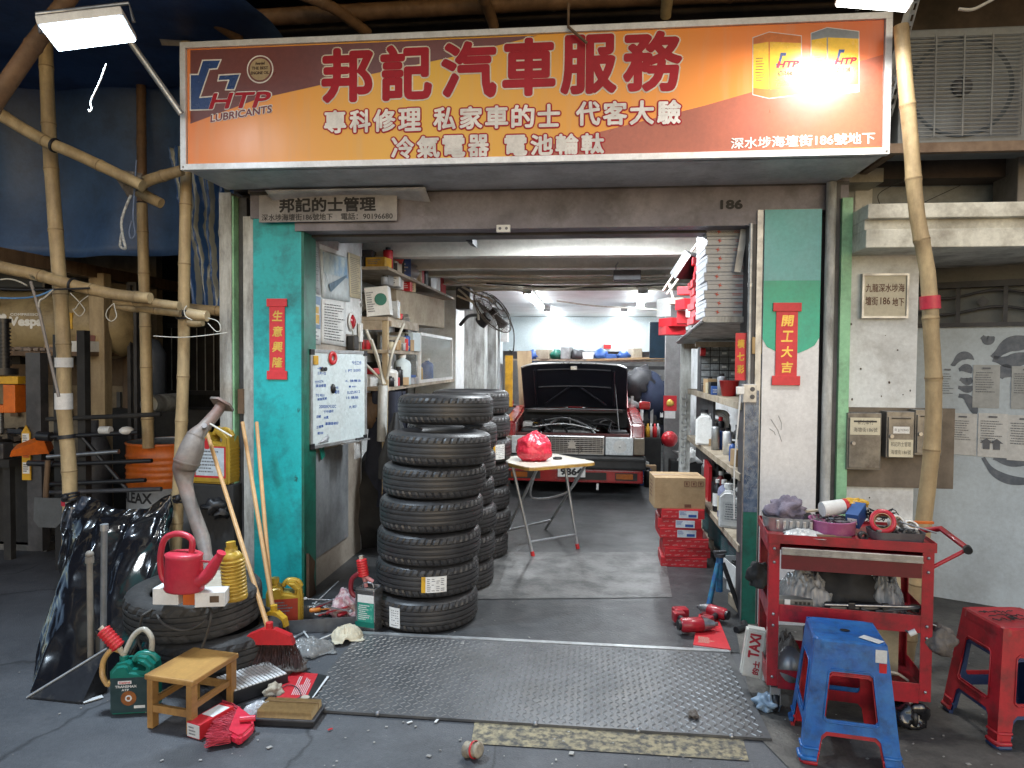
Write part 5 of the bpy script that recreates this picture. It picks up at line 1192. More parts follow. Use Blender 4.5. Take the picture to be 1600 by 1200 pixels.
for i in range(3):
    x = .03+i*.052; g.box(x,x+.040,-.1512,-.1505,.17,.174).box(x,x+.040,-.1512,-.1505,.206,.21).box(x,x+.004,-.1512,-.1505,.1741,.2059).box(x+.036,x+.04,-.1512,-.1505,.1741,.2059).prism([(x+.012,.18),(x+.028,.18),(x+.024,.19),(x+.03,.2),(x+.01,.2),(x+.016,.19)],-.1512,-.1505,'Y')
g.box(.035,.085,-.1512,-.1505,.01,.035)
obj('handling_marks', g, mat('brown_stamp_ink', (.18,.07,.04), .6), t)
g = G(); lines_g(g, Matrix.Translation((-.1912,.10,.06)) @ Matrix.Rotation(RAD(-90),4,'Z') @ Matrix.Rotation(math.pi/2,4,'X'), .2, .14, 5); obj('side_print', g, MATS['brown_stamp_ink'], t)

# ================================================================== generic small goods
def bottle(name, lab, loc, r, h, m, cap=white, neck=.35, band=None, group=None, rz=0, cat='bottle'):
    t = thing(name, lab, cat, loc, rz, group)
    obj('bottle_body', G().lathe([(0,0),(r*.95,0),(r,.008),(r,h*.68),(r*.85,h*.78),(r*neck,h*.86),(r*neck,h*.9)], 18), m, t)
    obj('cap', G().cyl((0,0,h*.895),(0,0,h),r*neck*1.2,n=12), cap, t)
    if band: obj('label', G().lathe([(r+.0008,h*.18),(r+.0008,h*.58)], 18), band, t)
    return t
def can(name, lab, loc, r, h, m, top=steel, group=None, cap=None, cat='spray can'):
    t = thing(name, lab, cat, loc, 0, group)
    obj('can_body', G().lathe([(0,0),(r,0),(r,h*.8),(r*.9,h*.84),(r*.45,h*.88),(0,h*.88)], 18), m, t)
    obj('cap', G().cyl((0,0,h*.85),(0,0,h),r*.55,n=12), cap or top, t); return t
def jug(name, lab, loc, rz, w_, d_, h, m, capm, labm=None, group=None, rib=False, cat='jug', prints=None):
    t = thing(name, lab, cat, loc, rz, group)
    pr_ = [(-w_/2,.01),(-w_/2+.01,0),(w_/2-.01,0),(w_/2,.01),(w_/2,h*.66),(w_/2-.005,h*.80),(w_*.30,h*.93),(w_*.10,h*.95),(w_*.06,h*.90),(w_*.30,h*.76),(w_*.28,h*.70),(-w_*.02,h*.74),(-w_*.06,h*.82),(-w_*.16,h*.86),(-w_*.36,h*.84),(-w_/2,h*.72)]
    bm = bmesh.new(); n_ = len(pr_)
    g0_ = G().prism(pr_, -d_/2, d_/2, 'Y'); me_ = g0_.mesh('jug_body'); bm.from_mesh(me_); bmesh.ops.recalc_face_normals(bm, faces=bm.faces)
    es = [e for e in bm.edges if len(e.link_faces) == 2 and any(len(f.verts) > 4 for f in e.link_faces)]
    bmesh.ops.bevel(bm, geom=es, offset=min(d_*.16,.014), segments=3, affect='EDGES'); bm.to_mesh(me_); bm.free()
    obj('jug_body', me_, m, t)
    obj('handle', G().tube(spl([(w_*.46,0,h*.80),(w_*.36,0,h*.915),(w_*.10,0,h*.935),(-w_*.04,0,h*.83)],5), d_*.13, 8), m, t)
    obj('neck', G().cyl((-w_*.27,0,h*.83),(-w_*.27,0,h*.92),w_*.10,n=14), m, t)
    if capm: obj('cap', G().cyl((-w_*.27,0,h*.905),(-w_*.27,0,h),w_*.125,n=18), capm, t)
    if labm:
        o = obj('label', G().box(-w_*.38,w_*.38,-d_/2-.0012,-d_/2-.0002,h*.14,h*.62), labm, t)
        g = G(); lines_g(g, FR(-w_*.32,-d_/2-.0018,h*.18), w_*.62, h*.40, prints or 7); obj('label_print', g, inkgrey, o)
    if rib:
        for i in range(9): z = h*.1+i*h*.06; obj('rib', G().box(w_/2-.002,w_/2+.004,-d_*.4,d_*.4,z,z+h*.022), m, t)
    return t

# ================================================================== right shelving
rs = thing('right_shelf_rack', 'wooden shelf rack along the right wall of the garage', 'shelf rack', (.92, 4.4, 0))
obj('post', G().box(-.06,.03,2.40,2.50,0,1.86), oldwhite, rs)
for z, y0_, y1_, x0_ in ((1.31,.05,2.39,.0),(.875,.05,2.39,0.),(.435,.05,2.39,0.),(.12,.1,2.39,.05)):
    obj('shelf_board', G().box(x0_, .68, y0_, y1_, z-.045, z, .002), shelfw, rs)
us = thing('upper_right_shelf', 'heavily loaded upper shelf board at the right of the entrance', 'shelf', (.70, 4.45, 1.835))
g = G().add([(0,0,0),(.92,0,0),(.92,2.4,-.07),(.13,2.4,-.07),(0,0,-.035),(.92,0,-.035),(.92,2.4,-.105),(.13,2.4,-.105)], [(0,1,2,3),(7,6,5,4),(0,4,5,1),(1,5,6,2),(2,6,7,3),(3,7,4,0)])
obj('board', g, oldwhite, us)
obj('edge_strip', G().tube([(-.004,0,-.018),(.126,2.4,-.088)], .016, 4), galv, us)
for y in (.05, .8, 1.6, 2.35): obj('bearer', G().box(.18+.0*y,.9,y,y+.04,-.15,-.106), shelfw, us) if y > 1 else None
for i in range(9):
    z = 1.26-i*.075
    solo('wall_hook', G().tube([(0,0,0),(0,0,-.04),(-.03,-.01,-.05),(-.035,-.01,-.03)], .006, 6), galv, 'metal hook on the shelf post at right, number %d from the top' % (i+1) if False else ['topmost','second','third','fourth','fifth','sixth','seventh','eighth','lowest'][i]+' metal hook in the column on the shelf post', 'hook', (.90+.0, 6.76, z), group='metal hooks on the shelf post')
solo('dark_board', G().box(0,.02,-.9,.0,0,.62), darkpaint, 'dark grey board hanging behind the white jug on the right shelves', 'board', (1.0, 6.78, .68))
# silver boxes
mono = mat('silver_box_mark', (.55,.06,.03), .5)
for k in range(10):
    j = (0,.4,-.3,.6,-.4,.2,.5,-.2,.3,0)[k]; lb = ['bottom','second','third','fourth','fifth','sixth','seventh','eighth','ninth','topmost'][k]
    t = thing('silver_box', lb+' flat silver box of the tall stack on the upper right shelf', 'flat box', (.86+j*.012, 4.62, 1.838+k*.0545), j*3, 'flat silver boxes on the upper shelf')
    obj('box_body', G().box(-.155,.155,-.13,.25,.0,.05,.004), silver, t)
    obj('lid', G().box(-.158,.158,-.134,.254,.032,.053,.003), silver, t)
    obj('red_mark', text_g(G(), '✚', FR(-.09,-.1355,.012), .02, .03) if False else G().at(-.08,-.1355,.027,ry=12).box(-.002,.002,-.0003,0,-.013,.013).box(-.012,.012,-.0005,-.0003,-.002,.002).at(-.08,-.1355,.027,ry=50).box(-.009,.009,-.0007,-.0005,-.0015,.0015), mono, t)
    g = G(); lines_g(g, FR(.01,-.1355,.018), .10, .018, 2, thick=.3); obj('box_print', g, mono, t)
q = PY(1160,390,4.40)
solo('picture_frame', G().at(ry=8).box(-.02,.02,0,.012,-.13,.13), galv, 'thin grey frame leaning against the stack of silver boxes', 'frame', (q.x, 4.44, q.z))
# red boxes
R7 = random.Random(21)
for k in range(9):
    lb = ['bottom','second','third','fourth','fifth','sixth','seventh','eighth','topmost'][k]
    t = thing('red_box', lb+' flat red box of the stack behind the silver boxes', 'flat box', (.815+R7.uniform(-.015,.015)-.0*k, 5.12, 1.822+k*.051), R7.uniform(-4,4), 'flat red boxes stacked on the upper shelf')
    obj('box_body', G().box(-.10,.14,-.12,.15,0,.049,.003), redp, t)
    if k > 4: obj('lid_print', G().box(-.06,-.02,-.1215,-.1205,.012,.038), paper, t)
    else: g = G(); lines_g(g, FR(-.02,-.1215,.015), .08, .018, 2); obj('lid_print', g, paper, t)
for k, (u, v, s, m, lab) in enumerate(((1052,505,(.16,.2,.07),redp,'red box tilting over the edge of the upper right shelf'),(1050,518,(.17,.2,.07),redp,'lower red box hanging over the shelf edge'),(1075,478,(.14,.16,.08),redp,'red box beside the white cartons on the upper shelf'),(1095,462,(.10,.12,.07),white,'small white carton at the foot of the silver boxes'),(1085,490,(.09,.14,.06),white,'white carton lying open on the upper shelf edge'),(1068,500,(.10,.12,.10),redp,'red carton standing low on the sloping shelf'),(1101,450,(.08,.10,.09),papery,'cream carton between red and silver boxes'),(1060,470,(.12,.14,.05),oldcard,'brown flap box above the tilted red boxes'),(1037,490,(.03,.20,.16),white,'white lid standing up at the end of the upper shelf'),(1090,475,(.10,.10,.05),silver,'grey packet among the red boxes'),(1073,455,(.12,.14,.06),redp,'highest loose red box near the cables'))):
    yy = 6.3-(u-1035)*.017; q = PY(u, v, yy)
    boxthing('loose_carton', lab, 'carton', (q.x, yy, q.z-.03), s, m, rz=R7.uniform(-25,25))
solo('black_scoop', G().at(rz=20,rx=30).prism([(-.12,-.06),(.12,-.06),(.09,.09),(-.05,.12)],-.05,.05,'Y'), black, 'black plastic box tilted over the red stack', 'tray', PY(1078,420,5.2))
# parts drawers
q0 = PY(1090,610,4.75)
dr = thing('drawer_cabinet', 'grey multi drawer parts cabinet on the right shelf', 'drawer cabinet', (.935, 6.15, 1.312)); dr.scale = (.78, 1, .98)
obj('cabinet_case', G().box(0,.50,0,.16,0,.42,.003), darkpaint, dr)
for i in range(7):
    for j in range(5):
        x = .012+j*.097; z = .012+i*.058
        d_ = obj('drawer', G().box(x,x+.088,-.010,-.001,z,z+.050,.003), mat('clear_grey_drawer', (.26,.28,.29), .3, col2=(.16,.17,.18), scale=30), dr)
        if (i*5+j) % 2: obj('drawer_label', G().box(x+.02,x+.068,-.0115,-.0105,z+.018,z+.036), white if (i+j) % 3 else steel, d_)
solo('red_tub', G().lathe([(0,0),(.05,0),(.07,.11),(.074,.112),(.064,.108),(.045,.01),(0,.01)],20), red, 'small red plastic tub beside the parts drawers', 'tub', (PY(1140,608,5.3).x, 5.32, 1.312))
solo('red_reel', G().at(ry=90).cyl((0,0,-.02),(0,0,.02),.035,n=20), red, 'little red reel on the parts cabinet', 'reel', PY(1098,550,6.1))
def hang_banner():
    q = PY(1157,560,4.34); t = thing('gold_text_banner', 'narrow red banner with yellow characters hanging beside the switch', 'banner', (q.x, 4.33, q.z))
    obj('strip', G().box(-.033,.03,-.002,0,-.13,.15), redp, t)
    for i, ch in enumerate('橫七彩'): lettering(ch, FR(-.022,-.0025,.06-i*.075), .042, .052, yellow, t, bold=.002, name='character')
hang_banner()
q = PY(1169,580,4.32)
t = thing('conduit', 'grey conduit pipe with socket box running down the right door channel', 'conduit', (q.x, 4.31, 0))
zq = PY(1169,600,4.31).z
obj('pipe', G().cyl((0,0,zq),(0,0,2.37),.012,n=12), galv, t); obj('pipe_clip', G().cyl((0,0,2.0),(0,0,2.02),.016), steel, t)
obj('socket_box', G().box(-.035,.045,-.02,.02,zq-.11,zq,.004), galv, t)
for z in (-.03,-.075): obj('knockout', G().cyl((.02,-.022,zq+z),(.02,-.0205,zq+z),.014,n=16), darkpaint, t)
obj('plug', G().box(-.075,-.03,-.045,-.021,zq-.06,zq-.015,.005), white, t)
pl = [(q.x*0-.05,-.03,zq-.06),(-.06,-.03,zq-.2),(-.075,-.02,zq-.5),(-.07,-.01,zq-.8)]
obj('lead', G().tube(spl(pl,5), .005, 6), white, t)
q = PY(1176,540,4.35)
solo('switch_pair', G().box(-.03,.03,0,.02,-.05,.05,.004), mat('wood_backplate', (.4,.27,.12), .5), 'wooden backplate with dark switches beside the conduit', 'switch', (q.x+.02, 4.322, q.z))
# end panel : green door with scratched blue film
q0 = PY(1157,600,4.32); q1 = PY(1187,820,4.32)
ep = thing('green_side_panel', 'dark green board with scratched blue film at the right side of the opening', 'panel', (.945, 4.30, 0))
obj('board', G().box(-.032,.05,.0,.02,0,1.33), green_dk, ep)
film = mat('scratched_blue_film', (.05,.085,.15), .3, col2=(.12,.16,.22), scale=14, mixlo=.45, mixhi=.55, dirt=(.3,.33,.36), dscale=22, damt=.7)
obj('film', G().box(-.031,.049,-.002,-.0005,PY(1170,800,4.3).z,PY(1170,610,4.3).z), film, ep)
obj('film_edge', G().box(-.035,-.031,-.003,.02,0,1.33), steel, ep)
R8 = random.Random(4); g = G()
for k in range(40):
    x, z = R8.uniform(-.028,.046), R8.uniform(.75,1.45); p = [(x,-.003,z)]
    for i in range(4): x += R8.uniform(-.02,.02); z += R8.uniform(-.03,.03); p.append((min(.048,max(-.03,x)),-.003,z))
    g.tube(p, .0008, 3)
obj('scratches', g, mat('pale_scratch', (.4,.43,.45), .6), ep, kind='stuff')
# shelf goods : white jugs, spray cans, bottles
jug('white_jug', 'large white jug on the second right shelf beside the dark board', (1.02, 6.0, .877), -15, .26, .16, .29, white, black, None)
jug('white_jug', 'white jug with a printed label on the lower right shelf', (1.02, 4.95, .437), -20, .24, .15, .29, white, white, paper)
goods = [(.99,5.05,.877,.032,.21,'can',galv),(1.04,4.85,.877,.030,.20,'can',white),(1.10,5.2,.877,.03,.24,'can',black),(1.08,4.70,.877,.035,.24,'bot',black),(1.16,4.9,.877,.03,.19,'bot',darkpaint),(1.16,4.62,.877,.03,.23,'can',red),(1.0,4.60,.877,.028,.14,'bot',bottleblue),(1.2,5.3,.877,.04,.22,'bot',black),(1.25,4.7,.877,.035,.26,'bot',steel),(1.1,5.5,.877,.035,.17,'bot',greyrag)]
nm = ['silver spray can on the middle right shelf','white spray can on the middle right shelf','tall black can at the back of the middle right shelf','black bottle near the front of the middle shelf','dark squat bottle behind the black bottle','can with red body on the middle right shelf','small blue bottle at the near end of the middle shelf','wide black bottle deep on the middle shelf','tall steel flask on the middle shelf','grey bottle beside the large white jug']
for (x, y, z, r_, h, ty, m), lab in zip(goods, nm):
    y = 5.0+(y-4.6)*1.45; x = .955+(x-.95)*.7
    (can('spray_can', lab, (x, y, z), r_, h, m, cap=black if m != black else red) if ty == 'can' else bottle('bottle', lab, (x, y, z), r_, h, m, cap=black, band=white if m in (black, steel) else None))
goods = [(.97,5.45,.437,.035,.24,'bot',black,'black bottle on the lower right shelf behind the jug'),(1.02,5.6,.437,.04,.28,'bot',mat('red_dark_bottle',(.18,.02,.02),.4),'dark red bottle on the lower right shelf'),(.98,5.25,.437,.045,.27,'bot',mat('pale_violet_bottle',(.25,.27,.4),.25),'pale violet bottle on the lower right shelf'),(1.1,5.35,.437,.04,.25,'bot',black,'squat black bottle on the lower right shelf'),(1.05,5.9,.437,.04,.33,'bot',black,'tall black bottle at the far end of the lower shelf'),(.98,6.1,.437,.03,.30,'can',steel,'steel tube can at the far end of the lower shelf'),(1.15,5.1,.437,.04,.30,'can',redp,'red can behind the labelled white jug')]
for (x, y, z, r_, h, ty, m, lab) in goods:
    (can('spray_can', lab, (x, y, z), r_, h, m, cap=white) if ty == 'can' else bottle('bottle', lab, (x, y, z), r_, h, m, cap=white, band=papery if m != black else white))
boxthing('loose_carton', 'small brown carton at the near end of the middle right shelf', 'carton', (.985, 4.78, .878), (.09,.07,.11), card, rz=20)
boxthing('loose_carton', 'brown carton sloping behind the silver spray can', 'carton', (1.1, 5.35, .90), (.16,.12,.06), oldcard, rz=30)
boxthing('loose_carton', 'beige carton deep on the lower right shelf', 'carton', (1.2, 5.2, .437), (.14,.10,.22), oldcard, rz=-10)
solo('red_folder', G().at(rx=6).box(-.012,.012,-.12,.12,0,.30), redp, 'red folder standing on the lower right shelf by the steel tube', 'folder', (.975, 5.95, .437))
solo('funnel', G().lathe([(.012,0),(.014,.05),(.06,.10),(.056,.10),(.012,.055)],18), oldcard, 'upturned beige funnel among the bottles', 'funnel', (1.05,5.30,.72))
for k in range(5):
    x, y = .985+.0*k, 6.1-k*.28
    jug('dark_jug', ['farthest','second farthest','middle','second nearest','nearest'][k]+' dark oil jug in the row on the bottom right shelf', (x+.05, y, .122), -80, .19, .09, .27, mat('dark_teal_plastic',(.015,.04,.05),.35), black, mat('dull_teal_label',(.03,.12,.13),.5), group='dark oil jugs on the bottom shelf')
t = thing('white_crate', 'white plastic crate at the near end of the bottom right shelf', 'crate', (1.02, 4.75, .122), 8)
obj('crate_base', G().box(-.1,.1,-.15,.15,0,.01), white, t)
for (a_) in ((-.1,-.094,-.15,.15),(.094,.1,-.15,.15),(-.0935,.0935,-.15,-.144),(-.0935,.0935,.144,.15)): obj('crate_side', G().box(*a_, .0105,.13), white, t)
obj('crate_cables', G().tube(spl([(random.Random(k).uniform(-.08,.08), random.Random(k+50).uniform(-.12,.12), .08+.06*random.Random(k+9).random()) for k in range(24)],4), .006, 6), wirebk, t)
boxthing('wood_offcut', 'rough wood offcut lying by the foot of the green side panel', 'wood piece', (.96,4.55,.005), (.08,.22,.07), shelfw, rz=8)
boxthing('loose_carton', 'crushed white packet on the floor edge below the bottom right shelf', 'packet', (.96,4.70,.078), (.08,.08,.06), white, rz=28)

# ---- rear right clutter beyond the shelves
q = PY(1042,530,11.0)
solo('wall_television', G().box(-.26,.26,-.03,.03,-.29,.26,.01), mat('tv_glass', (.012,.03,.05), .15, spec=.7), 'dark flat television high at the rear right', 'television', (q.x, 11.0, q.z))
q = PY(949,540,13.6)
t = thing('ceiling_fan_speed_box', 'small red box with white top on the pale rear panel', 'alarm box', (q.x, 13.66, q.z)); obj('case', G().box(-.07,.07,-.06,0,-.06,.02,.01), red, t); obj('top_plate', G().box(-.05,.05,-.04,0,.021,.09,.005), white, t)
q0 = PY(975,563,12.6)
shr = thing('rear_loft_shelf', 'cardboard laden shelf across the rear of the garage', 'shelf', (.6, 12.8, 1.60))
obj('board', G().box(-2.1,1.0,-.2,.5,-.03,0), shelfw, shr)
solo('flattened_cardboard', G().at(ry=-2).box(-.9,.85,-.25,.4,0,.035), card, 'flattened brown cardboard on the rear loft shelf', 'cardboard', (.85, 12.75, 1.605))
R9 = random.Random(77)
for k in range(11):
    x = -1.2+k*.2; s_ = (R9.uniform(.16,.3), .25, R9.uniform(.08,.22)); m = (darkpaint, bottleblue, oldcard, green_dk, galv, darkpaint, white, bottleblue)[k % 8]
    solo('loft_bundle', G().ball((0,0,s_[2]*.5), s_[0]*.5, 12, .7, .3, seed=k) if k % 2 else G().cbox(0,0,s_[2]/2,*s_,.01), m if k != 8 else bottleblue, ('dark','blue','pale','green','grey','black','white','navy','bright blue','dull','last')[k]+(' wrapped bundle' if k % 2 else ' box')+' on the rear loft shelf above the bonnet', 'bundle' if k % 2 else 'box', (x, 12.7, 1.605), R9.uniform(-20,20))
# dark rack & hanging clothes right of the car
ra = thing('rear_tool_rack', 'dark rack heaped with jackets and gear right of the taxi', 'rack', (1.0, 10.6, 0))
obj('frame', G().box(-.55,-.50,0,.05,0,1.45).box(.20,.25,0,.05,0,1.45).box(-.55,.25,0,.05,1.45,1.5).box(-.55,.25,0,.05,.55,.6), blackm, ra)
for k, (x, y, z, r_, sz_, m) in enumerate(((-.30,-.05,1.25,.30,.75,darkpaint),(-.05,-.05,1.0,.28,1.2,mat('navy_cloth',(.015,.025,.06),.8)),(.12,0,.85,.20,1.5,blackm),(-.35,0,.95,.22,.7,galv),(-.10,-.08,.70,.18,.8,blackm),(.15,-.1,.6,.16,1.3,mat('navy_cloth2',(.02,.03,.05),.8)),(-.35,-.05,.45,.2,.8,blackm))):
    obj('hung_jacket' if k % 2 else 'gear_bundle', G().ball((x,y,z), r_, 16, sz_, .35, seed=k*3.1), m, ra)
q = PY(1018,580,10.4)
for k in range(5):
    x = .62+.14*k; solo('hanging_strap', G().box(-.02,.02,-.02,0,-.18,.12), white if k % 2 else galv, ('leftmost','second','third','fourth','rightmost')[k]+' pale strap or tag hanging on the dark rear rack', 'strap', (x, 10.35, .95-.05*(k % 3)))
q = PX(1048,630,1.18)
lt_ = thing('new_year_lantern_card', 'square red and gold new year card on the rear right wall', 'card', (PY(1047,630,9.5).x, 9.5, PY(1047,630,9.5).z))
obj('card', G().box(-.085,.085,0,.01,-.10,.10), redp, lt_); obj('gold_figure', G().ball((0,-.005,0), .045, 10, 1.1, .3, sy=.15), gold, lt_); obj('white_pad', G().box(-.07,.07,0,.01,-.20,-.105), paper, lt_)
solo('red_ball', G().ball((0,0,0),.105,20), mat('red_ball_vinyl',(.5,.02,.03),.3), 'round red ball on clutter at the rear right', 'ball', PY(1046,686,9.3))
solo('rear_pillar', G().box(-.09,.12,0,.1,0,2.4), mat('dull_pillar', (.2,.2,.2), .7), 'grey pillar behind the red ball', 'pillar', (PY(1050,600,9.7).x, 9.7, 0))
solo('white_rag_pile', G().ball((0,0,.05),.15,16,.6,.5,seed=4).ball((.2,.05,.06),.14,16,.7,.5,seed=8), white, 'heap of white rags on the floor at the rear right', 'rag heap', (PZ(1038,708,0).x, 9.3, .3), kind='stuff')
solo('rag_heap_base', G().cbox(0,0,.15,.5,.3,.3,.02), blackm, 'dark crate under the white rags at rear right', 'crate', (PZ(1038,708,0).x, 9.35, .004))
q = PZ(1022,716)
solo('blue_canister', G().box(-.06,.06,-.05,.05,0,.28,.012).cyl((0,0,.28),(0,0,.33),.02), mat('blue_canister_paint',(.04,.08,.25),.4), 'blue rectangular canister on the floor right of the taxi', 'canister', (q.x, q.y+.3, .004))
solo('tool_trolley_dark', G().cbox(0,0,.28,.30,.3,.56,.01), blackm, 'low dark tool cabinet beside the taxi', 'cabinet', (.80, 9.6, .004))
for k in range(6):
    solo('cabinet_bottle', G().lathe([(0,0),(.03,0),(.03,.12),(.012,.15),(.012,.18),(0,.18)],12), (white,black,yellow,white,red,galv)[k], ('white','black','yellow','second white','red','grey')[k]+' bottle on the low dark cabinet beside the taxi', 'bottle', (.69+.045*k, 9.5+.05*(k % 2), .566))
q = PZ(1010,752)
solo('floor_hatch', G().box(-.16,.14,-.28,.28,0,.012), darkpaint, 'small metal floor hatch right of the taxi wheel', 'hatch', (q.x-.02, q.y, .005))

R = random.Random(99); cols_ = [('red',redp),('white',white),('brown',card),('grey',galv),('black',black),('cream',papery),('silver',silver),('blue',bottleblue)]
def clutter(n_, x0, x1, y0, y1, z, where, big=.13, axis=1):
    y = y0
    for k in range(n_):
        if y > y1: break
        cn, m = cols_[R.randrange(8)]; s_ = (R.uniform(.07,big), R.uniform(.06,big), R.uniform(.05,big*1.3)); y += s_[1]/2
        lab = '%s %s %s, %s' % (cn, 'carton' if k % 3 else 'tin', where, ['first from the near end','second from the near end','third from the near end','fourth from the near end','fifth from the near end','sixth from the near end','seventh from the near end','eighth from the near end','ninth from the near end','tenth from the near end','eleventh from the near end','twelfth from the near end'][k])
        if k % 3: t = thing('shelf_carton', lab, 'carton', (R.uniform(x0,x1), y, z), R.uniform(-20,20)); obj('box_body', G().cbox(0,0,s_[2]/2,*s_,.002), m, t); g = G(); lines_g(g, FR(-s_[0]*.38,-s_[1]/2-.001,s_[2]*.2), s_[0]*.76, s_[2]*.5, 3); g.M = Matrix.Identity(4); obj('box_print', g, ink if cn in ('white','cream','silver','brown') else paper, t)
        else: can('shelf_tin', lab, (R.uniform(x0,x1), y, z), s_[0]*.4, s_[2]*1.4, m, cap=black, cat='tin')
        y += s_[1]/2+.012
clutter(12, 1.05, 1.12, 5.0, 6.7, .877, 'at the back of the middle right shelf', .15)
clutter(12, 1.05, 1.15, 4.9, 6.7, .437, 'at the back of the lower right shelf', .17)
clutter(10, .96, 1.0, 5.4, 6.05, 1.312, 'on the top board of the right rack', .09)
clutter(12, -1.70, -1.66, 5.70, 8.3, 2.311, 'along the front edge of the top left shelf', .14)
clutter(9, -1.66, -1.64, 5.70, 6.5, 1.641, 'on the third left shelf edge', .09)
clutter(9, -1.66, -1.64, 5.72, 6.5, 1.336, 'on the lower left shelf edge', .11)
clutter(10, .90, 1.0, 5.35, 6.7, 1.80, 'behind the red stack on the upper right shelf', .17)
clutter(9, -1.75, -1.68, 5.9, 7.8, 2.20, 'balanced on the long pale carton', .09)
clutter(12, .72, .80, 8.9, 10.2, .004, 'on the floor right of the taxi', .2)
# ================================================================== papers on the partition wall
def doc(name, lab, cor, m, x=-1.836, lines=12, cat='notice', extra=None, inkm=None, area_=(.08,.08,.92,.92)):
    TL, TR, BR, BL = [PX(u, v, x) for u, v in cor]; b0 = BL.copy()
    def at(u, v): p = BL.lerp(BR, u).lerp(TL.lerp(TR, u), v)-b0; return p
    t = thing(name, lab, cat, b0)
    k_ = x*0+.0015
    obj('sheet', G().grid(lambda u, v: tuple(at(u, v)+Vector((.004+.003*N3(u*3,v*3,cor[0][0]),0,0))), 6, 6), m, t, solid=.0012)
    def pq(g, u0, v0, u1, v1, off=.0095): g.add([tuple(at(u, v)+Vector((off,0,0))) for u, v in ((u0,v0),(u1,v0),(u1,v1),(u0,v1))], [(0,1,2,3)])
    if lines:
        g = G(); R_ = random.Random(cor[0][0]); a0, b0_, a1, b1 = area_
        for i in range(lines):
            v = b1-(i+.6)*(b1-b0_)/lines; e_ = R_.uniform(.6,1)*(a1-a0)+a0; u = a0
            while u < e_: w_ = R_.uniform(.05,.16); pq(g, u, v, min(e_, u+w_), v+(b1-b0_)/lines*.28); u += w_+.02
        obj('print_lines', g, inkm or inkgrey, t)
    if extra: extra(t, pq, at)
    return t
doc('notice_sheet', 'narrow plain printed notice at the top left of the partition wall', ((475,372),(498,379),(500,461),(475,451)), mat('grey_paper',(.42,.44,.45),.6), lines=22)
def ex(t, pq, at):
    g = G(); pq(g, .06,.52,.94,.96,.0100); obj('coloured_panel', g, mat('blue_yellow_picture', (.42,.50,.50), .5, col2=(.15,.27,.42), scale=7), t)
    g = G()
    for (a_,b_,c_,d_) in (((.08,.55),(.2,.30),(.26,.14),(.12,.5)),((.2,.30),(.9,.60),(.9,.56),(.26,.14))): g.add([tuple(at(*p)+Vector((.0112,0,0))) for p in (a_,b_,c_,d_)], [(0,1,2,3)])
    obj('curved_ribbon', g, mat('slate_print', (.10,.17,.24), .5), t)
doc('certificate', 'large blue tinted certificate with a curved ribbon mark on the partition wall', ((499,389),(542,402),(546,472),(503,465)), mat('bluish_paper',(.50,.56,.58),.5), lines=0, extra=ex)
doc('notice_sheet', 'yellowed notice sheet at the inner edge of the partition wall', ((543,394),(562,401),(563,467),(546,464)), papery, lines=20)
def ex2(t, pq, at):
    g = G(); pq(g, .10,.32,.92,.97,.0098); obj('blue_border', g, mat('slate_blue_print', (.16,.25,.38), .5), t)
    g = G(); pq(g, .2,.40,.84,.80,.0106); obj('white_field', g, paper, t)
    g = G(); pq(g, .5,.42,.82,.60,.0114); pq(g,.55,.62,.78,.76,.0114); obj('orange_figure', g, yellow, t)
doc('poster', 'small blue bordered poster with an orange figure below the plain notice', ((476,455),(501,463),(500,539),(476,535)), paper, lines=3, extra=ex2, area_=(.15,.05,.85,.28))
doc('notice_sheet', 'white typed letter with heavy ruled lines under the certificate', ((502,467),(539,472),(540,542),(501,536)), paper, lines=14, inkm=ink)
doc('paper_scrap', 'blank grey paper panel above the certificate', ((484,360),(528,376),(528,392),(486,376)), mat('pale_grey_board',(.36,.35,.33),.6), lines=0, x=-1.838)
q = PX(549,503,-1.83)
t = thing('reflector_lamp', 'round red reflector lamp on the partition wall', 'lamp', q)
obj('lens', G().at(ry=90).lathe([(0,.03),(.035,.026),(.055,.012),(.058,0)],24), mat('red_lens',(.35,.01,.02),.15,col2=(.3,.01,.02)), t); obj('rim', G().at(ry=90).lathe([(.058,.012),(.068,.010),(.07,0)],24), white, t)
q = PX(548,535,-1.82)
t = thing('adapter_plug', 'black adapter plugged below the red reflector lamp', 'adapter', q)
obj('adapter_body', G().box(-.01,.05,-.06,.05,-.06,.05,.01), black, t); obj('adapter_lead', G().tube(spl([(.02,0,-.06),(.03,.02,-.14),(.02,0,-.2)],5),.006,6), wirebk, t); obj('adapter_lead', G().tube(spl([(.02,.0,.05),(.03,-.06,.10),(.01,-.04,.15)],5),.004,6), wirem, t)
q = PX(556,520,-1.83)
solo('wall_switch', G().box(0,.02,-.03,.04,-.07,.08,.004), white, 'white wall switch beside the red reflector lamp', 'switch', (q.x, q.y+.08, q.z))
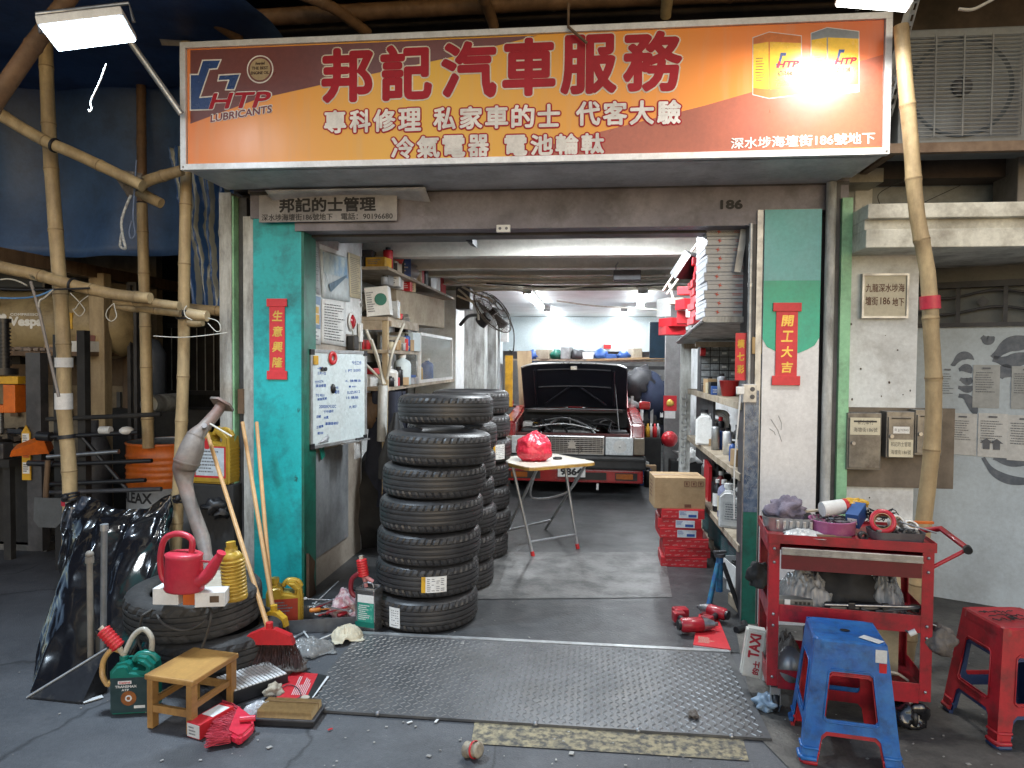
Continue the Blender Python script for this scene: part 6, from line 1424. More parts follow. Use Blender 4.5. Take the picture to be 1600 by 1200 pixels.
# ---- whiteboard
wb = thing('whiteboard', 'white board with blue handwriting and magnets on the partition wall', 'whiteboard', (-1.812, 4.452, .965), 77)
WL_, WH_ = .70, .655
obj('board_face', G().box(.02,WL_-.02,-.006,.006,.02,WH_-.02), mat('whiteboard_face', (.60,.68,.70), .25, col2=(.53,.63,.66), scale=2, coat=.3), wb)
for b_ in ((0,WL_,0,.022),(0,WL_,WH_-.022,WH_)): obj('frame_bar', G().box(b_[0],b_[1],-.012,.010,b_[2],b_[3],.002), galv, wb)
for b_ in ((0,.022),(WL_-.022,WL_)): obj('frame_bar', G().box(b_[0],b_[1],-.012,.010,.0225,WH_-.0225), galv, wb)
for x_ in (0, WL_-.04):
    for z_ in (-.002, WH_-.036): obj('corner_cap', G().box(x_-.002,x_+.042,-.015,.012,z_,z_+.038,.003), black, wb)
rows_ = [('一號車', .08,.52,.07,.02),('三月十五', .08,.49,.10,.02),('TOYOTA', .05,.43,.10,.018),('換油修理', .06,.405,.12,.022),('TG 9031', .06,.345,.10,.018),('檢查煞車', .08,.315,.11,.02),('PULSAR', .23,.39,.10,.018),('電池', .28,.355,.06,.026),('20000KM.52C',.10,.265,.20,.022),('四號', .07,.20,.05,.02),('下午換呔', .15,.225,.12,.022),('冷氣',.15,.185,.06,.022),('車頭燈修好',.17,.145,.16,.022),('三號車',.07,.13,.08,.02),('前呔',.08,.09,.07,.02),('今日工作',.50,.555,.13,.03),('1 PT 5000',.42,.50,.20,.02),('K. 換機油',.42,.43,.20,.02),('車 4001',.46,.39,.10,.016),('SUZUKI 2',.44,.345,.17,.02),('15 換胎',.43,.31,.16,.022),('PL 8021',.47,.24,.10,.02)]
for s_, x_, z_, w_, h_ in rows_:
    obj('handwriting', text_g(G(), s_, FR(x_, -.0065, z_) @ Matrix.Rotation(RAD(random.uniform(-3,4)),4,'Z'), w_, h_, .0008, n=4), inkblue, wb)
obj('ring_magnet', G().at(.25,-.012,.60,rx=90).lathe([(.02,0),(.02,.008),(.045,.008),(.048,0)],24), red, wb)
obj('star_magnet', G().at(.055,-.012,.585).cbox(0,0,0,.05,.01,.06,.004), yellow, wb)
for x_ in (.13,.165): obj('round_magnet', G().at(x_,-.01,.525,rx=90).cyl((0,0,0),(0,0,.008),.014,n=14), ink, wb)
obj('oval_magnet', G().ball((.26,-.012,.39),.026,10,1.3,.2,sy=.5), black, wb)
obj('pen_ledge', G().box(.35,.68,-.05,-.013,.0,.01), galv, wb)
obj('marker_pen', G().cyl((.52,-.03,.016),(.62,-.03,.016),.008), black, wb)
obj('torn_foil', G().grid(lambda u, v: (.08+.12*u,-.012-.02*N3(u*3,v*3,1),.03+.06*v*(u)), 6,6), silver, wb, solid=.001)
solo('hanging_keys', G().box(-.004,.004,-.03,.03,-.06,.03).box(-.003,.008,.02,.10,.0,.03), tealplastic, 'green tagged keys hanging under the whiteboard', 'keys', PX(503,703,-1.81), rx=20)
solo('clear_sachet', G().grid(lambda u, v: (.01*N3(u*3,v*3),.14*u,-.12*v),6,6), clearfilm, 'clear plastic sachet hanging from the right corner of the whiteboard', 'sachet', (PX(553,690,-1.66).x, PX(553,690,-1.66).y, .96), solid=.001)
P4_ = [PX(u, v, -1.834) for u, v in ((483,712),(543,692),(543,838),(483,879))]
mz = P4_[3]
solo('metal_panel', G().add([tuple(p-mz) for p in P4_]+[tuple(p-mz+Vector((.006,0,0))) for p in P4_], [(4,5,6,7),(0,4,7,3),(3,7,6,2),(2,6,5,1),(1,5,4,0)]), mat('brushed_grey_panel', (.30,.32,.34), .38, .35, col2=(.22,.24,.26), scale=3, dirt=(.1,.1,.1), dscale=3, damt=.5), 'grey metal sheet screwed to the partition below the whiteboard', 'metal sheet', mz)
solo('green_strip', G().box(-.01,.0,0,.35,0,.10), green_dk, 'green painted patch at the top of the partition wall', 'paint patch', PX(535,388,-1.829)) if False else None
q = PX(475,930,-1.83)
solo('broken_board_edge', G().prism([(-.02,0),(.10,0),(.06,.12),(.08,.22),(-.02,.3)],0,.02,'X'), mat('rust_brown',(.14,.07,.03),.8,col2=(.07,.035,.02)), 'broken rusty board edge at the foot of the partition', 'board edge', (-1.805, 4.40, .002))

# ================================================================== left shelves
ls = thing('left_shelf_rack', 'wooden shelf rack along the left wall behind the tyre stacks', 'shelf rack', (-1.62, 5.60, 0))
obj('upper_board', G().box(-.48,.0,0,2.95,2.285,2.31,.003), shelfw, ls)
for z in (1.905,1.64,1.335): obj('shelf_board', G().box(-.47,.0,.0 if z != 1.335 else 0.,1.05 if z > 1.4 else 2.9,z-.03,z,.002), shelfw, ls)
for (x, y, zt_) in ((-.03,.01,1.874),(-.46,.01,1.874)): obj('post', G().box(x-.02,x+.025,y,y+.04,0,zt_), palew, ls)
obj('front_rail', G().box(-.44,-.051,-.0,.03,1.80,1.874), shelfw, ls); obj('side_rail', G().box(-.012,.012,.06,1.0,1.83,1.874), shelfw, ls)
obj('wrapped_post', G().cyl((-.04,-.03,.9),(-.03,-.03,1.35),.04,n=12), oldwhite, ls)
for k, (p0, p1) in enumerate((((-.02,-.02,1.36),(-.17,-.03,1.80)),((-.03,-.03,1.36),(-.12,-.05,1.72)),((0,-.02,1.4),(.08,.2,1.86)),((-.05,-.02,1.4),(-.3,0,1.62)))): obj('cable_strand', G().tube(spl([p0,((p0[0]+p1[0])/2+.01,-.03,(p0[2]+p1[2])/2),p1],5),.012,6), wirem, ls)
def SH(px, py, x=-1.75): return PX(px, py, x)
items = [ # px, z, size(dx,dy,dz), mat, name, label, cat, X
 (568,2.311,(.22,.10,.08),black,'black_box','black box at the near end of the top left shelf','box',5.66,-1.93),
 (590,2.311,(.17,.14,.075),yellow,'yellow_box','yellow printed box on the near edge of the top left shelf','box',5.68,-1.72),
 (580,2.388,(.16,.12,.07),darkpaint,'black_box','dark box on top of the yellow and black boxes','box',5.75,-1.86),
 (610,2.311,(.18,.20,.09),oldcard,'open_carton','open flap carton right of the yellow box','carton',6.0,-1.73),
 (612,2.402,(.20,.26,.07),red,'red_case','red plastic case lying tilted on the open carton','case',6.1,-1.74),
 (630,2.311,(.22,.34,.12),silver,'parts_bag','grey heap of wrapped parts in the middle of the top left shelf','bag',6.45,-1.73),
 (655,2.311,(.12,.14,.22),oldcard,'carton','upright brown carton on the top left shelf','carton',6.85,-1.70),
 (662,2.311,(.06,.10,.24),papery,'carton','narrow yellow carton beside the upright brown one','carton',7.10,-1.68),
 (672,2.311,(.14,.16,.17),galv,'grey_box','grey metal box on the far half of the top left shelf','box',7.35,-1.70),
 (685,2.311,(.13,.16,.18),white,'carton','white carton near the far end of the top left shelf','carton',7.6,-1.70),
 (697,2.311,(.12,.18,.17),redp,'red_carton_small','red and white carton at the far end of the top left shelf','carton',7.9,-1.70),
 (640,1.906,(.30,1.25,.30),oldcard,'long_carton','long pale carton slanting along the second left shelf','carton',6.95,-1.80),
 (625,1.906,(.05,.06,.16),yellow,'yellow_bottle','yellow bottle in front of the long pale carton','bottle',5.95,-1.64),
 (618,1.906,(.14,.08,.14),galv,'glass_jar','pale plastic container beside the white printed box','container',5.82,-1.66),
 (575,1.641,(.18,.16,.08),redp,'red_pack','red packet on the third left shelf','packet',5.72,-1.92),
 (625,1.641,(.16,.35,.12),oldcard,'carton','pale brown carton on the third left shelf','carton',6.25,-1.72),
 (640,1.641,(.12,.18,.17),MATS['pale_blue_panel'],'blue_white_carton','blue and white carton at the end of the third left shelf','carton',6.5,-1.66),
 (575,1.336,(.26,.3,.10),white,'white_box','white box at the near end of the lower left shelf','box',5.80,-1.92),
 (590,1.437,(.30,.16,.05),red,'red_tool','red handled tool lying on the white box','tool',5.78,-1.90),
 (625,1.336,(.16,.12,.17),white,'paper_roll','white rounded container on the lower left shelf','container',5.95,-1.72),
 (645,1.336,(.14,.12,.27),MATS['pale_blue_panel'],'pale_bottle','tall pale blue plastic bottle on the lower left shelf','bottle',6.2,-1.66),
 (610,1.336,(.16,.2,.2),blackm,'black_box','black box behind the tall pale bottle','box',6.2,-1.9),
 (670,1.336,(.14,.16,.06),galv,'grey_tray','grey tray left of the glass cabinet','tray',6.55,-1.68)]
for (u, z, s_, m, nm_, lab, ct, Y_, X_) in items:
    if nm_ in ('parts_bag',): solo(nm_, G().ball((0,0,s_[2]*.5), s_[1]*.5, 14, .5, .35, seed=2), m, lab, ct, (X_, Y_, z+.01))
    elif nm_ in ('yellow_bottle','pale_bottle','paper_roll'): bottle(nm_, lab, (X_, Y_, z), s_[0]*.55, s_[2], m, cap=white, cat=ct)
    elif nm_ == 'red_case': solo(nm_, G().at(rx=10,ry=18).cbox(0,0,s_[2]*.5,*s_,.015), m, lab, ct, (X_, Y_, z+.03), 20)
    else:
        t = thing(nm_, lab, ct, (X_, Y_, z), random.Random(u).uniform(-9,9)); obj('box_body', G().cbox(0,0,s_[2]/2,*s_,.003), m, t)
        if nm_ not in ('black_box','grey_box','long_carton'):
            g = G(); lines_g(g, Matrix.Translation((-s_[0]*.4,-s_[1]/2-.001,s_[2]*.2)) @ Matrix.Rotation(math.pi/2,4,'X'), s_[0]*.8, s_[2]*.6, 3); obj('box_print', g, inkgrey, t)
t = thing('printed_white_box', 'white box with a blue green roundel tilted on the second left shelf', 'box', (-1.80, 5.62, 1.906), 6, ry=-6)
obj('box_body', G().box(-.0,.19,0,.14,0,.235,.003), white, t); obj('roundel', G().at(.125,-.0022,.13,rx=90).cyl((0,0,-.0002),(0,0,.0012),.05,n=24), tealplastic, t)
g = G(); lines_g(g, FR(.012,-.002,.03), .07, .17, 9); obj('box_print', g, inkgrey, t)
solo('clear_bag', G().ball((0,0,.11),.12,16,1.0,.4,seed=9), clearfilm2, 'grey plastic bag slumped left of the white printed box', 'bag', (-1.93,5.66,1.91))
R10 = random.Random(31)
for k in range(14):
    m = (black, redp, galv, darkpaint, white, steel, oldcard)[k % 7]
    solo('shelf_part', G().at(rx=R10.uniform(-30,30), ry=R10.uniform(-30,30), rz=R10.uniform(0,180)).cbox(0,0,.03,R10.uniform(.06,.14),R10.uniform(.04,.08),.05,.006), m, ['black','red','silvery','dark','white','steel','tan'][k % 7]+' spare part '+('at the near end' if k < 7 else 'toward the far end')+' of the '+('second' if k % 2 else 'third')+' left shelf', 'spare part', (-1.66-R10.uniform(0,.12), 5.95+k*.045, (1.91 if k % 2 else 1.65)))
q = PY(722,465,8.0)
solo('black_loudspeaker', G().cbox(0,0,0,.17,.2,.26,.02), darkpaint, 'black loudspeaker at the far end of the top left shelf', 'loudspeaker', (q.x, 8.15, q.z))
# glass cabinet
gc = thing('glass_cabinet', 'small white framed glass display case at the far end of the left shelf', 'display case', (-2.05, 6.72, 1.336))
for (x, y) in ((0,0),(.40,0),(0,1.6),(.40,1.6)): obj('frame_post', G().box(x,x+.03,y,y+.03,0,.46), white, gc)
for z in (-.0,.461):
    for b_ in ((.03,.40,0,.03),(.03,.40,1.6,1.63)): obj('frame_rail', G().box(*b_, z, z+.03), white, gc)
    for b_ in ((0,.03,.03,1.6),(.40,.43,.03,1.6)): obj('frame_rail', G().box(*b_, z, z+.03), white, gc)
gl = mat('case_glass', (.75,.85,.85), .05, alpha=.22, spec=.8)
obj('glass_pane', G().add([(.415,.03,.03),(.415,1.6,.03),(.415,1.6,.46),(.415,.03,.46)], [(0,1,2,3)]), gl, gc); obj('glass_pane', G().add([(.03,.015,.03),(.40,.015,.03),(.40,.015,.46),(.03,.015,.46)], [(0,1,2,3)]), gl, gc)
obj('back_panel', G().box(.0,.01,.03,1.6,.03,.46), whitepanel, gc)
for k, (y, h, m, lab, ct) in enumerate(((.25,.20,tealplastic,'small green bottle inside the glass display case','bottle'),(.50,.26,galv,'grey tool standing inside the glass display case','tool'),(.75,.18,yellow,'yellow bottle inside the glass display case','bottle'),(1.15,.24,bottleblue,'blue tin inside the glass display case','tin'))):
    bottle('display_'+ct, lab, (-1.82, 6.72+y, 1.340), .045 if k != 3 else .07, h, m, cat=ct)
solo('display_binder', G().box(-.1,.1,-.02,.02,0,.35), darkpaint, 'dark binder leaning inside the glass display case', 'binder', (-1.85, 7.05, 1.34), 20)
# lower clutter behind stacks
t = thing('hanging_coat', 'dark coat hanging behind the partition edge beside the tyre stacks', 'coat', (-1.66,5.72,.35))
obj('coat_body', G().grid(lambda u, v: ((.13+.06*v)*math.cos(u*6.283)*(1+.18*math.sin(u*31+v*3)), .10*math.sin(u*6.283)*(1+.18*math.sin(u*31+v*3)), .95*(1-v)), 60, 14), mat('dark_blue_cloth',(.02,.025,.045),.8), t)
t = thing('grey_bag', 'drawn dark grey sack hanging beside the white wrapped post', 'sack', (-1.52,5.50,.62))
obj('sack_body', G().grid(lambda u, v: ((.02+.12*min(1,v*1.4))*math.cos(u*6.283)*(1+.12*math.sin(u*44)*v), (.02+.09*min(1,v*1.4))*math.sin(u*6.283)*(1+.12*math.sin(u*44)), .52*(1-v)), 80, 14), mat('grey_sack_cloth',(.05,.055,.06),.75), t)
solo('dark_sacks', G().ball((0,0,.3),.3,18,1.2,.3,seed=2).ball((.05,.5,.3),.3,18,1.1,.3,seed=5), blackm, 'dark sacks piled under the left shelf rack', 'sacks', (-1.86,5.85,0), kind='stuff')
solo('brown_sack', G().ball((0,0,0),.14,16,1.1,.25,seed=7), brownw, 'brown cloth bundle under the lower left shelf', 'bundle', (-1.80,5.72,1.12))
# wall fan
q = PY(770,487,7.7)
fn_ = thing('wall_fan', 'dusty wall fan with wire cage on the left wall', 'fan', q, 0); fn_.rotation_euler = (RAD(20), RAD(52), 0)
cage = mat('dusty_wire', (.10,.08,.06), .6, .3, col2=(.05,.04,.035)); g = G()
for r_, z in ((.28,0),(.22,.055),(.14,.085),(.06,.10),(.22,-.05),(.14,-.075)): g.tube([(r_*math.cos(a_*math.pi/18), r_*math.sin(a_*math.pi/18), z) for a_ in range(36)], .004 if r_ < .28 else .007, 5, closed=True)
for k in range(44):
    a_ = k*2*math.pi/44; g.tube([(.05*math.cos(a_),.05*math.sin(a_),.10),(.16*math.cos(a_),.16*math.sin(a_),.082),(.28*math.cos(a_),.28*math.sin(a_),0)], .0018, 4)
    if k % 2: g.tube([(.07*math.cos(a_),.07*math.sin(a_),-.085),(.28*math.cos(a_),.28*math.sin(a_),0)], .0018, 4)
obj('wire_cage', g, cage, fn_, kind='stuff')
for k in range(3):
    a_ = k*2.094; g = G().grid(lambda u, v: ((.04+.18*u)*math.cos(a_+(v-.5)*(.5+.9*u*(1-u*.4))), (.04+.18*u)*math.sin(a_+(v-.5)*(.5+.9*u*(1-u*.4))), .03*(v-.5)), 8, 6); obj('fan_blade', g, mat('fan_blade_plastic',(.07,.06,.055),.4), fn_, solid=.003)
obj('motor', G().cyl((0,0,-.20),(0,0,-.07),.075,.06,18), black, fn_); obj('hub', G().cyl((0,0,-.03),(0,0,.04),.035,n=16), black, fn_)
b0 = PY(719,508,8.3); q2 = PY(750,493,7.85)
solo('fan_arm', G().tube([Vector(p)-b0 for p in spl([b0, b0+Vector((.12,-.1,.10)), q2],6)], .022, 8), black, 'curved black arm holding the wall fan', 'bracket', b0)

# ================================================================== left foreground
TMo = tyre_meshes(.325, .20, .21, 96)
gw = 'old tyres piled at the left door jamb'
wc = Vector((-1.99, 3.40, .004))
tyre((wc.x+.10, wc.y+.03, .004), 'lower worn tyre of the pile at the left jamb', group=gw, m=rubber_old, meshes=TMo, name='old_tyre')
tyre((wc.x, wc.y, .208), 'upper worn tyre of the pile holding the watering can', group=gw, m=rubber_old, meshes=TMo, name='old_tyre', rx=1.5)
ztop = .415
solo('pile_board', G().box(-.14,.2,-.17,.15,0,.012), oldcard, 'thin board laid over the old tyres under the watering can', 'board', (wc.x, wc.y, ztop), 12)
zb_ = ztop+.013
q = PZ(250,950,ztop)
boxthing('white_carton', 'small white carton left under the watering can', 'carton', (q.x+.02, q.y+.05, zb_), (.12,.09,.075), white, rz=4)
boxthing('orange_carton', 'small orange carton between two white ones under the watering can', 'carton', (q.x+.125, q.y+.06, zb_), (.055,.09,.07), orange, rz=6)
t = thing('white_carton', 'white carton with printed mark right under the watering can', 'carton', (q.x+.225, q.y+.05, zb_), 14); obj('box_body', G().cbox(0,0,.033,.13,.09,.066,.002), white, t); obj('printed_mark', G().box(.0,.04,-.0465,-.0455,.02,.05), brownw, t)
# watering can
zc_ = zb_+.078; q = PZ(277,930,zc_)
wcn = thing('watering_can', 'red plastic watering can standing on cartons on the old tyres', 'watering can', (q.x-.01, q.y+.07, zc_), -8)
rp2 = mat('red_can_plastic', (.50,.025,.05), .42, col2=(.42,.02,.04), scale=7, dirt=(.25,.08,.08), dscale=9, damt=.4)
obj('can_body', G().lathe([(0,0),(.082,0),(.088,.01),(.084,.03),(.086,.035),(.080,.15),(.083,.165),(.070,.172),(0,.176)],32,sx=1.08,sy=.8), rp2, wcn)
obj('spout', G().tube(spl([(.07,0,.05),(.12,0,.075),(.165,0,.14),(.19,0,.175)],5), [.036-.0013*i for i in range(16)], 12), rp2, wcn)
obj('spout_lip', G().cyl((.186,0,.168),(.196,0,.186),.017,.021,14), rp2, wcn)
obj('handle', G().tube(spl([(.04,0,.17),(.04,0,.235),(-.03,0,.255),(-.10,0,.225),(-.125,0,.14),(-.115,0,.05),(-.08,0,.025)],6), .014, 10), rp2, wcn)
obj('cross_web', G().box(.06,.15,-.003,.003,.135,.143), rp2, wcn)
# gold ribbed bottle
q = PZ(360,942,ztop)
gb = thing('ribbed_bottle', 'gold ribbed plastic bottle standing at the right edge of the old tyres', 'bottle', (q.x, q.y+.05, ztop+.0), 0, ry=-5)
pr_ = [(0,0),(.052,0),(.055,.006)]
for i in range(11): z = .015+i*.0165; pr_ += [(.056,z),(.056,z+.009),(.047,z+.011),(.047,z+.0155)]
pr_ += [(.05,.205),(.035,.225),(.028,.23),(.028,.25)]
obj('bottle_body', G().lathe(pr_, 28), ygold, gb); obj('cap', G().cyl((0,0,.245),(0,0,.275),.022,n=16), ygold, gb)
# exhaust with catalytic converter
E_ = [PY(u, v, y) for u, v, y in ((346,633,3.95),(338,645,3.92),(318,668,3.86),(306,682,3.82),(300,700,3.8),(292,722,3.78),(288,735,3.78),(290,760,3.76),(300,795,3.72),(316,840,3.66),(322,868,3.6),(324,880,3.58),(327,905,3.56),(328,935,3.52),(328,950,3.5))]
rs_ = [.036,.036,.040,.058,.076,.080,.070,.045,.042,.044,.036,.05,.085,.085,.05]
b0 = E_[0].copy(); P_ = spl(E_, 4); rr = []
for i in range(len(E_)-1):
    for k in range(4): rr.append(rs_[i]+(rs_[i+1]-rs_[i])*k/4)
rr.append(rs_[-1])
ex_ = thing('exhaust_pipe', 'rusty grey exhaust pipe with catalytic bulge leaning on the white jamb', 'exhaust pipe', b0)
em = mat('heat_stained_steel', (.22,.19,.165), .6, .2, col2=(.12,.10,.09), scale=6, dirt=(.24,.11,.08), dscale=3.5, damt=.9, bump=.1, bscale=20)
obj('pipe', G().tube([p-b0 for p in P_], [r_*.88 for r_ in rr], 18), em, ex_)
d_ = (E_[0]-E_[1]).normalized(); obj('flange', G().cyl(d_*.0, d_*.014, .075, n=3+3), em, ex_); obj('flange_hole', G().cyl(d_*.0141, d_*.016, .034, n=16), steel, ex_)
for c_ in (3,5,11,13): c0_ = E_[c_]-b0; dd = (E_[c_+1]-E_[c_-1]).normalized() if c_ < 14 else Vector((0,0,-1)); obj('weld_ring', G().cyl(c0_-dd*.004, c0_+dd*.004, rs_[c_]*.93, n=18), em, ex_)
q = E_[2]-b0; obj('sensor', G().cyl(q+Vector((.02,-.03,0)), q+Vector((.05,-.08,.02)), .014), steel, ex_)
P_ = [PY(u, v, 3.85) for u, v in ((328,662),(345,672),(362,682))]; obj('sensor_lead', G().tube([p-b0 for p in spl(P_,4)], .006, 6), wirem, ex_)
# belts hanging on the tyre
for k, (ps, lab) in enumerate(((((222,962),(216,1000),(232,1030),(262,1046),(300,1040),(320,1000),(330,960),(322,948),(290,952),(250,948),(222,962)), 'black rubber drive belt looped over the front of the old tyres'), (((240,948),(255,975),(290,985),(320,970),(330,950)), 'second rubber belt sagging across the upper old tyre'))):
    P_ = [PY(u, v, 3.03 if v > 955 else 3.12) for u, v in ps]; b0 = P_[0].copy()
    solo('drive_belt', G().tube([p-b0 for p in spl(P_,5)], .006, 6), mat('belt_rubber',(.05,.045,.04),.6), lab, 'rubber belt', b0)
# black plastic sheet
tops = [((107,775),4.06),((122,772),4.06),((150,768),4.07),((175,775),4.08),((205,782),4.10),((240,776),4.12),((262,768),4.14),((272,764),4.16)]
bots = [(42,1066),(70,1072),(105,1074),(140,1070),(175,1060),(205,1050),(232,1020),(262,985)]
T_ = [PY(u, v, y) for (u, v), y in tops]; B_ = [PZ(u, v, .01) for u, v in bots]
Tn = spl(T_, 12); Bn = spl(B_, 12); nn_ = len(Tn)-1
def shf(u, v):
    i = u*nn_; a_ = int(min(nn_-1, i)); f = i-a_
    t_ = Tn[a_].lerp(Tn[a_+1], f); b_ = Bn[a_].lerp(Bn[a_+1], f)
    s_ = v; p = t_.lerp(b_, s_)
    # hang : first falls vertically, then spreads out
    hs = v**1.9; p = Vector((t_.x+(b_.x-t_.x)*hs, t_.y+(b_.y-t_.y)*hs, t_.z+(b_.z-t_.z)*v))
    fold = .055*math.sin(u*19+5*v+3*N3(u*3,v*2)) * (.3+.7*v) + .06*(1-abs(N3(u*5+v*2.5, v*1.1-u*1.0, 2))*3)*.6
    crin = .022*(abs(N3(u*11+v*5, v*4-u*2, 5)))+.006*abs(N3(u*22, v*20, 9))
    swag = -.06*math.sin(math.pi*u)*max(0,1-v*5)
    return (p.x+.3*fold*.3, p.y-fold-crin-.10*math.sin(math.pi*min(1,v*1.1))*math.sin(math.pi*u), max(.006, p.z+swag+.02*N3(u*8,v*8,4)))
solo('black_plastic_sheet', G().grid(shf, 150, 120), binbag, 'big black plastic sheet tied between two bamboo poles, trailing on the ground', 'plastic sheet')
# dustpan and handles
q = PZ(105,1098)
dp = thing('dustpan', 'large black metal dustpan with two long handles beside the green jug', 'dustpan', (q.x, q.y, .003), 0)
A_ = PZ(42,1092)-q; B2 = PZ(128,1101)-q; C_ = PZ(168,1082)-q; D_ = PZ(150,1050)-q
A_.z = B2.z = C_.z = D_.z = .004
up = Vector((0,0,.20)); dm = mat('soiled_black_metal', (.035,.035,.038), .3, .5, col2=(.015,.015,.017), scale=6, dirt=(.28,.25,.2), dscale=3.2, damt=.7)
g = G().add([tuple(A_),tuple(B2),tuple(C_),tuple(C_+up),tuple(C_+up*.35+(A_-C_)*.55),tuple(D_),tuple(D_+up)], [(0,1,2,5),(0,1,2,3),(2,5,6,3)])
obj('pan', g, dm, dp, solid=.004)
obj('pan_rim', G().tube([A_, C_+up*1.0], .006, 6), galv, dp)
h1 = [PY(u, v, C_.y+q.y+.02) for u, v in ((163,820),(161,1040))]; h2 = [PY(u, v, D_.y+q.y-.02) for u, v in ((140,870),(142,1050))]
obj('handle', G().cyl(h1[0]-q, h1[1]-q, .014), mat('grey_handle',(.20,.215,.23),.4,.3), dp); obj('handle_cap', G().cyl(h1[0]-q, h1[0]-q+Vector((0,0,-.03)), .018), galv, dp)
solo('scoop_rod', G().cyl(h2[1]-h2[0], (0,0,0), .014).cyl((0,0,-.03),(0,0,.0),.02).at().ball((0,0,.012),.02,10), mat('worn_grey_wood',(.22,.2,.17),.6), 'shorter worn handle with pale cap in front of the black sheet', 'handle', h2[0])
# green oil jug
q = PZ(200,1119)
gj = jug('green_oil_jug', 'dark green engine oil jug with a red hand pump in its neck', (q.x, q.y+.06, .003), 14, .185, .11, .262, tealplastic, None)
dkl = mat('dark_jug_label', (.012,.035,.04), .35, col2=(.02,.045,.05), scale=20)
obj('label', G().box(-.086,.086,-.0565,-.0555,.012,.165), dkl, gj)
obj('label', G().box(-.055,-.0,-.0575,-.0568,.138,.152), white, gj)
lettering('Castrol', FR(-.050,-.0580,.1405), .045, .009, red, gj, bold=.0004); lettering('TRANSMAX', FR(-.066,-.0580,.122), .088, .011, white, gj, bold=.0004); lettering('ATF', FR(-.04,-.0580,.108), .03, .009, white, gj, bold=.0004)
obj('roundel', G().at(-.012,-.0572,.075,rx=90).cyl((0,0,-.0003),(0,0,.0006),.032,n=24), mat('bronze_print',(.30,.10,.02),.4,col2=(.16,.05,.01),scale=30), gj); obj('roundel_hub', G().at(-.012,-.0580,.075,rx=90).lathe([(.008,0),(.008,.001),(.014,.001),(.014,0)],20), white, gj)
obj('label_strip', G().box(.01,.055,-.0580,-.0568,.030,.042), white, gj)
n0 = Vector((-.05,0,.24))
pu = thing('hand_pump', 'red ribbed siphon pump with looping amber tube on the green jug', 'pump', gj.matrix_world @ n0 if False else (q.x-.05, q.y+.055, .235), 0)
def ribbed(p0, p1, r, n_=7):
    g = G(); p0 = Vector(p0); p1 = Vector(p1); pts = []; rs2 = []
    for i in range(n_*3+1): f = i/(n_*3); pts.append(p0.lerp(p1, f)); rs2.append(r*(1.0 if i % 3 else .84)*(.8 if i in (0, n_*3) else 1))
    return g.tube(pts, rs2, 18)
obj('bulb', ribbed((-.02,-.01,.045),(-.09,-.02,.125),.030), red, pu)
amber = mat('amber_tube', (.50,.30,.10), .25, col2=(.42,.25,.1))
obj('connector', G().cyl((0,0,0),(-.02,-.01,.045),.012), oldcard, pu); obj('bulb_tip', G().cyl((-.09,-.02,.125),(-.10,-.022,.135),.012), oldcard, pu)
obj('suction_tube', G().tube(spl([(-.005,0,.02),(-.05,-.01,.035),(-.085,-.02,-.01),(-.085,-.03,-.07),(-.05,-.045,-.105),(-.03,-.05,-.09)],6), .012, 10), amber, pu)
obj('outlet_tube', G().tube(spl([(0,0,.02),(.03,.02,.09),(.07,.03,.115),(.105,.03,.08),(.105,.03,.02),(.09,.03,-.03)],6), .012, 10), MATS['clear_grey_tube'] if 'clear_grey_tube' in MATS else mat('clear_grey_tube',(.45,.42,.35),.2), pu)
# small wooden stool
q = PZ(293,1148)
ws = thing('wooden_stool', 'small worn wooden stool beside the old tyres', 'stool', (-1.695, 2.875, .003), -99)
wm_ = mat('stool_wood', (.42,.235,.07), .42, col2=(.32,.16,.045), scale=6, stretch=(.3,2,1), dirt=(.13,.07,.03), dscale=7, damt=.5, bump=.06, bscale=40)
obj('seat', G().box(-.150,.150,-.120,.120,.205,.228,.006), wm_, ws)
for sx_ in (-1,1):
    for sy_ in (-1,1): obj('leg', G().box(sx_*.127-.018,sx_*.127+.018,sy_*.097-.014,sy_*.097+.014,0,.204,.002), wm_, ws)
for sy_ in (-1,1): obj('stretcher', G().box(-.1085,.1085,sy_*.097-.008,sy_*.097+.008,.095,.12), wm_, ws)
for sx_ in (-1,1): obj('side_rail', G().box(sx_*.135-.008,sx_*.135+.008,-.0825,.0825,.07,.10), wm_, ws)
# brooms
def broom(ht, hb, yt, yb, lab, headm, brm, head=True, hw=.10, ang=0):
    a_ = PY(*ht, yt); b_ = PY(*hb, yb); t = thing('broom', lab, 'broom', b_, 0)
    hm = mat('broom_handle_wood', (.52,.31,.13), .5, col2=(.42,.23,.09), scale=5, stretch=(1,1,.2))
    obj('handle', G().cyl((0,0,0), a_-b_, .0125, .0115, 12), hm, t)
    if head:
        obj('broom_head', G().at(rz=ang).prism([(-hw,-.055),(hw,-.055),(hw*.85,-.012),(hw*.25,.02),(-hw*.25,.02),(-hw*.85,-.012)], -.02, .02, 'Y'), headm, t)
        obj('ferrule', G().cyl((0,0,.0),(0,0,.05),.018), headm, t)
        R_ = random.Random(6); g = G(); zg_ = -b_.z+.006
        for i in range(420):
            x = R_.uniform(-1,1)*hw; y = R_.uniform(-.017,.017); sp_ = 1.32+R_.uniform(-.08,.08); c_, s_ = math.cos(RAD(ang)), math.sin(RAD(ang))
            x2, y2 = x*sp_+R_.uniform(-.012,.012), y*3-.02; zl = max(zg_, -.055-R_.uniform(.08,.12))
            g.tube([(x*c_-y*s_, x*s_+y*c_, -.054),((x+x2)/2*c_-y*s_, (x+x2)/2*s_+y*c_, -.10),(x2*c_-y2*s_, x2*s_+y2*c_, zl)], .0014, 3, caps=False)
        obj('bristles', g, brm, t, kind='stuff')
    return t
brm1 = mat('dark_red_bristle', (.07,.025,.02), .7, col2=(.02,.015,.015), scale=20)
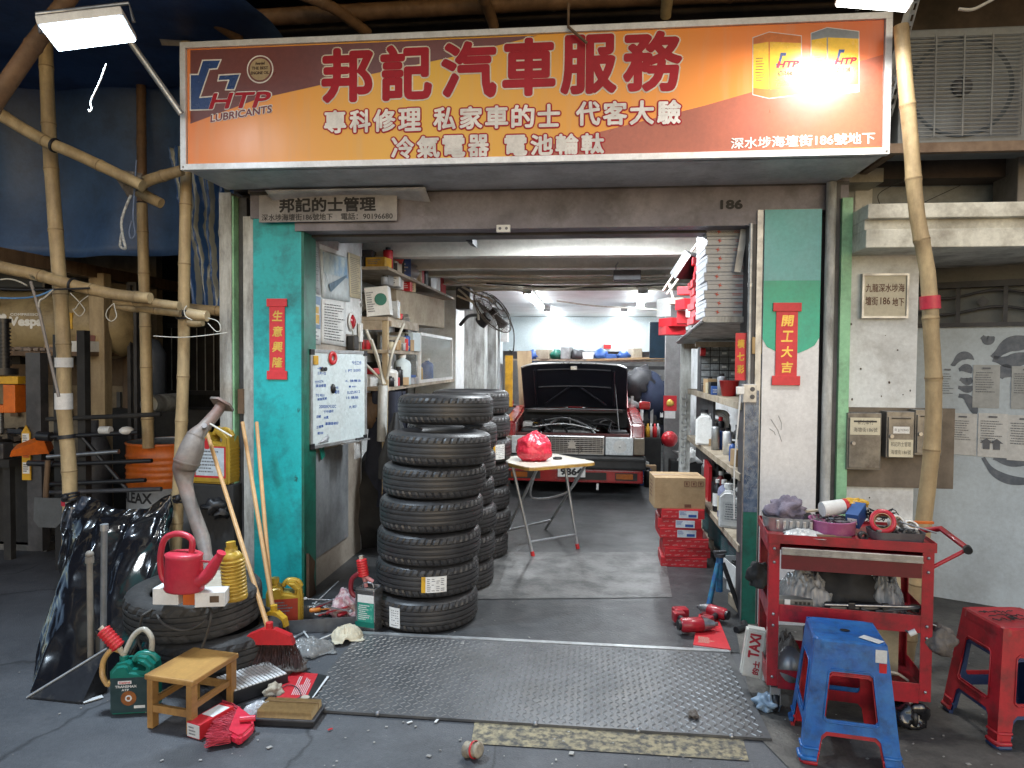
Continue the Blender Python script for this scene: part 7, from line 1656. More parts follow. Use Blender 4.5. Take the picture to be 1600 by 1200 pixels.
broom((324,678), (421,988), 4.02, 3.30, 'broom with a red head and dark bristles, handle leaning furthest left', red, brm1, hw=.125, ang=6)
broom((379,660), (428,960), 4.18, 3.56, 'yellow headed broom standing behind the red headed one', yellow, brm1, hw=.08, ang=-10)
broom((401,660), (423,930), 4.20, 3.66, 'bare broom handle leaning on the teal board', red, brm1, head=False)
# gold oil jugs
q = PZ(438,986)
jug('gold_oil_jug', 'gold oil jug with a red label on the ground against the teal board', (q.x, q.y+.06, .003), 20, .20, .11, .29, ygold, ygold, mat('jug_red_label',(.35,.04,.02),.4), rib=True)
q = PY(330,757,4.3)
lshelf = thing('jug_crate', 'dark crate in the alley mouth carrying the upper gold jug', 'crate', (q.x, 4.42, 0))
obj('crate_body', G().box(-.16,.14,-.1,.15,0,q.z-.003,.01), blackm, lshelf)
jg = jug('gold_oil_jug', 'gold oil jug with a white and red label raised behind the exhaust pipe', (q.x-.01, 4.38, q.z), -6, .27, .13, .38, ygold, ygold, mat('white_label_face',(.55,.62,.68),.4), rib=True)
obj('red_label_border', G().box(-.115,.115,-.0658,-.0653,.04,.245), redp, jg); obj('label_roundel', G().at(-.02,-.0665,.26,rx=90).cyl((0,0,0),(0,0,.001),.035,n=20), redp, jg)
solo('black_rag_bundle', G().ball((0,0,0),.07,16,.6,.5,seed=3).ball((.05,.0,-.04),.05,14,.7,.5,seed=6), black, 'crumpled black film below the upper gold jug', 'film scrap', PY(335,790,4.3))
# ---- tools, cans and litter round the threshold, left
q0 = PZ(515,985)
tr = thing('tool_tray', 'grey open tool tray heaped with spanners at the foot of the partition', 'tool tray', (-1.50, 3.98, .004), 18)
trm = mat('grey_tray_steel', (.16,.17,.18), .5, .4, col2=(.09,.09,.1), scale=9)
obj('tray_base', G().box(-.24,.24,-.12,.12,0,.006), trm, tr)
for b_ in ((-.24,.24,-.12,-.114),(-.24,.24,.114,.12)): obj('tray_side', G().box(*b_, .0065,.075), trm, tr)
for b_ in ((-.24,-.234,-.1135,.1135),(.234,.24,-.1135,.1135)): obj('tray_side', G().box(*b_, .0065,.075), trm, tr)
R = random.Random(12)
def spanner(L_, r=.006):
    g = G().box(-L_*.42,L_*.42,-r,r,-r*.5,r*.5)
    for s in (-1,1): g.lathe([(r*1.1,-r*.6),(r*2.3,-r*.6),(r*2.3,r*.6),(r*1.1,r*.6),(r*1.1,-r*.6)], 10, cx=s*L_*.46)
    return g
nm = ['longest','shiny','short','thin','bent','thick','small','dark','bright','worn','slim','stout','old','greasy']
for k in range(14):
    L_ = R.uniform(.14,.26); x, y = -1.50+R.uniform(-.16,.18), 3.98+R.uniform(-.08,.1); z = .085+.012*(k % 4)
    m = (steel, galv, redm, steel)[k % 4]
    if k % 3: solo('spanner', spanner(L_), m, nm[k]+' spanner in the heap on the grey tool tray', 'spanner', (x, y, z), R.uniform(-10,80), group='hand tools heaped in the tray', ry=R.uniform(-14,14))
    else: solo('screwdriver', G().tube([(-L_*.5,0,0),(-L_*.46,0,0),(-L_*.1,0,0),(-L_*.08,0,0),(L_*.5,0,0)], [.008,.013,.012,.004,.004], 10), (redm, yellow, mat('orange_grip',(.6,.2,.03),.4), steel)[k % 4], nm[k]+' screwdriver in the heap on the grey tool tray', 'screwdriver', (x, y, z), R.uniform(0,80), group='hand tools heaped in the tray', ry=R.uniform(-16,10))
b0 = PY(478,950,4.05); 
solo('pry_bar', G().cyl((0,0,0), PY(529,909,4.25)-PY(490,945,4.02), .007), steel, 'long steel rod sticking up to the right from the tool tray', 'rod', PY(490,945,4.02))
for k, (u, v, ang, L_, lab) in enumerate(((478,990,70,.10,'spanner on the floor left of the tool tray'),(462,984,40,.08,'small spanner nearest the teal board'),(452,968,20,.09,'dark spanner at the foot of the teal board'))):
    q = PZ(u, v); solo('spanner', spanner(L_*2), galv, lab, 'spanner', (q.x, q.y, .012), ang)
for k, (p0, p1, lab) in enumerate((((488,1004),(522,990),'white rod lying before the tool tray'),((474,986),(486,1002),'short white rod beside the white one'))):
    a_, b_ = PZ(*p0, .012), PZ(*p1, .02); solo('white_rod', G().cyl((0,0,0), b_-a_, .005), white, lab, 'rod', a_)
# crumpled cloth / paper lumps
def lump(name, lab, cat, loc, r, m, sz=.5, seed=1., amp=.55, sy=1., n=44, rz=0, **k):
    c = Vector((0,0,0)); g = G(); vs = []; fs = []
    for i in range(n//2+1):
        th = math.pi*i/(n//2)
        for j in range(n):
            a_ = 2*math.pi*j/n; d = Vector((math.sin(th)*math.cos(a_), math.sin(th)*math.sin(a_), math.cos(th)))
            amp_ = amp*.62; q_ = 1+amp*noise.noise(d*1.8+Vector((seed*5.3,0,0)))+amp_*.42*(abs(noise.noise(d*4.5+Vector((0,seed*3,0))))-.2)+amp_*.26*(abs(noise.noise(d*9+Vector((0,0,seed))))-.15)+amp_*.08*noise.noise(d*20)
            p = Vector((d.x*r*q_, d.y*r*q_*sy, d.z*r*q_*sz+r*sz*.8)); p.z = max(0.002, p.z); vs.append(p)
    for i in range(n//2):
        for j in range(n): fs.append((i*n+j, (i+1)*n+j, (i+1)*n+(j+1) % n, i*n+(j+1) % n))
    g.add(vs, fs, True); return solo(name, g, m, lab, cat, loc, rz, **k)
def ridge(x, y, s): return 1-2.2*abs(noise.noise(Vector((x, y, s))))
def film(name, lab, loc, w_, d_, h, m, seed=1., rz=0, cat='plastic bag', n=64):
    def f(u, v):
        x, y = (u-.5)*w_, (v-.5)*d_; e = math.sqrt((u-.5)**2+(v-.5)**2)*2; ed = max(0, 1-e*e*(1+.4*N3(u*2, v*2, seed+9)))
        r_ = .62+.22*ridge(u*3.2, v*3.2, seed)+.12*ridge(u*8, v*8, seed+3)+.07*ridge(u*17, v*17, seed+5)
        return (x*(1+.3*N3(v*3, u, seed))*(1-.15*ed), y*(1+.3*N3(u*3, v, seed+4))*(1-.15*ed), .003+h*(ed**.55)*r_+.012*max(0, ridge(u*6, v*6, seed+7))*h*8*(1-ed)*.3)
    return solo(name, G().grid(f, n, n), m, lab, cat, loc, rz, solid=.0006)
ragpink = mat('pink_mesh_cloth', (.42,.22,.24), .9, col2=(.60,.50,.50), scale=34, mixlo=.45, mixhi=.55, bump=.6, bscale=120)
q = PZ(535,975); lump('pink_mesh_cloth', 'crumpled pink and white mesh cloth at the edge of the tool tray', 'cloth', (q.x+.02, q.y+.03, .03), .085, ragpink, 1.0, 3, .7)
q = PZ(540,1004); film('cream_cloth', 'folded cream wiping cloth on the checker plate corner', (q.x, q.y+.02, .018), .17, .15, .075, mat('cream_cloth',(.60,.55,.42),.9,col2=(.5,.45,.33),scale=6,bump=.3,bscale=60), 2, 30, 'cloth')
q = PZ(478,1022); film('clear_bag', 'crumpled clear plastic bag beside the red broom head', (q.x, q.y+.03, .005), .26, .20, .07, clearfilm2, 5, 30)
q = PZ(455,1052); lump('work_glove', 'greasy dark work glove above the red packing card', 'glove', (q.x, q.y, .012), .07, greyrag, .5, 6, .6, 1.0, rz=20)
q = PZ(428,1090); lump('work_glove', 'small grey work glove right of the ribbed filter', 'glove', (q.x, q.y, .012), .04, ragm, .7, 7, .5)
q = PZ(408,1122); film('clear_bag', 'clear plastic bag between the ribbed filter and the red brush', (q.x, q.y+.02, .004), .16, .12, .06, clearfilm, 9, 10)
# tin can with pump
q = PZ(572,990)
tc_ = thing('solvent_tin', 'square steel solvent tin with a green and white label beside the front tyre stack', 'tin', (q.x, q.y+.055, .004), -12)
obj('tin_body', G().box(-.062,.062,-.05,.05,0,.245,.006), mat('tin_plate',(.40,.41,.42),.22,.85,col2=(.3,.3,.3),scale=8,dirt=(.12,.1,.08),dscale=9,damt=.4), tc_)
obj('label', G().box(-.045,.058,-.0512,-.0502,.06,.17), mat('green_label',(.02,.25,.19),.4,col2=(.1,.4,.3),scale=50,mixlo=.55,mixhi=.62), tc_); obj('label', G().box(-.045,.058,-.0512,-.0502,.171,.215), white, tc_); obj('label', G().box(-.061,.061,-.0512,-.0502,.03,.0595), tealplastic, tc_)
g = G(); lines_g(g, FR(-.04,-.0518,.07), .09, .09, 8); obj('label_print', g, white, tc_)
obj('rim', G().tube([(-.056,-.044,.248),(.056,-.044,.248),(.056,.044,.248),(-.056,.044,.248)], .004, 6, closed=True), steel, tc_)
obj('handle', G().tube(spl([(-.03,-.02,.25),(-.02,-.02,.275),(.03,-.02,.275),(.04,-.02,.25)],4), .004, 6), steel, tc_)
pu2 = thing('hand_pump', 'red ribbed siphon pump standing in the square solvent tin', 'pump', (q.x-.015, q.y+.05, .252), 0)
obj('connector', G().cyl((0,0,0),(-.015,0,.06),.012).cyl((-.05,0,.085),(.04,0,.03),.013), mat('pink_plastic',(.5,.2,.2),.4), pu2); obj('bulb', ribbed((-.015,0,.06),(-.03,0,.16),.031), red, pu2); obj('bulb_tip', G().cyl((-.03,0,.16),(-.033,0,.178),.012), oldcard, pu2)
obj('suction_tube', G().tube(spl([(-.04,0,.08),(-.085,0,.04),(-.09,0,-.03),(-.06,0,-.06)],6), .014, 10), mat('dark_red_tube',(.2,.02,.03),.3), pu2)
q = PZ(592,950); can('spray_can', 'red and silver spray can behind the solvent tin', (q.x+.005, q.y+.12, .004), .026, .22, redp, cap=steel)
solo('cable_coil', G().tube(spl([(.10*math.cos(a_)*1.2,.05*math.sin(a_),.16+.02*math.sin(a_*2)) for a_ in [i*.6 for i in range(16)]],4), .004, 6), black, 'thin black cable coil behind the tool tray', 'cable', (-1.30, 4.15, 0))
# ribbed filter block
q = PZ(388,1085)
q = PZ(389,1082); fb = thing('ribbed_filter', 'black block with white pleated strips lying in front of the old tyres', 'air filter', (q.x, q.y+.03, .004), -38); fb.scale = (1.15, 1.1, 1.1)
obj('filter_frame', G().box(-.085,.085,-.12,.12,0,.055,.003), black, fb)
for c_ in range(4):
    for i in range(15): y = -.115+i*.0155; x = -.083+c_*.0425; obj('pleat', G().box(x,x+.039,y,y+.011,.0555,.060), white, fb)
# red packing card
q = PZ(455,1078)
A4 = [PZ(u, v, .02) for u, v in ((430,1095),(478,1094),(497,1054),(452,1050))]; c_ = A4[0]
pk = thing('red_packing_card', 'flattened red and black parts packet printed with white lines on the checker plate', 'packaging', c_)
A4 = [p-c_ for p in A4]; P5 = [PZ(u, v, .02)-c_ for u, v in ((478,1094),(488,1094),(515,1058),(497,1054))]
obj('card_sheet', G().add([tuple(p) for p in A4]+[tuple(p+Vector((0,0,.004))) for p in A4], [(0,3,2,1),(4,5,6,7),(0,1,5,4),(1,2,6,5),(2,3,7,6),(3,0,4,7)]), redp, pk)
obj('card_sheet', G().add([tuple(p) for p in P5]+[tuple(p+Vector((0,0,.004))) for p in P5], [(0,3,2,1),(4,5,6,7),(0,1,5,4),(1,2,6,5),(2,3,7,6),(3,0,4,7)]), black, pk)
g = G(); a_, b_, c2, d2 = A4; R = random.Random(2)
for i in range(8):
    u0 = .45+i*.062; vv = R.uniform(.5,.85)
    pp = [a_.lerp(b_, u).lerp(d2.lerp(c2, u), v) + Vector((0,0,.0055)) for u, v in ((u0,.15),(u0+.022,.15),(u0+.022,vv),(u0,vv))]; g.add([tuple(p) for p in pp], [(0,1,2,3)])
u0 = .955; pp = [P5[0].lerp(P5[1], u).lerp(P5[3].lerp(P5[2], u), v)+Vector((0,0,.0055)) for u, v in ((.8,.05),(1,.05),(1,.98),(.8,.98))]; g.add([tuple(p) for p in pp], [(0,1,2,3)])
obj('white_print', g, paper, pk)
obj('wire_hook', G().tube(spl([tuple(PZ(u, v, .03)-c_) for u, v in ((425,1094),(436,1078),(452,1070),(466,1076),(470,1088),(462,1092))],4), .0022, 6), darkpaint, pk)
q = PZ(476,1098); solo('tin_lid', G().cyl((0,0,0),(0,0,.003),.022,n=20), oldcard, 'small round lid on the checker plate edge', 'lid', (q.x, q.y, .022))
# tan air filter
A_ = PZ(400,1133); B_ = PZ(488,1137); d_ = (B_-A_).normalized(); an = math.degrees(math.atan2(d_.y, d_.x))
af = thing('air_filter', 'tan pleated panel air filter on a black frame by the plate edge', 'air filter', (A_.x, A_.y, .003), an)
L_ = (B_-A_).length
obj('filter_frame', G().box(-.008,L_+.008,-.008,.135,0,.024,.003), black, af); obj('frame_lip', G().box(-.012,L_+.012,-.012,.14,.0245,.030), darkpaint, af)
tanm = mat('tan_filter_paper', (.47,.34,.17), .7, col2=(.38,.27,.13), scale=60)
g = G(); n_ = 46
for i in range(n_):
    x = .003+i*(L_-.006)/n_; g.add([(x,0,.0305),(x,.125,.0305),(x+L_/n_*.5,.125,.062),(x+L_/n_*.5,0,.062),(x+L_/n_*.98,0,.0305),(x+L_/n_*.98,.125,.0305)], [(0,3,2,1),(3,4,5,2),(0,4,3),(1,2,5)])
obj('pleats', g, tanm, af, kind='stuff')
obj('filter_band', G().box(.002,L_-.002,.085,.087,.031,.0635), mat('dark_tan',(.3,.2,.1),.7), af)  # thin band across the pleats in a darker tan
# small red box
q = PZ(312,1152)
rb_ = thing('small_red_box', 'small red and white spare part box under the wooden stool', 'box', (q.x+.01, q.y+.07, .003), -18)
obj('box_body', G().box(-.037,.037,-.09,.09,0,.062,.002), redp, rb_); obj('end_face', G().box(-.034,.034,-.0915,-.0905,.004,.058), paper, rb_); obj('top_label', G().box(-.03,.032,-.02,.07,.0625,.0632), paper, rb_)
g = G(); lines_g(g, FR(-.026,-.0922,.01), .05, .04, 3); obj('box_print', g, inkgrey, rb_)
# red brush head (broom head lying)
P_ = [PZ(u, v, .02) for u, v in ((322,1164),(333,1158),(350,1105),(392,1122),(398,1140),(372,1160))]
bh = thing('brush_head', 'bright red plastic broom head lying on the asphalt', 'broom head', (P_[0].x+.14, P_[0].y+.1, .003), 0)
o2 = Vector((P_[0].x+.14, P_[0].y+.1, 0))
hb_ = [PZ(u, v, .02)-o2 for u, v in ((368,1113),(378,1113),(394,1126),(398,1142),(382,1158),(370,1162),(352,1152))]
obj('head_block', soften(G().prism([(p.x, p.y) for p in hb_][::1], .004, .045).mesh('head_block'), .012, 3), mat('bright_red_plastic',(.62,.03,.06),.35,col2=(.55,.02,.05)), bh)
R = random.Random(9); g = G(); tl = PZ(350,1106,.02)-o2; bl = PZ(322,1166,.02)-o2; tr_ = PZ(376,1112,.02)-o2; br_ = PZ(360,1160,.02)-o2
for i in range(520):
    v = R.random(); a_ = tr_.lerp(br_, v); b_ = tl.lerp(bl, min(1, max(0, v+R.uniform(-.06,.06)))); z0 = R.uniform(.012,.042); z1 = R.uniform(.004,.055)
    a_ = Vector((a_.x, a_.y, z0)); b_ = Vector((b_.x, b_.y, z1))+Vector((R.uniform(-.01,.01),0,0)); m_ = a_.lerp(b_, .5)+Vector((0,0,R.uniform(-.004,.008)))
    g.tube([a_, m_, b_], .0016, 3, caps=False)
obj('bristles', g, mat('red_bristle',(.62,.05,.08),.4,col2=(.5,.03,.06),scale=30), bh, kind='stuff')
obj('socket', G().cyl((PZ(375,1136,.03)-o2)+Vector((0,0,.03)), (PZ(399,1134,.03)-o2)+Vector((0,0,.03)), .012), MATS['bright_red_plastic'], bh)
# glove on the road and glove on plate, litter
q = PZ(738,1186); gl_ = thing('work_glove', 'rolled cream work glove with a red cuff band on the yellow line', 'glove', (q.x, q.y+.01, .032), 65, rx=75)
P_ = [(.0,-.04),(.022,-.038)]+[(.030+.002*(i % 2)+.004*math.sin(i*.9), -.034+i*.0042) for i in range(16)]+[(.022,.036),(.0,.03)]
obj('glove_roll', G().lathe(P_, 20, sy=.85), ragm, gl_); obj('cuff_band', G().lathe([(.0345,.004),(.037,.006),(.037,.012),(.0345,.014)], 20, sy=.87), red, gl_)
q = PZ(1083,1127); lump('work_glove', 'small crumpled brown scrap on the right end of the checker plate', 'rag', (q.x, q.y, .018), .022, greyrag, .7, 14, .6)
R = random.Random(19); g = G()
for k in range(240):
    u, v = R.uniform(20,1590), R.uniform(940,1199)
    q = PZ(u, v); s_ = R.uniform(.0015,.006) if k % 12 else R.uniform(.006,.012)
    g.at(q.x, q.y, .005+(.012 if 3.0 < q.y < 3.8 and -1.2 < q.x < .75 else 0), rz=R.uniform(0,180)).box(-s_, s_, -s_*R.uniform(.3,1), s_*.6, 0, .002)
solo('litter_specks', g, mat('litter_grit',(.4,.39,.36),.8,col2=(.2,.19,.18),scale=2), 'tiny specks of grit and paper scattered over the ground', 'litter', kind='stuff')
for u, v, s_, m, lab in ((145,1095,.04,white,'white paper scrap in front of the dustpan'),(154,1010,.02,white,'white scrap left of the black sheet'),(640,1131,.012,white,'curled white scrap before the plate'),(682,1129,.014,white,'small white chip at the plate edge'),(516,1142,.010,red,'tiny red chip on the asphalt'),(699,999,.016,oldcard,'beige pebble at the rear plate edge')):
    q = PZ(u, v); solo('paper_scrap', G().at(rz=R.uniform(0,90)).box(-s_,s_,-s_*.35,s_*.35,0,.003), m, lab, 'scrap', (q.x, q.y, .006))

# ================================================================== right of the opening : power tools and jack stand
q = PZ(1110,1012)
rbk = thing('red_manual', 'red printed booklet lying at the right end of the checker plate', 'booklet', (q.x, q.y, .006), 0)
B5 = [PZ(u, v, .012)-q for u, v in ((1083,1010),(1142,1018),(1117,956),(1092,962))]
for p in B5: p.z = 0
obj('cover', G().prism([(p.x,p.y) for p in B5], .012, .017), redp, rbk); obj('pages', G().prism([(p.x*.99,p.y*.99-.004) for p in B5], 0, .0118), paper, rbk)
g = G(); lines_g(g, TOP(B5[0].x+.03, B5[0].y+.03, .0178, -8), .10, .09, 6); obj('cover_print', g, oldcard, rbk)
def impact(name, lab, loc, rz, s=1.):
    t = thing(name, lab, 'power tool', loc, rz)
    obj('motor_body', G().tube([(-.10*s,0,.04),(-.09*s,0,.04),(.02*s,0,.04),(.03*s,0,.04)], [.03*s,.04*s,.042*s,.038*s], 16), redm, t)
    obj('gear_nose', G().tube([(.031*s,0,.04),(.06*s,0,.04),(.09*s,0,.04),(.10*s,0,.04)], [.038*s,.034*s,.022*s,.018*s], 16), steel, t)
    obj('anvil', G().box(.10*s,.12*s,-.008*s,.008*s,.032,.048), steel, t); obj('rear_cap', G().cyl((-.115*s,0,.04),(-.1005*s,0,.04),.03*s,n=16), black, t)
    obj('grip', G().tube([(-.04*s,0,.035),(-.05*s,.07*s,.03),(-.055*s,.13*s,.03)], [.022*s,.018*s,.02*s], 12), black, t)
    obj('battery', G().box(-.09*s,-.02*s,.131*s,.19*s,.003,.06,.008), redm, t); return t
q = PZ(1085,995); impact('impact_wrench', 'red impact wrench with steel nose lying in front on the booklet', (q.x+.02, q.y+.03, .02), 12, 1.0)
q = PZ(1100,975); impact('impact_driver', 'second red impact wrench lying behind the first', (q.x+.06, q.y+.06, .02), 140, .9)
q = PZ(1064,972); solo('battery_pack', G().cbox(0,0,.035,.09,.07,.07,.012), redm, 'red tool battery pack on the floor left of the wrenches', 'battery', (q.x, q.y+.04, .004), 15)
q = PZ(1150,984)
jb = thing('jack_stand', 'blue painted three legged jack stand behind the power tools', 'jack stand', (PZ(1125,958).x, PZ(1125,958).y+.04, .004), 15)
jm = mat('scratched_blue_paint', (.02,.10,.30), .4, col2=(.03,.22,.35), scale=22, dirt=(.05,.04,.04), dscale=12, damt=.7)
for a_ in (210, 330, 90): obj('leg', G().cyl((.02*math.cos(RAD(a_)),.02*math.sin(RAD(a_)),.30),(.13*math.cos(RAD(a_)),.13*math.sin(RAD(a_)),.0),.014), jm if a_ != 330 else blackm, jb)
obj('column', G().cyl((0,0,.12),(0,0,.34),.022), jm, jb); obj('saddle', G().cyl((0,0,.34),(0,0,.36),.035,n=14).box(-.04,.04,-.012,.012,.36,.375), darkpaint, jb)
solo('floor_tool', G().tube([(0,0,.02),(.06,.05,.02),(.07,.12,.02)],[.02,.016,.02],10), black, 'black tool handle on the floor beneath the jack stand', 'tool', PZ(1150,990))

# ================================================================== red tool trolley
tx = thing('tool_trolley', 'red steel two shelf tool trolley cluttered with tools at the right of the entrance', 'tool trolley', (.795, 3.20, 0), -7)
TW, TD, TZ = .655, .37, .785
def up(x, y): 
    g = G().box(x, x+.045, y, y+.003, .13, TZ+.0).box(x if x < .3 else x+.042, x+.003 if x < .3 else x+.045, y+.0035 if y < .1 else y-.042, y+.045 if y < .1 else y-.0005, .13, TZ)
    return g
for x in (0, TW-.045):
    for y in (0, TD): obj('upright', up(x, y), redm, tx)
for z, h in ((.725,.055),(.43,.075),(.13,.085)):
    obj('shelf_tray', G().box(.004,TW-.004,.004,TD-.001,z+.01,z+.014), redm, tx)
    if z < .7: obj('front_lip', G().box(.046,TW-.046,-.001,.003,z-.01,z+h-.01,.001), redm, tx)
    obj('rear_lip', G().box(.046,TW-.046,TD,TD+.003,z-.01,z+h-.01), redm, tx)
    for x in (0.0, TW-.003): obj('side_lip', G().box(x,x+.003,.047,TD-.044,z-.01,z+h-.01), redm, tx)
obj('top_tray', G().box(-.002,TW+.002,-.004,TD+.004,TZ+.001,TZ+.006), redm, tx)
for b_ in ((-.004,TW+.004,-.008,-.0045),(-.004,TW+.004,TD+.0045,TD+.008)): obj('top_lip', G().box(*b_, TZ-.02,TZ+.02), redm, tx)
for b_ in ((-.008,-.0045,-.004,TD+.004),(TW+.0045,TW+.008,-.004,TD+.004)): obj('top_lip', G().box(*b_, TZ-.02,TZ+.02), redm, tx)
obj('drawer_front', G().box(.05,TW-.05,-.012,-.002,.655,.752), mat('drawer_maroon',(.13,.008,.014),.4,col2=(.1,.006,.01)), tx)
obj('drawer_pull', G().box(.048,TW-.048,-.022,-.0125,.722,.752,.003), steel, tx); obj('drawer_pull_lip', G().box(.048,TW-.048,-.026,-.0225,.722,.729), steel, tx)
for x in (.022, TW-.022):
    for z in (.74,.68,.45,.40,.17): obj('rivet', G().ball((x,-.002,z),.007,8,sy=.6), steel, tx)
for k, (x, y) in enumerate(((.04,.03),(TW-.06,.03),(.04,TD-.04),(TW-.06,TD-.04))):
    c_ = obj('caster', G().at(x, y, .0).box(-.02,.02,-.02,.02,.085,.118), galv, tx)
    obj('caster_wheel', G().at(x, y, .047, ry=90).lathe([(0,-.014),(.035,-.014),(.045,-.008),(.045,.008),(.035,.014),(0,.014)],20), black, c_); obj('caster_fork', G().at(x,y,0).box(-.022,-.018,-.02,.02,.035,.0845).box(.018,.022,-.02,.02,.035,.0845), galv, c_)
obj('push_handle', G().tube([(TW,.30,TZ-.0),(TW+.12,.30,TZ+.02),(TW+.13,.02,TZ+.0)], .013, 10), redm, tx)
obj('handle_stay', G().cyl((TW+.002,.03,TZ-.09),(TW+.12,.03,TZ-.012),.008), redm, tx); obj('handle_cap', G().cyl((TW+.125,.0,TZ-.003),(TW+.13,.025,TZ+.0),.017), black, tx)
MT = Matrix.Translation((.795,3.20,0)) @ Matrix.Rotation(RAD(-7),4,'Z')
def TT(x, y, z): return MT @ Vector((x, y, z))
zt = TZ+.0065
# top items
pan = thing('ribbed_pan', 'ribbed aluminium pan with a purple grey rag on the left of the trolley top', 'pan', TT(.10,.20,zt), -10)
am = mat('dented_aluminium', (.50,.51,.52), .3, .8, col2=(.4,.4,.41), scale=12, dirt=(.2,.19,.18), dscale=8, damt=.4)
def rrect(w_, d_, r_, n_=4):
    out = []
    for cx, cy, a0 in ((w_/2-r_,d_/2-r_,0),(-w_/2+r_,d_/2-r_,90),(-w_/2+r_,-d_/2+r_,180),(w_/2-r_,-d_/2+r_,270)):
        for i in range(n_+1): a_ = RAD(a0+90*i/n_); out.append((cx+r_*math.cos(a_), cy+r_*math.sin(a_)))
    return out
def tub_g(w_, d_, r_, h, flare=1.1, th=.003):
    g = G(); P = rrect(w_, d_, r_, 5); n_ = len(P); L1 = [(x, y, 0) for x, y in P]; L2 = [(x*flare, y*flare, h) for x, y in P]; L3 = [(x*flare*(1-2*th/w_), y*flare*(1-2*th/w_), h) for x, y in P]; L4 = [(x*.96, y*.96, th) for x, y in P]
    fs = [tuple(range(n_))[::-1]]+[(k*n_+i, k*n_+(i+1) % n_, (k+1)*n_+(i+1) % n_, (k+1)*n_+i) for k in range(3) for i in range(n_)]+[tuple(range(3*n_, 4*n_))]
    return g.add(L1+L2+L3+L4, fs)
obj('pan_body', tub_g(.20,.17,.03,.062,1.12), am, pan)
for i in range(6): obj('rib', G().box(-.055+i*.028,-.041+i*.028,-.100,-.092,.012,.052,.003), am, pan)
lump('cleaning_rag', 'purple grey rag heaped in the ribbed aluminium pan', 'rag', TT(.10,.21,zt+.045), .078, mat('purple_grey_cloth',(.20,.17,.22),.95,col2=(.11,.10,.14),scale=9,bump=.5,bscale=90), .62, 2.2, .75, 1.0)
q = TT(.15,.05,zt); film('white_bag', 'thin white plastic bag on the front of the trolley top', (q.x, q.y, q.z), .17, .11, .03, mat('white_film',(.62,.64,.64),.3,alpha=.85,spec=.7), 3, -12)
pt = thing('pink_tin', 'round pink tin full of screws in the middle of the trolley top', 'tin', TT(.285,.16,zt), 0)
pkm = mat('pink_tin_paint', (.42,.13,.30), .4, col2=(.36,.10,.25), scale=6, dirt=(.45,.32,.2), dscale=9, damt=.4)
obj('tin_body', G().lathe([(0,0),(.095,0),(.098,.004),(.098,.055),(.101,.057),(.101,.061),(.095,.061),(.095,.012),(0,.012)],36), pkm, pt)
R = random.Random(41)
g = G()
for k in range(70): a_ = R.uniform(0,6.28); r_ = R.uniform(0,.085); g.at(r_*math.cos(a_), r_*math.sin(a_), .045+R.uniform(0,.02), rx=R.uniform(0,180), rz=R.uniform(0,180)).box(-.012,.012,-.003,.003,-.003,.003)
obj('screws', g, mat('mixed_screws',(.10,.10,.11),.4,.6,col2=(.25,.25,.26),scale=20), pt, kind='stuff')
rl = thing('paper_roll', 'white roll with a red end lying on the pink tin', 'roll', TT(.30,.21,zt+.095), 12)
obj('roll_body', G().cyl((-.055,0,0),(.045,0,.012),.034,n=20), white, rl); obj('roll_end', G().cyl((.0455,0,.012),(.062,0,.014),.035,n=20), red, rl)
solo('wooden_stick', G().box(-.09,.09,-.012,.012,0,.008), oldcard, 'thin wooden stick leaning between pan and pink tin', 'stick', TT(.20,.24,zt+.07), 5, ry=-6)
bb_ = thing('blue_carton', 'small blue carton tilted on the trolley beside the red tape', 'carton', TT(.40,.20,zt+.045), -38, rx=22); obj('box_body', G().cbox(0,0,.035,.055,.11,.07,.002), mat('blue_card',(.03,.10,.30),.45,col2=(.02,.08,.25)), bb_); obj('box_label', G().box(-.02,.02,-.0562,-.0555,.02,.05), white, bb_)
gt_ = thing('steel_tray', 'grey steel tray with sockets and tools at the right of the trolley top', 'tray', TT(.53,.10,zt), 0)
obj('tray_body', tub_g(.20,.13,.03,.04,1.08), MATS['grey_tray_steel'], gt_)
g = G()
for k in range(40): g.at(R.uniform(-.08,.08), R.uniform(-.045,.045), .035+R.uniform(0,.012), rx=R.uniform(0,180), rz=R.uniform(0,180)).cyl((-.014,0,0),(.014,0,0),R.uniform(.003,.009),n=7)
obj('loose_sockets', g, mat('dark_sockets',(.06,.06,.065),.35,.7,col2=(.3,.3,.3),scale=20), gt_, kind='stuff')
def tape(name, lab, loc, r0, r1, w_, m, rx, rz):
    t = thing(name, lab, 'tape roll', loc, rz, rx=rx)
    obj('tape_body', G().lathe([(r0,-w_/2),(r1,-w_/2),(r1,w_/2),(r0,w_/2),(r0,-w_/2)],32), m, t); obj('tape_core', G().lathe([(r0-.003,-w_/2-.001),(r0,-w_/2-.001),(r0,w_/2+.001),(r0-.003,w_/2+.001)],32), card, t); return t
tape('red_tape_roll', 'red adhesive tape roll standing tilted in the steel tray', TT(.475,.08,zt+.075), .034, .052, .045, mat('red_tape_roll',(.60,.03,.05),.3), 68, -25)
tape('white_tape_roll', 'white tape roll behind the red one', TT(.545,.14,zt+.06), .026, .036, .03, white, 55, 30); tape('white_tape_roll', 'second white tape roll at the right of the tray', TT(.60,.13,zt+.05), .02, .03, .025, white, 30, 10)
g = G(); pts = []
for k in range(70): pts.append((R.uniform(-.08,.08), R.uniform(-.05,.05), .03+.06*abs(math.sin(k*1.7))*R.uniform(.3,1)))
solo('wire_tangle', G().tube(spl(pts,4), .0022, 5), wirebk, 'tangle of thin black wire at the back of the trolley top', 'wire', TT(.50,.24,zt+.02))
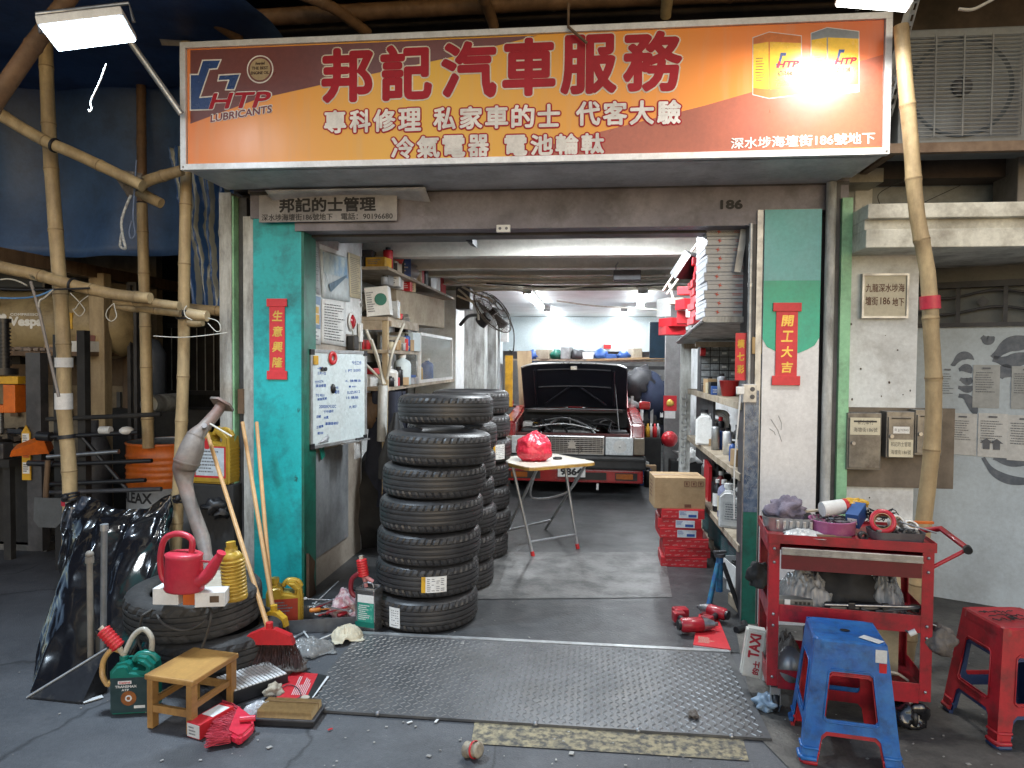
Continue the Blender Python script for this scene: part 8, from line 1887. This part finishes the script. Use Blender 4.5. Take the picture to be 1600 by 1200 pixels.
lump('yellow_glove', 'yellow rubber glove draped over the wire tangle', 'glove', TT(.40,.26,zt+.10), .045, mat('yellow_rubber',(.60,.36,.03),.45,col2=(.5,.28,.02)), .45, 9, .8, .6)
for k, a_ in enumerate((20,65,-15,110)): solo('glove_finger', G().tube(spl([(0,0,0),(.03,0,.012),(.06,0,.004)],4), [.011]*8+[.007], 8), MATS['yellow_rubber'], ['right','upper','lower','left'][k]+' finger of the yellow rubber glove on the trolley', 'glove finger', TT(.40,.26,zt+.115), a_) 
solo('orange_bar', G().box(-.07,.07,-.006,.006,0,.012,.002), orange, 'orange handled bar jutting over the right end of the trolley', 'tool', TT(.64,.18,zt+.055), 2)
solo('screwdriver', G().tube([(-.07,0,0),(-.01,0,0),(0,0,0),(.075,0,0)], [.004,.004,.009,.010], 10), brownw, 'brown handled screwdriver lying on the front edge of the trolley', 'screwdriver', TT(.27,.02,zt+.01), 180)
solo('black_socket', G().at(rx=90).lathe([(.010,-.015),(.019,-.015),(.019,.015),(.010,.015),(.010,-.015)],20), black, 'black impact socket standing on the trolley front', 'socket', TT(.385,.03,zt+.02))
solo('long_pin', G().cyl((-.06,.03,.03),(.06,-.03,0),.004), steel, 'steel pin sloping over the steel tray', 'pin', TT(.60,.03,zt+.055))
# middle shelf contents
zm = .4445
film('clear_bag', 'big clear plastic bag crumpled at the left of the trolley middle shelf', TT(.19,.16,zm), .27, .24, .19, clearfilm2, 12, 0)
film('clear_bag', 'clear plastic bag hanging at the right of the trolley middle shelf', TT(.52,.19,zm), .17, .20, .20, clearfilm2, 15, 20)
bt = thing('filter_case', 'grey slotted plastic case in the trolley middle shelf', 'case', TT(.09,.05,zm), 0); obj('case_body', G().cbox(.02,0,.035,.16,.06,.07,.006), mat('grey_case',(.16,.16,.15),.5,col2=(.11,.11,.1)), bt); obj('clasp', G().box(-.025,-.0,-.036,-.031,.0,.07,.002), white, bt)
for i in range(4):
    for j in range(3): obj('vent_hole', G().box(.02+i*.018,.031+i*.018,-.0318,-.0305,.012+j*.018,.024+j*.018), black, bt)
solo('dark_bag', G().ball((0,0,.10),.16,20,.75,.3,seed=6), blackm, 'black sack filling the trolley middle shelf', 'sack', TT(.33,.24,zm))
cb = thing('numbered_card', 'brown card marked 7 leaning at the back of the trolley middle shelf', 'card', TT(.36,.33,zm+.12), 0, rx=-12); obj('card_sheet', G().box(-.13,.12,0,.004,0,.14), card, cb); lettering('7', FR(-.05,-.0015,.045), .028, .04, ink, cb, bold=.001)
solo('cream_card', G().at(rx=-8).box(-.05,.04,0,.004,0,.16), papery, 'cream card strip at the right end of the trolley middle shelf', 'card', TT(.58,.31,zm+.06))
tp = thing('folded_tripod', 'black folded tripod lying along the trolley middle shelf', 'tripod', TT(.40,.02,zm+.045), 0)
for k, (a_, b_) in enumerate((((-.17,0,.02),(.22,-.01,.03)),((-.02,0,.01),(.14,-.03,-.05)),((.04,0,.0),(.21,-.02,.03)),((.10,-.01,-.03),(.16,-.04,-.07)))): obj('leg', G().cyl(a_, b_, .006), darkpaint if k else steel, tp)
for x in (-.06,.08,.20): obj('joint', G().at(x,0,.02).cbox(0,0,0,.03,.02,.03,.004), black, tp)
obj('foot', G().cyl((.16,-.045,-.075),(.185,-.05,-.06),.012), white, tp)
solo('dark_tools', G().cbox(0,0,.03,.24,.1,.06,.01), black, 'black tool case at the front of the trolley middle shelf', 'case', TT(.36,.07,zm), 4)
# bottom shelf
zb2 = .1445
solo('yellow_hose', G().at(ry=90).lathe([(.03,-.03),(.045,-.03),(.05,-.02),(.045,-.01),(.05,0),(.045,.01),(.05,.02),(.045,.03),(.03,.03)],20), yellow, 'yellow corrugated coil on the trolley bottom shelf', 'hose', TT(.47,.10,zb2+.05), 15)
solo('black_case', G().cbox(0,0,.09,.30,.2,.18,.02), black, 'black case on the trolley bottom shelf', 'case', TT(.35,.2,zb2), 3)
film('crumpled_sheet', 'crumpled dark film and grey paper at the left of the trolley bottom shelf', TT(.10,.12,zb2), .16, .18, .20, greyrag, 21, 0)
solo('grey_scrap', G().at(rx=70).lathe([(0,0),(.05,0),(.055,.004),(0,.006)],18,sy=1.4), galv, 'rounded grey metal scrap on the trolley bottom shelf', 'scrap', TT(.10,.02,zb2+.08))
solo('cable_loop', G().tube(spl([(-.05,0,.03),(.0,-.02,.05),(.08,0,.04),(.14,.02,.0)],5), .006, 6), wirem, 'grey cable over the trolley bottom shelf', 'cable', TT(.45,.03,zb2+.04))
boxthing('cream_carton', 'cream carton at the back of the trolley bottom shelf', 'carton', TT(.53,.25,zb2), (.10,.10,.24), papery)
q = TT(TW+.02,.02,.42); lump('hanging_glove', 'grey work glove stuffed on the right side of the trolley', 'glove', (q.x+.02, q.y, .33), .055, greyrag, 1.2, 17, .6, .8); solo('side_hook', G().tube([(0,0,.02),(-.05,0,.04)], .004, 6), steel, 'hook holding the grey glove to the trolley', 'hook', (q.x, q.y, .43))
lump('hanging_glove', 'dark cloth bundle hanging from the left side of the trolley', 'cloth', TT(-.02,.22,.50), .05, blackm, 1.3, 23, .5, .9)
q = PZ(1440,1148); lump('black_bag', 'crumpled black bag under the right end of the trolley', 'bag', (q.x-.05, q.y+.08, .005), .085, binbag, .8, 31, .6)
q = PZ(1205,1115); lump('blue_bag', 'pale blue plastic bag beside the left trolley caster', 'bag', (q.x-.01, q.y+.03, .005), .05, mat('pale_blue_film',(.30,.42,.55),.3,alpha=.9), .7, 33, .6)
# taxi sign lying against the trolley
q = PZ(1172,1082)
tsn = thing('taxi_roof_sign', 'white taxi roof sign with red lettering propped on end against the trolley', 'taxi sign', (q.x+.005, q.y+.02, .075), -8, rx=0, ry=6)
tm_ = mat('cream_lightbox', (.68,.67,.61), .35, col2=(.60,.59,.53), scale=5, dirt=(.3,.28,.22), dscale=8, damt=.4)
pr_ = [(-.05,-.0),(.05,-.0),(.046,.23),(-.046,.23)]
g_ = G().prism(pr_, -.03, .03, 'Y'); me = g_.mesh('sign_case'); bm = bmesh.new(); bm.from_mesh(me); bmesh.ops.bevel(bm, geom=bm.edges[:], offset=.009, segments=3, affect='EDGES'); bm.to_mesh(me); bm.free()
obj('sign_case', me, tm_, tsn); obj('sign_base', G().box(.0505,.062,-.035,.035,.0,.23,.003), white, tsn)
MR = FR(0,-.0306,0) @ Matrix.Rotation(RAD(90),4,'Z')
obj('lettering', text_g(G(), 'TAXI', Matrix.Translation((.022,0,.095)) @ MR, .115, .050, .0025), mat('taxi_red_ink',(.45,.02,.04),.4), tsn)
obj('lettering', text_g(G(), '的士', Matrix.Translation((.030,0,.018)) @ MR, .066, .030, .0014), MATS['taxi_red_ink'], tsn)

# ================================================================== plastic stools
def stool_mesh():
    parts = {}
    H_, a_, b_ = .46, .128, .178
    def hw(z): return a_+(b_-a_)*(1-z/H_)
    def leaf(poly, side):   # poly in (s,z), s measured from the face centre line; face k
        return poly
    def facept(k, s, z, off=0.):
        h = hw(z)-off; x, y = s, -h
        c_, s_ = math.cos(k*math.pi/2), math.sin(k*math.pi/2)
        return (x*c_-y*s_, x*s_+y*c_, z)
    g = {n_: G() for n_ in ('side','seat','foot')}
    def panel(gg, k, quad_, th=.004, off=0):
        o_ = [facept(k, s, z, off) for s, z in quad_]; i_ = [facept(k, s*.99, z, off+th) for s, z in quad_]; n_ = len(o_)
        gg.add(o_+i_, [tuple(range(n_)), tuple(range(n_, 2*n_))[::-1]]+[(i, n_+i, n_+(i+1) % n_, (i+1) % n_) for i in range(n_)])
    sides = []
    for k in range(4):
        gg = G(); lw = .062
        # left and right leg strips with rounded window corners
        for s in (-1, 1):
            pts = []
            zs_ = [0,.10,.118,.165,.18,.33,.345,H_]
            inn = [hw(0)-lw*.88, hw(.1)-lw*1.0, hw(.118)-lw*1.25, hw(.165)-lw*1.2, hw(.18)-lw, hw(.33)-lw*.95, hw(.345)-lw*1.2, hw(H_)-lw*1.2]
            for i in range(len(zs_)-1):
                quad_ = [(s*hw(zs_[i]), zs_[i]), (s*hw(zs_[i+1]), zs_[i+1]), (s*inn[i+1], zs_[i+1]), (s*inn[i], zs_[i])]
                if s > 0: quad_ = quad_[::-1]
                panel(gg, k, quad_[::-1])
        for z0, z1, f0, f1 in ((.118,.165,1.25,1.2),(.345,H_-.001,1.2,1.2)):
            a0 = hw(z0)-lw*f0; a1 = hw(z1)-lw*f1; panel(gg, k, [(-a0, z0), (a0, z0), (a1, z1), (-a1, z1)])
        # raised moulding round the window
        wz0, wz1 = .155, .355; lo = hw(wz0)-lw*1.02; hi_ = hw(wz1)-lw*.98
        loop = [facept(k, s, z, -.002) for s, z in ((-lo,wz0+.012),(-lo+.012,wz0),(lo-.012,wz0),(lo,wz0+.012),(hi_,wz1-.012),(hi_-.012,wz1),(-hi_+.012,wz1),(-hi_,wz1-.012))]
        gg.tube(loop, .0032, 6, closed=True)
        sides.append(gg.mesh('stool_side'))
    seat = G()
    P = rrect(2*a_+.006, 2*a_+.006, .035, 4); n_ = len(P)
    L0 = [(x*1.02, y*1.02, H_-.03) for x, y in P]; L1 = [(x, y, H_-.004) for x, y in P]; L2 = [(x*.95, y*.95, H_+.003) for x, y in P]; L3 = [(x*.86, y*.86, H_+.0015) for x, y in P]; L4 = [(x*.1, y*.1, H_-.001) for x, y in P]
    seat.add(L0+L1+L2+L3+L4, [(q_*n_+i, q_*n_+(i+1) % n_, (q_+1)*n_+(i+1) % n_, (q_+1)*n_+i) for q_ in range(4) for i in range(n_)]+[tuple(range(4*n_, 5*n_))])
    hole = G().lathe([(0,H_+.0035),(.016,H_+.0035),(.019,H_+.003)], 20, sy=.7)
    foot = []
    for sx_, sy_ in ((-1,-1),(1,-1),(1,1),(-1,1)):
        h = hw(0)+.003; pts = [(sx_*(h-.058), sy_*h, .012),(sx_*(h-.012), sy_*h, .012),(sx_*h, sy_*(h-.012), .012),(sx_*h, sy_*(h-.058), .012)]
        f_ = G().tube(pts, .009, 8); h2 = hw(.05)+.002; f_.tube([(sx_*(h2-.06), sy_*h2, .05),(sx_*(h2-.012), sy_*h2, .05),(sx_*h2, sy_*(h2-.012), .05),(sx_*h2, sy_*(h2-.06), .05)], .006, 8); foot.append(f_.mesh('foot_band'))
    return sides, seat.mesh('seat'), hole.mesh('seat_hole'), foot
SM = stool_mesh()
def stool(lab, loc, rz, m, sc=1., tag2=None, marks=None):
    t = thing('plastic_stool', lab, 'stool', loc, rz, 'plastic stools nested in pairs'); t.scale = (sc, sc, 1)
    for s_ in SM[0]: me = s_.copy(); me.materials.clear(); obj('side_panel', me, m, t)
    me = SM[1].copy(); me.materials.clear(); obj('seat', me, m, t); me = SM[2].copy(); me.materials.clear(); obj('seat_hole', me, black, t)
    for f_ in SM[3]: me = f_.copy(); me.materials.clear(); obj('foot_band', me, m, t)
    return t
sred_ = mat('worn_red_plastic', (.46,.02,.03), .38, col2=(.36,.015,.025), scale=7, dirt=(.10,.025,.025), dscale=13, damt=.8, bump=.08, bscale=40)
p1_ = (1.035, 2.955, .012)
st = stool('upper blue plastic stool in front of the red trolley', (p1_[0], p1_[1], .018), -9, bluep)
stool('red plastic stool nested under the blue one, only its inside and feet showing', (p1_[0], p1_[1], .0), -9, sred_, .965)
obj('torn_sticker', G().at(.085,-.085,.4645,rz=-40).box(-.045,.035,-.022,.018,0,.001), white, st); obj('torn_sticker', G().at(.105,-.134,.40,ry=0).box(-.02,.02,-.001,0,-.03,.045), white, st); obj('red_sticker', G().at(.112,-.138,.375).box(-.014,.012,-.001,0,-.03,.02), red, st)
p2_ = (1.80, 3.20, 0)
st2 = stool('upper red plastic stool at the right picture edge with black handwriting on its seat', (p2_[0], p2_[1], .018), 7, sred_)
stool('blue plastic stool nested under the red one at the right edge', (p2_[0], p2_[1], 0), 7, mat('faded_navy_plastic',(.03,.06,.16),.4,col2=(.02,.04,.12),scale=6,dirt=(.07,.08,.1),dscale=8,damt=.5), .965)
g = G(); R = random.Random(3)
for row_ in range(3):
    y = .06-row_*.045; pts = []; 
    for i in range(18): pts.append((-.10+i*.009+R.uniform(-.004,.004), y+R.uniform(-.013,.013), .4655))
    g.tube(pts, .0022, 4)
obj('handwriting', g, ink, st2)
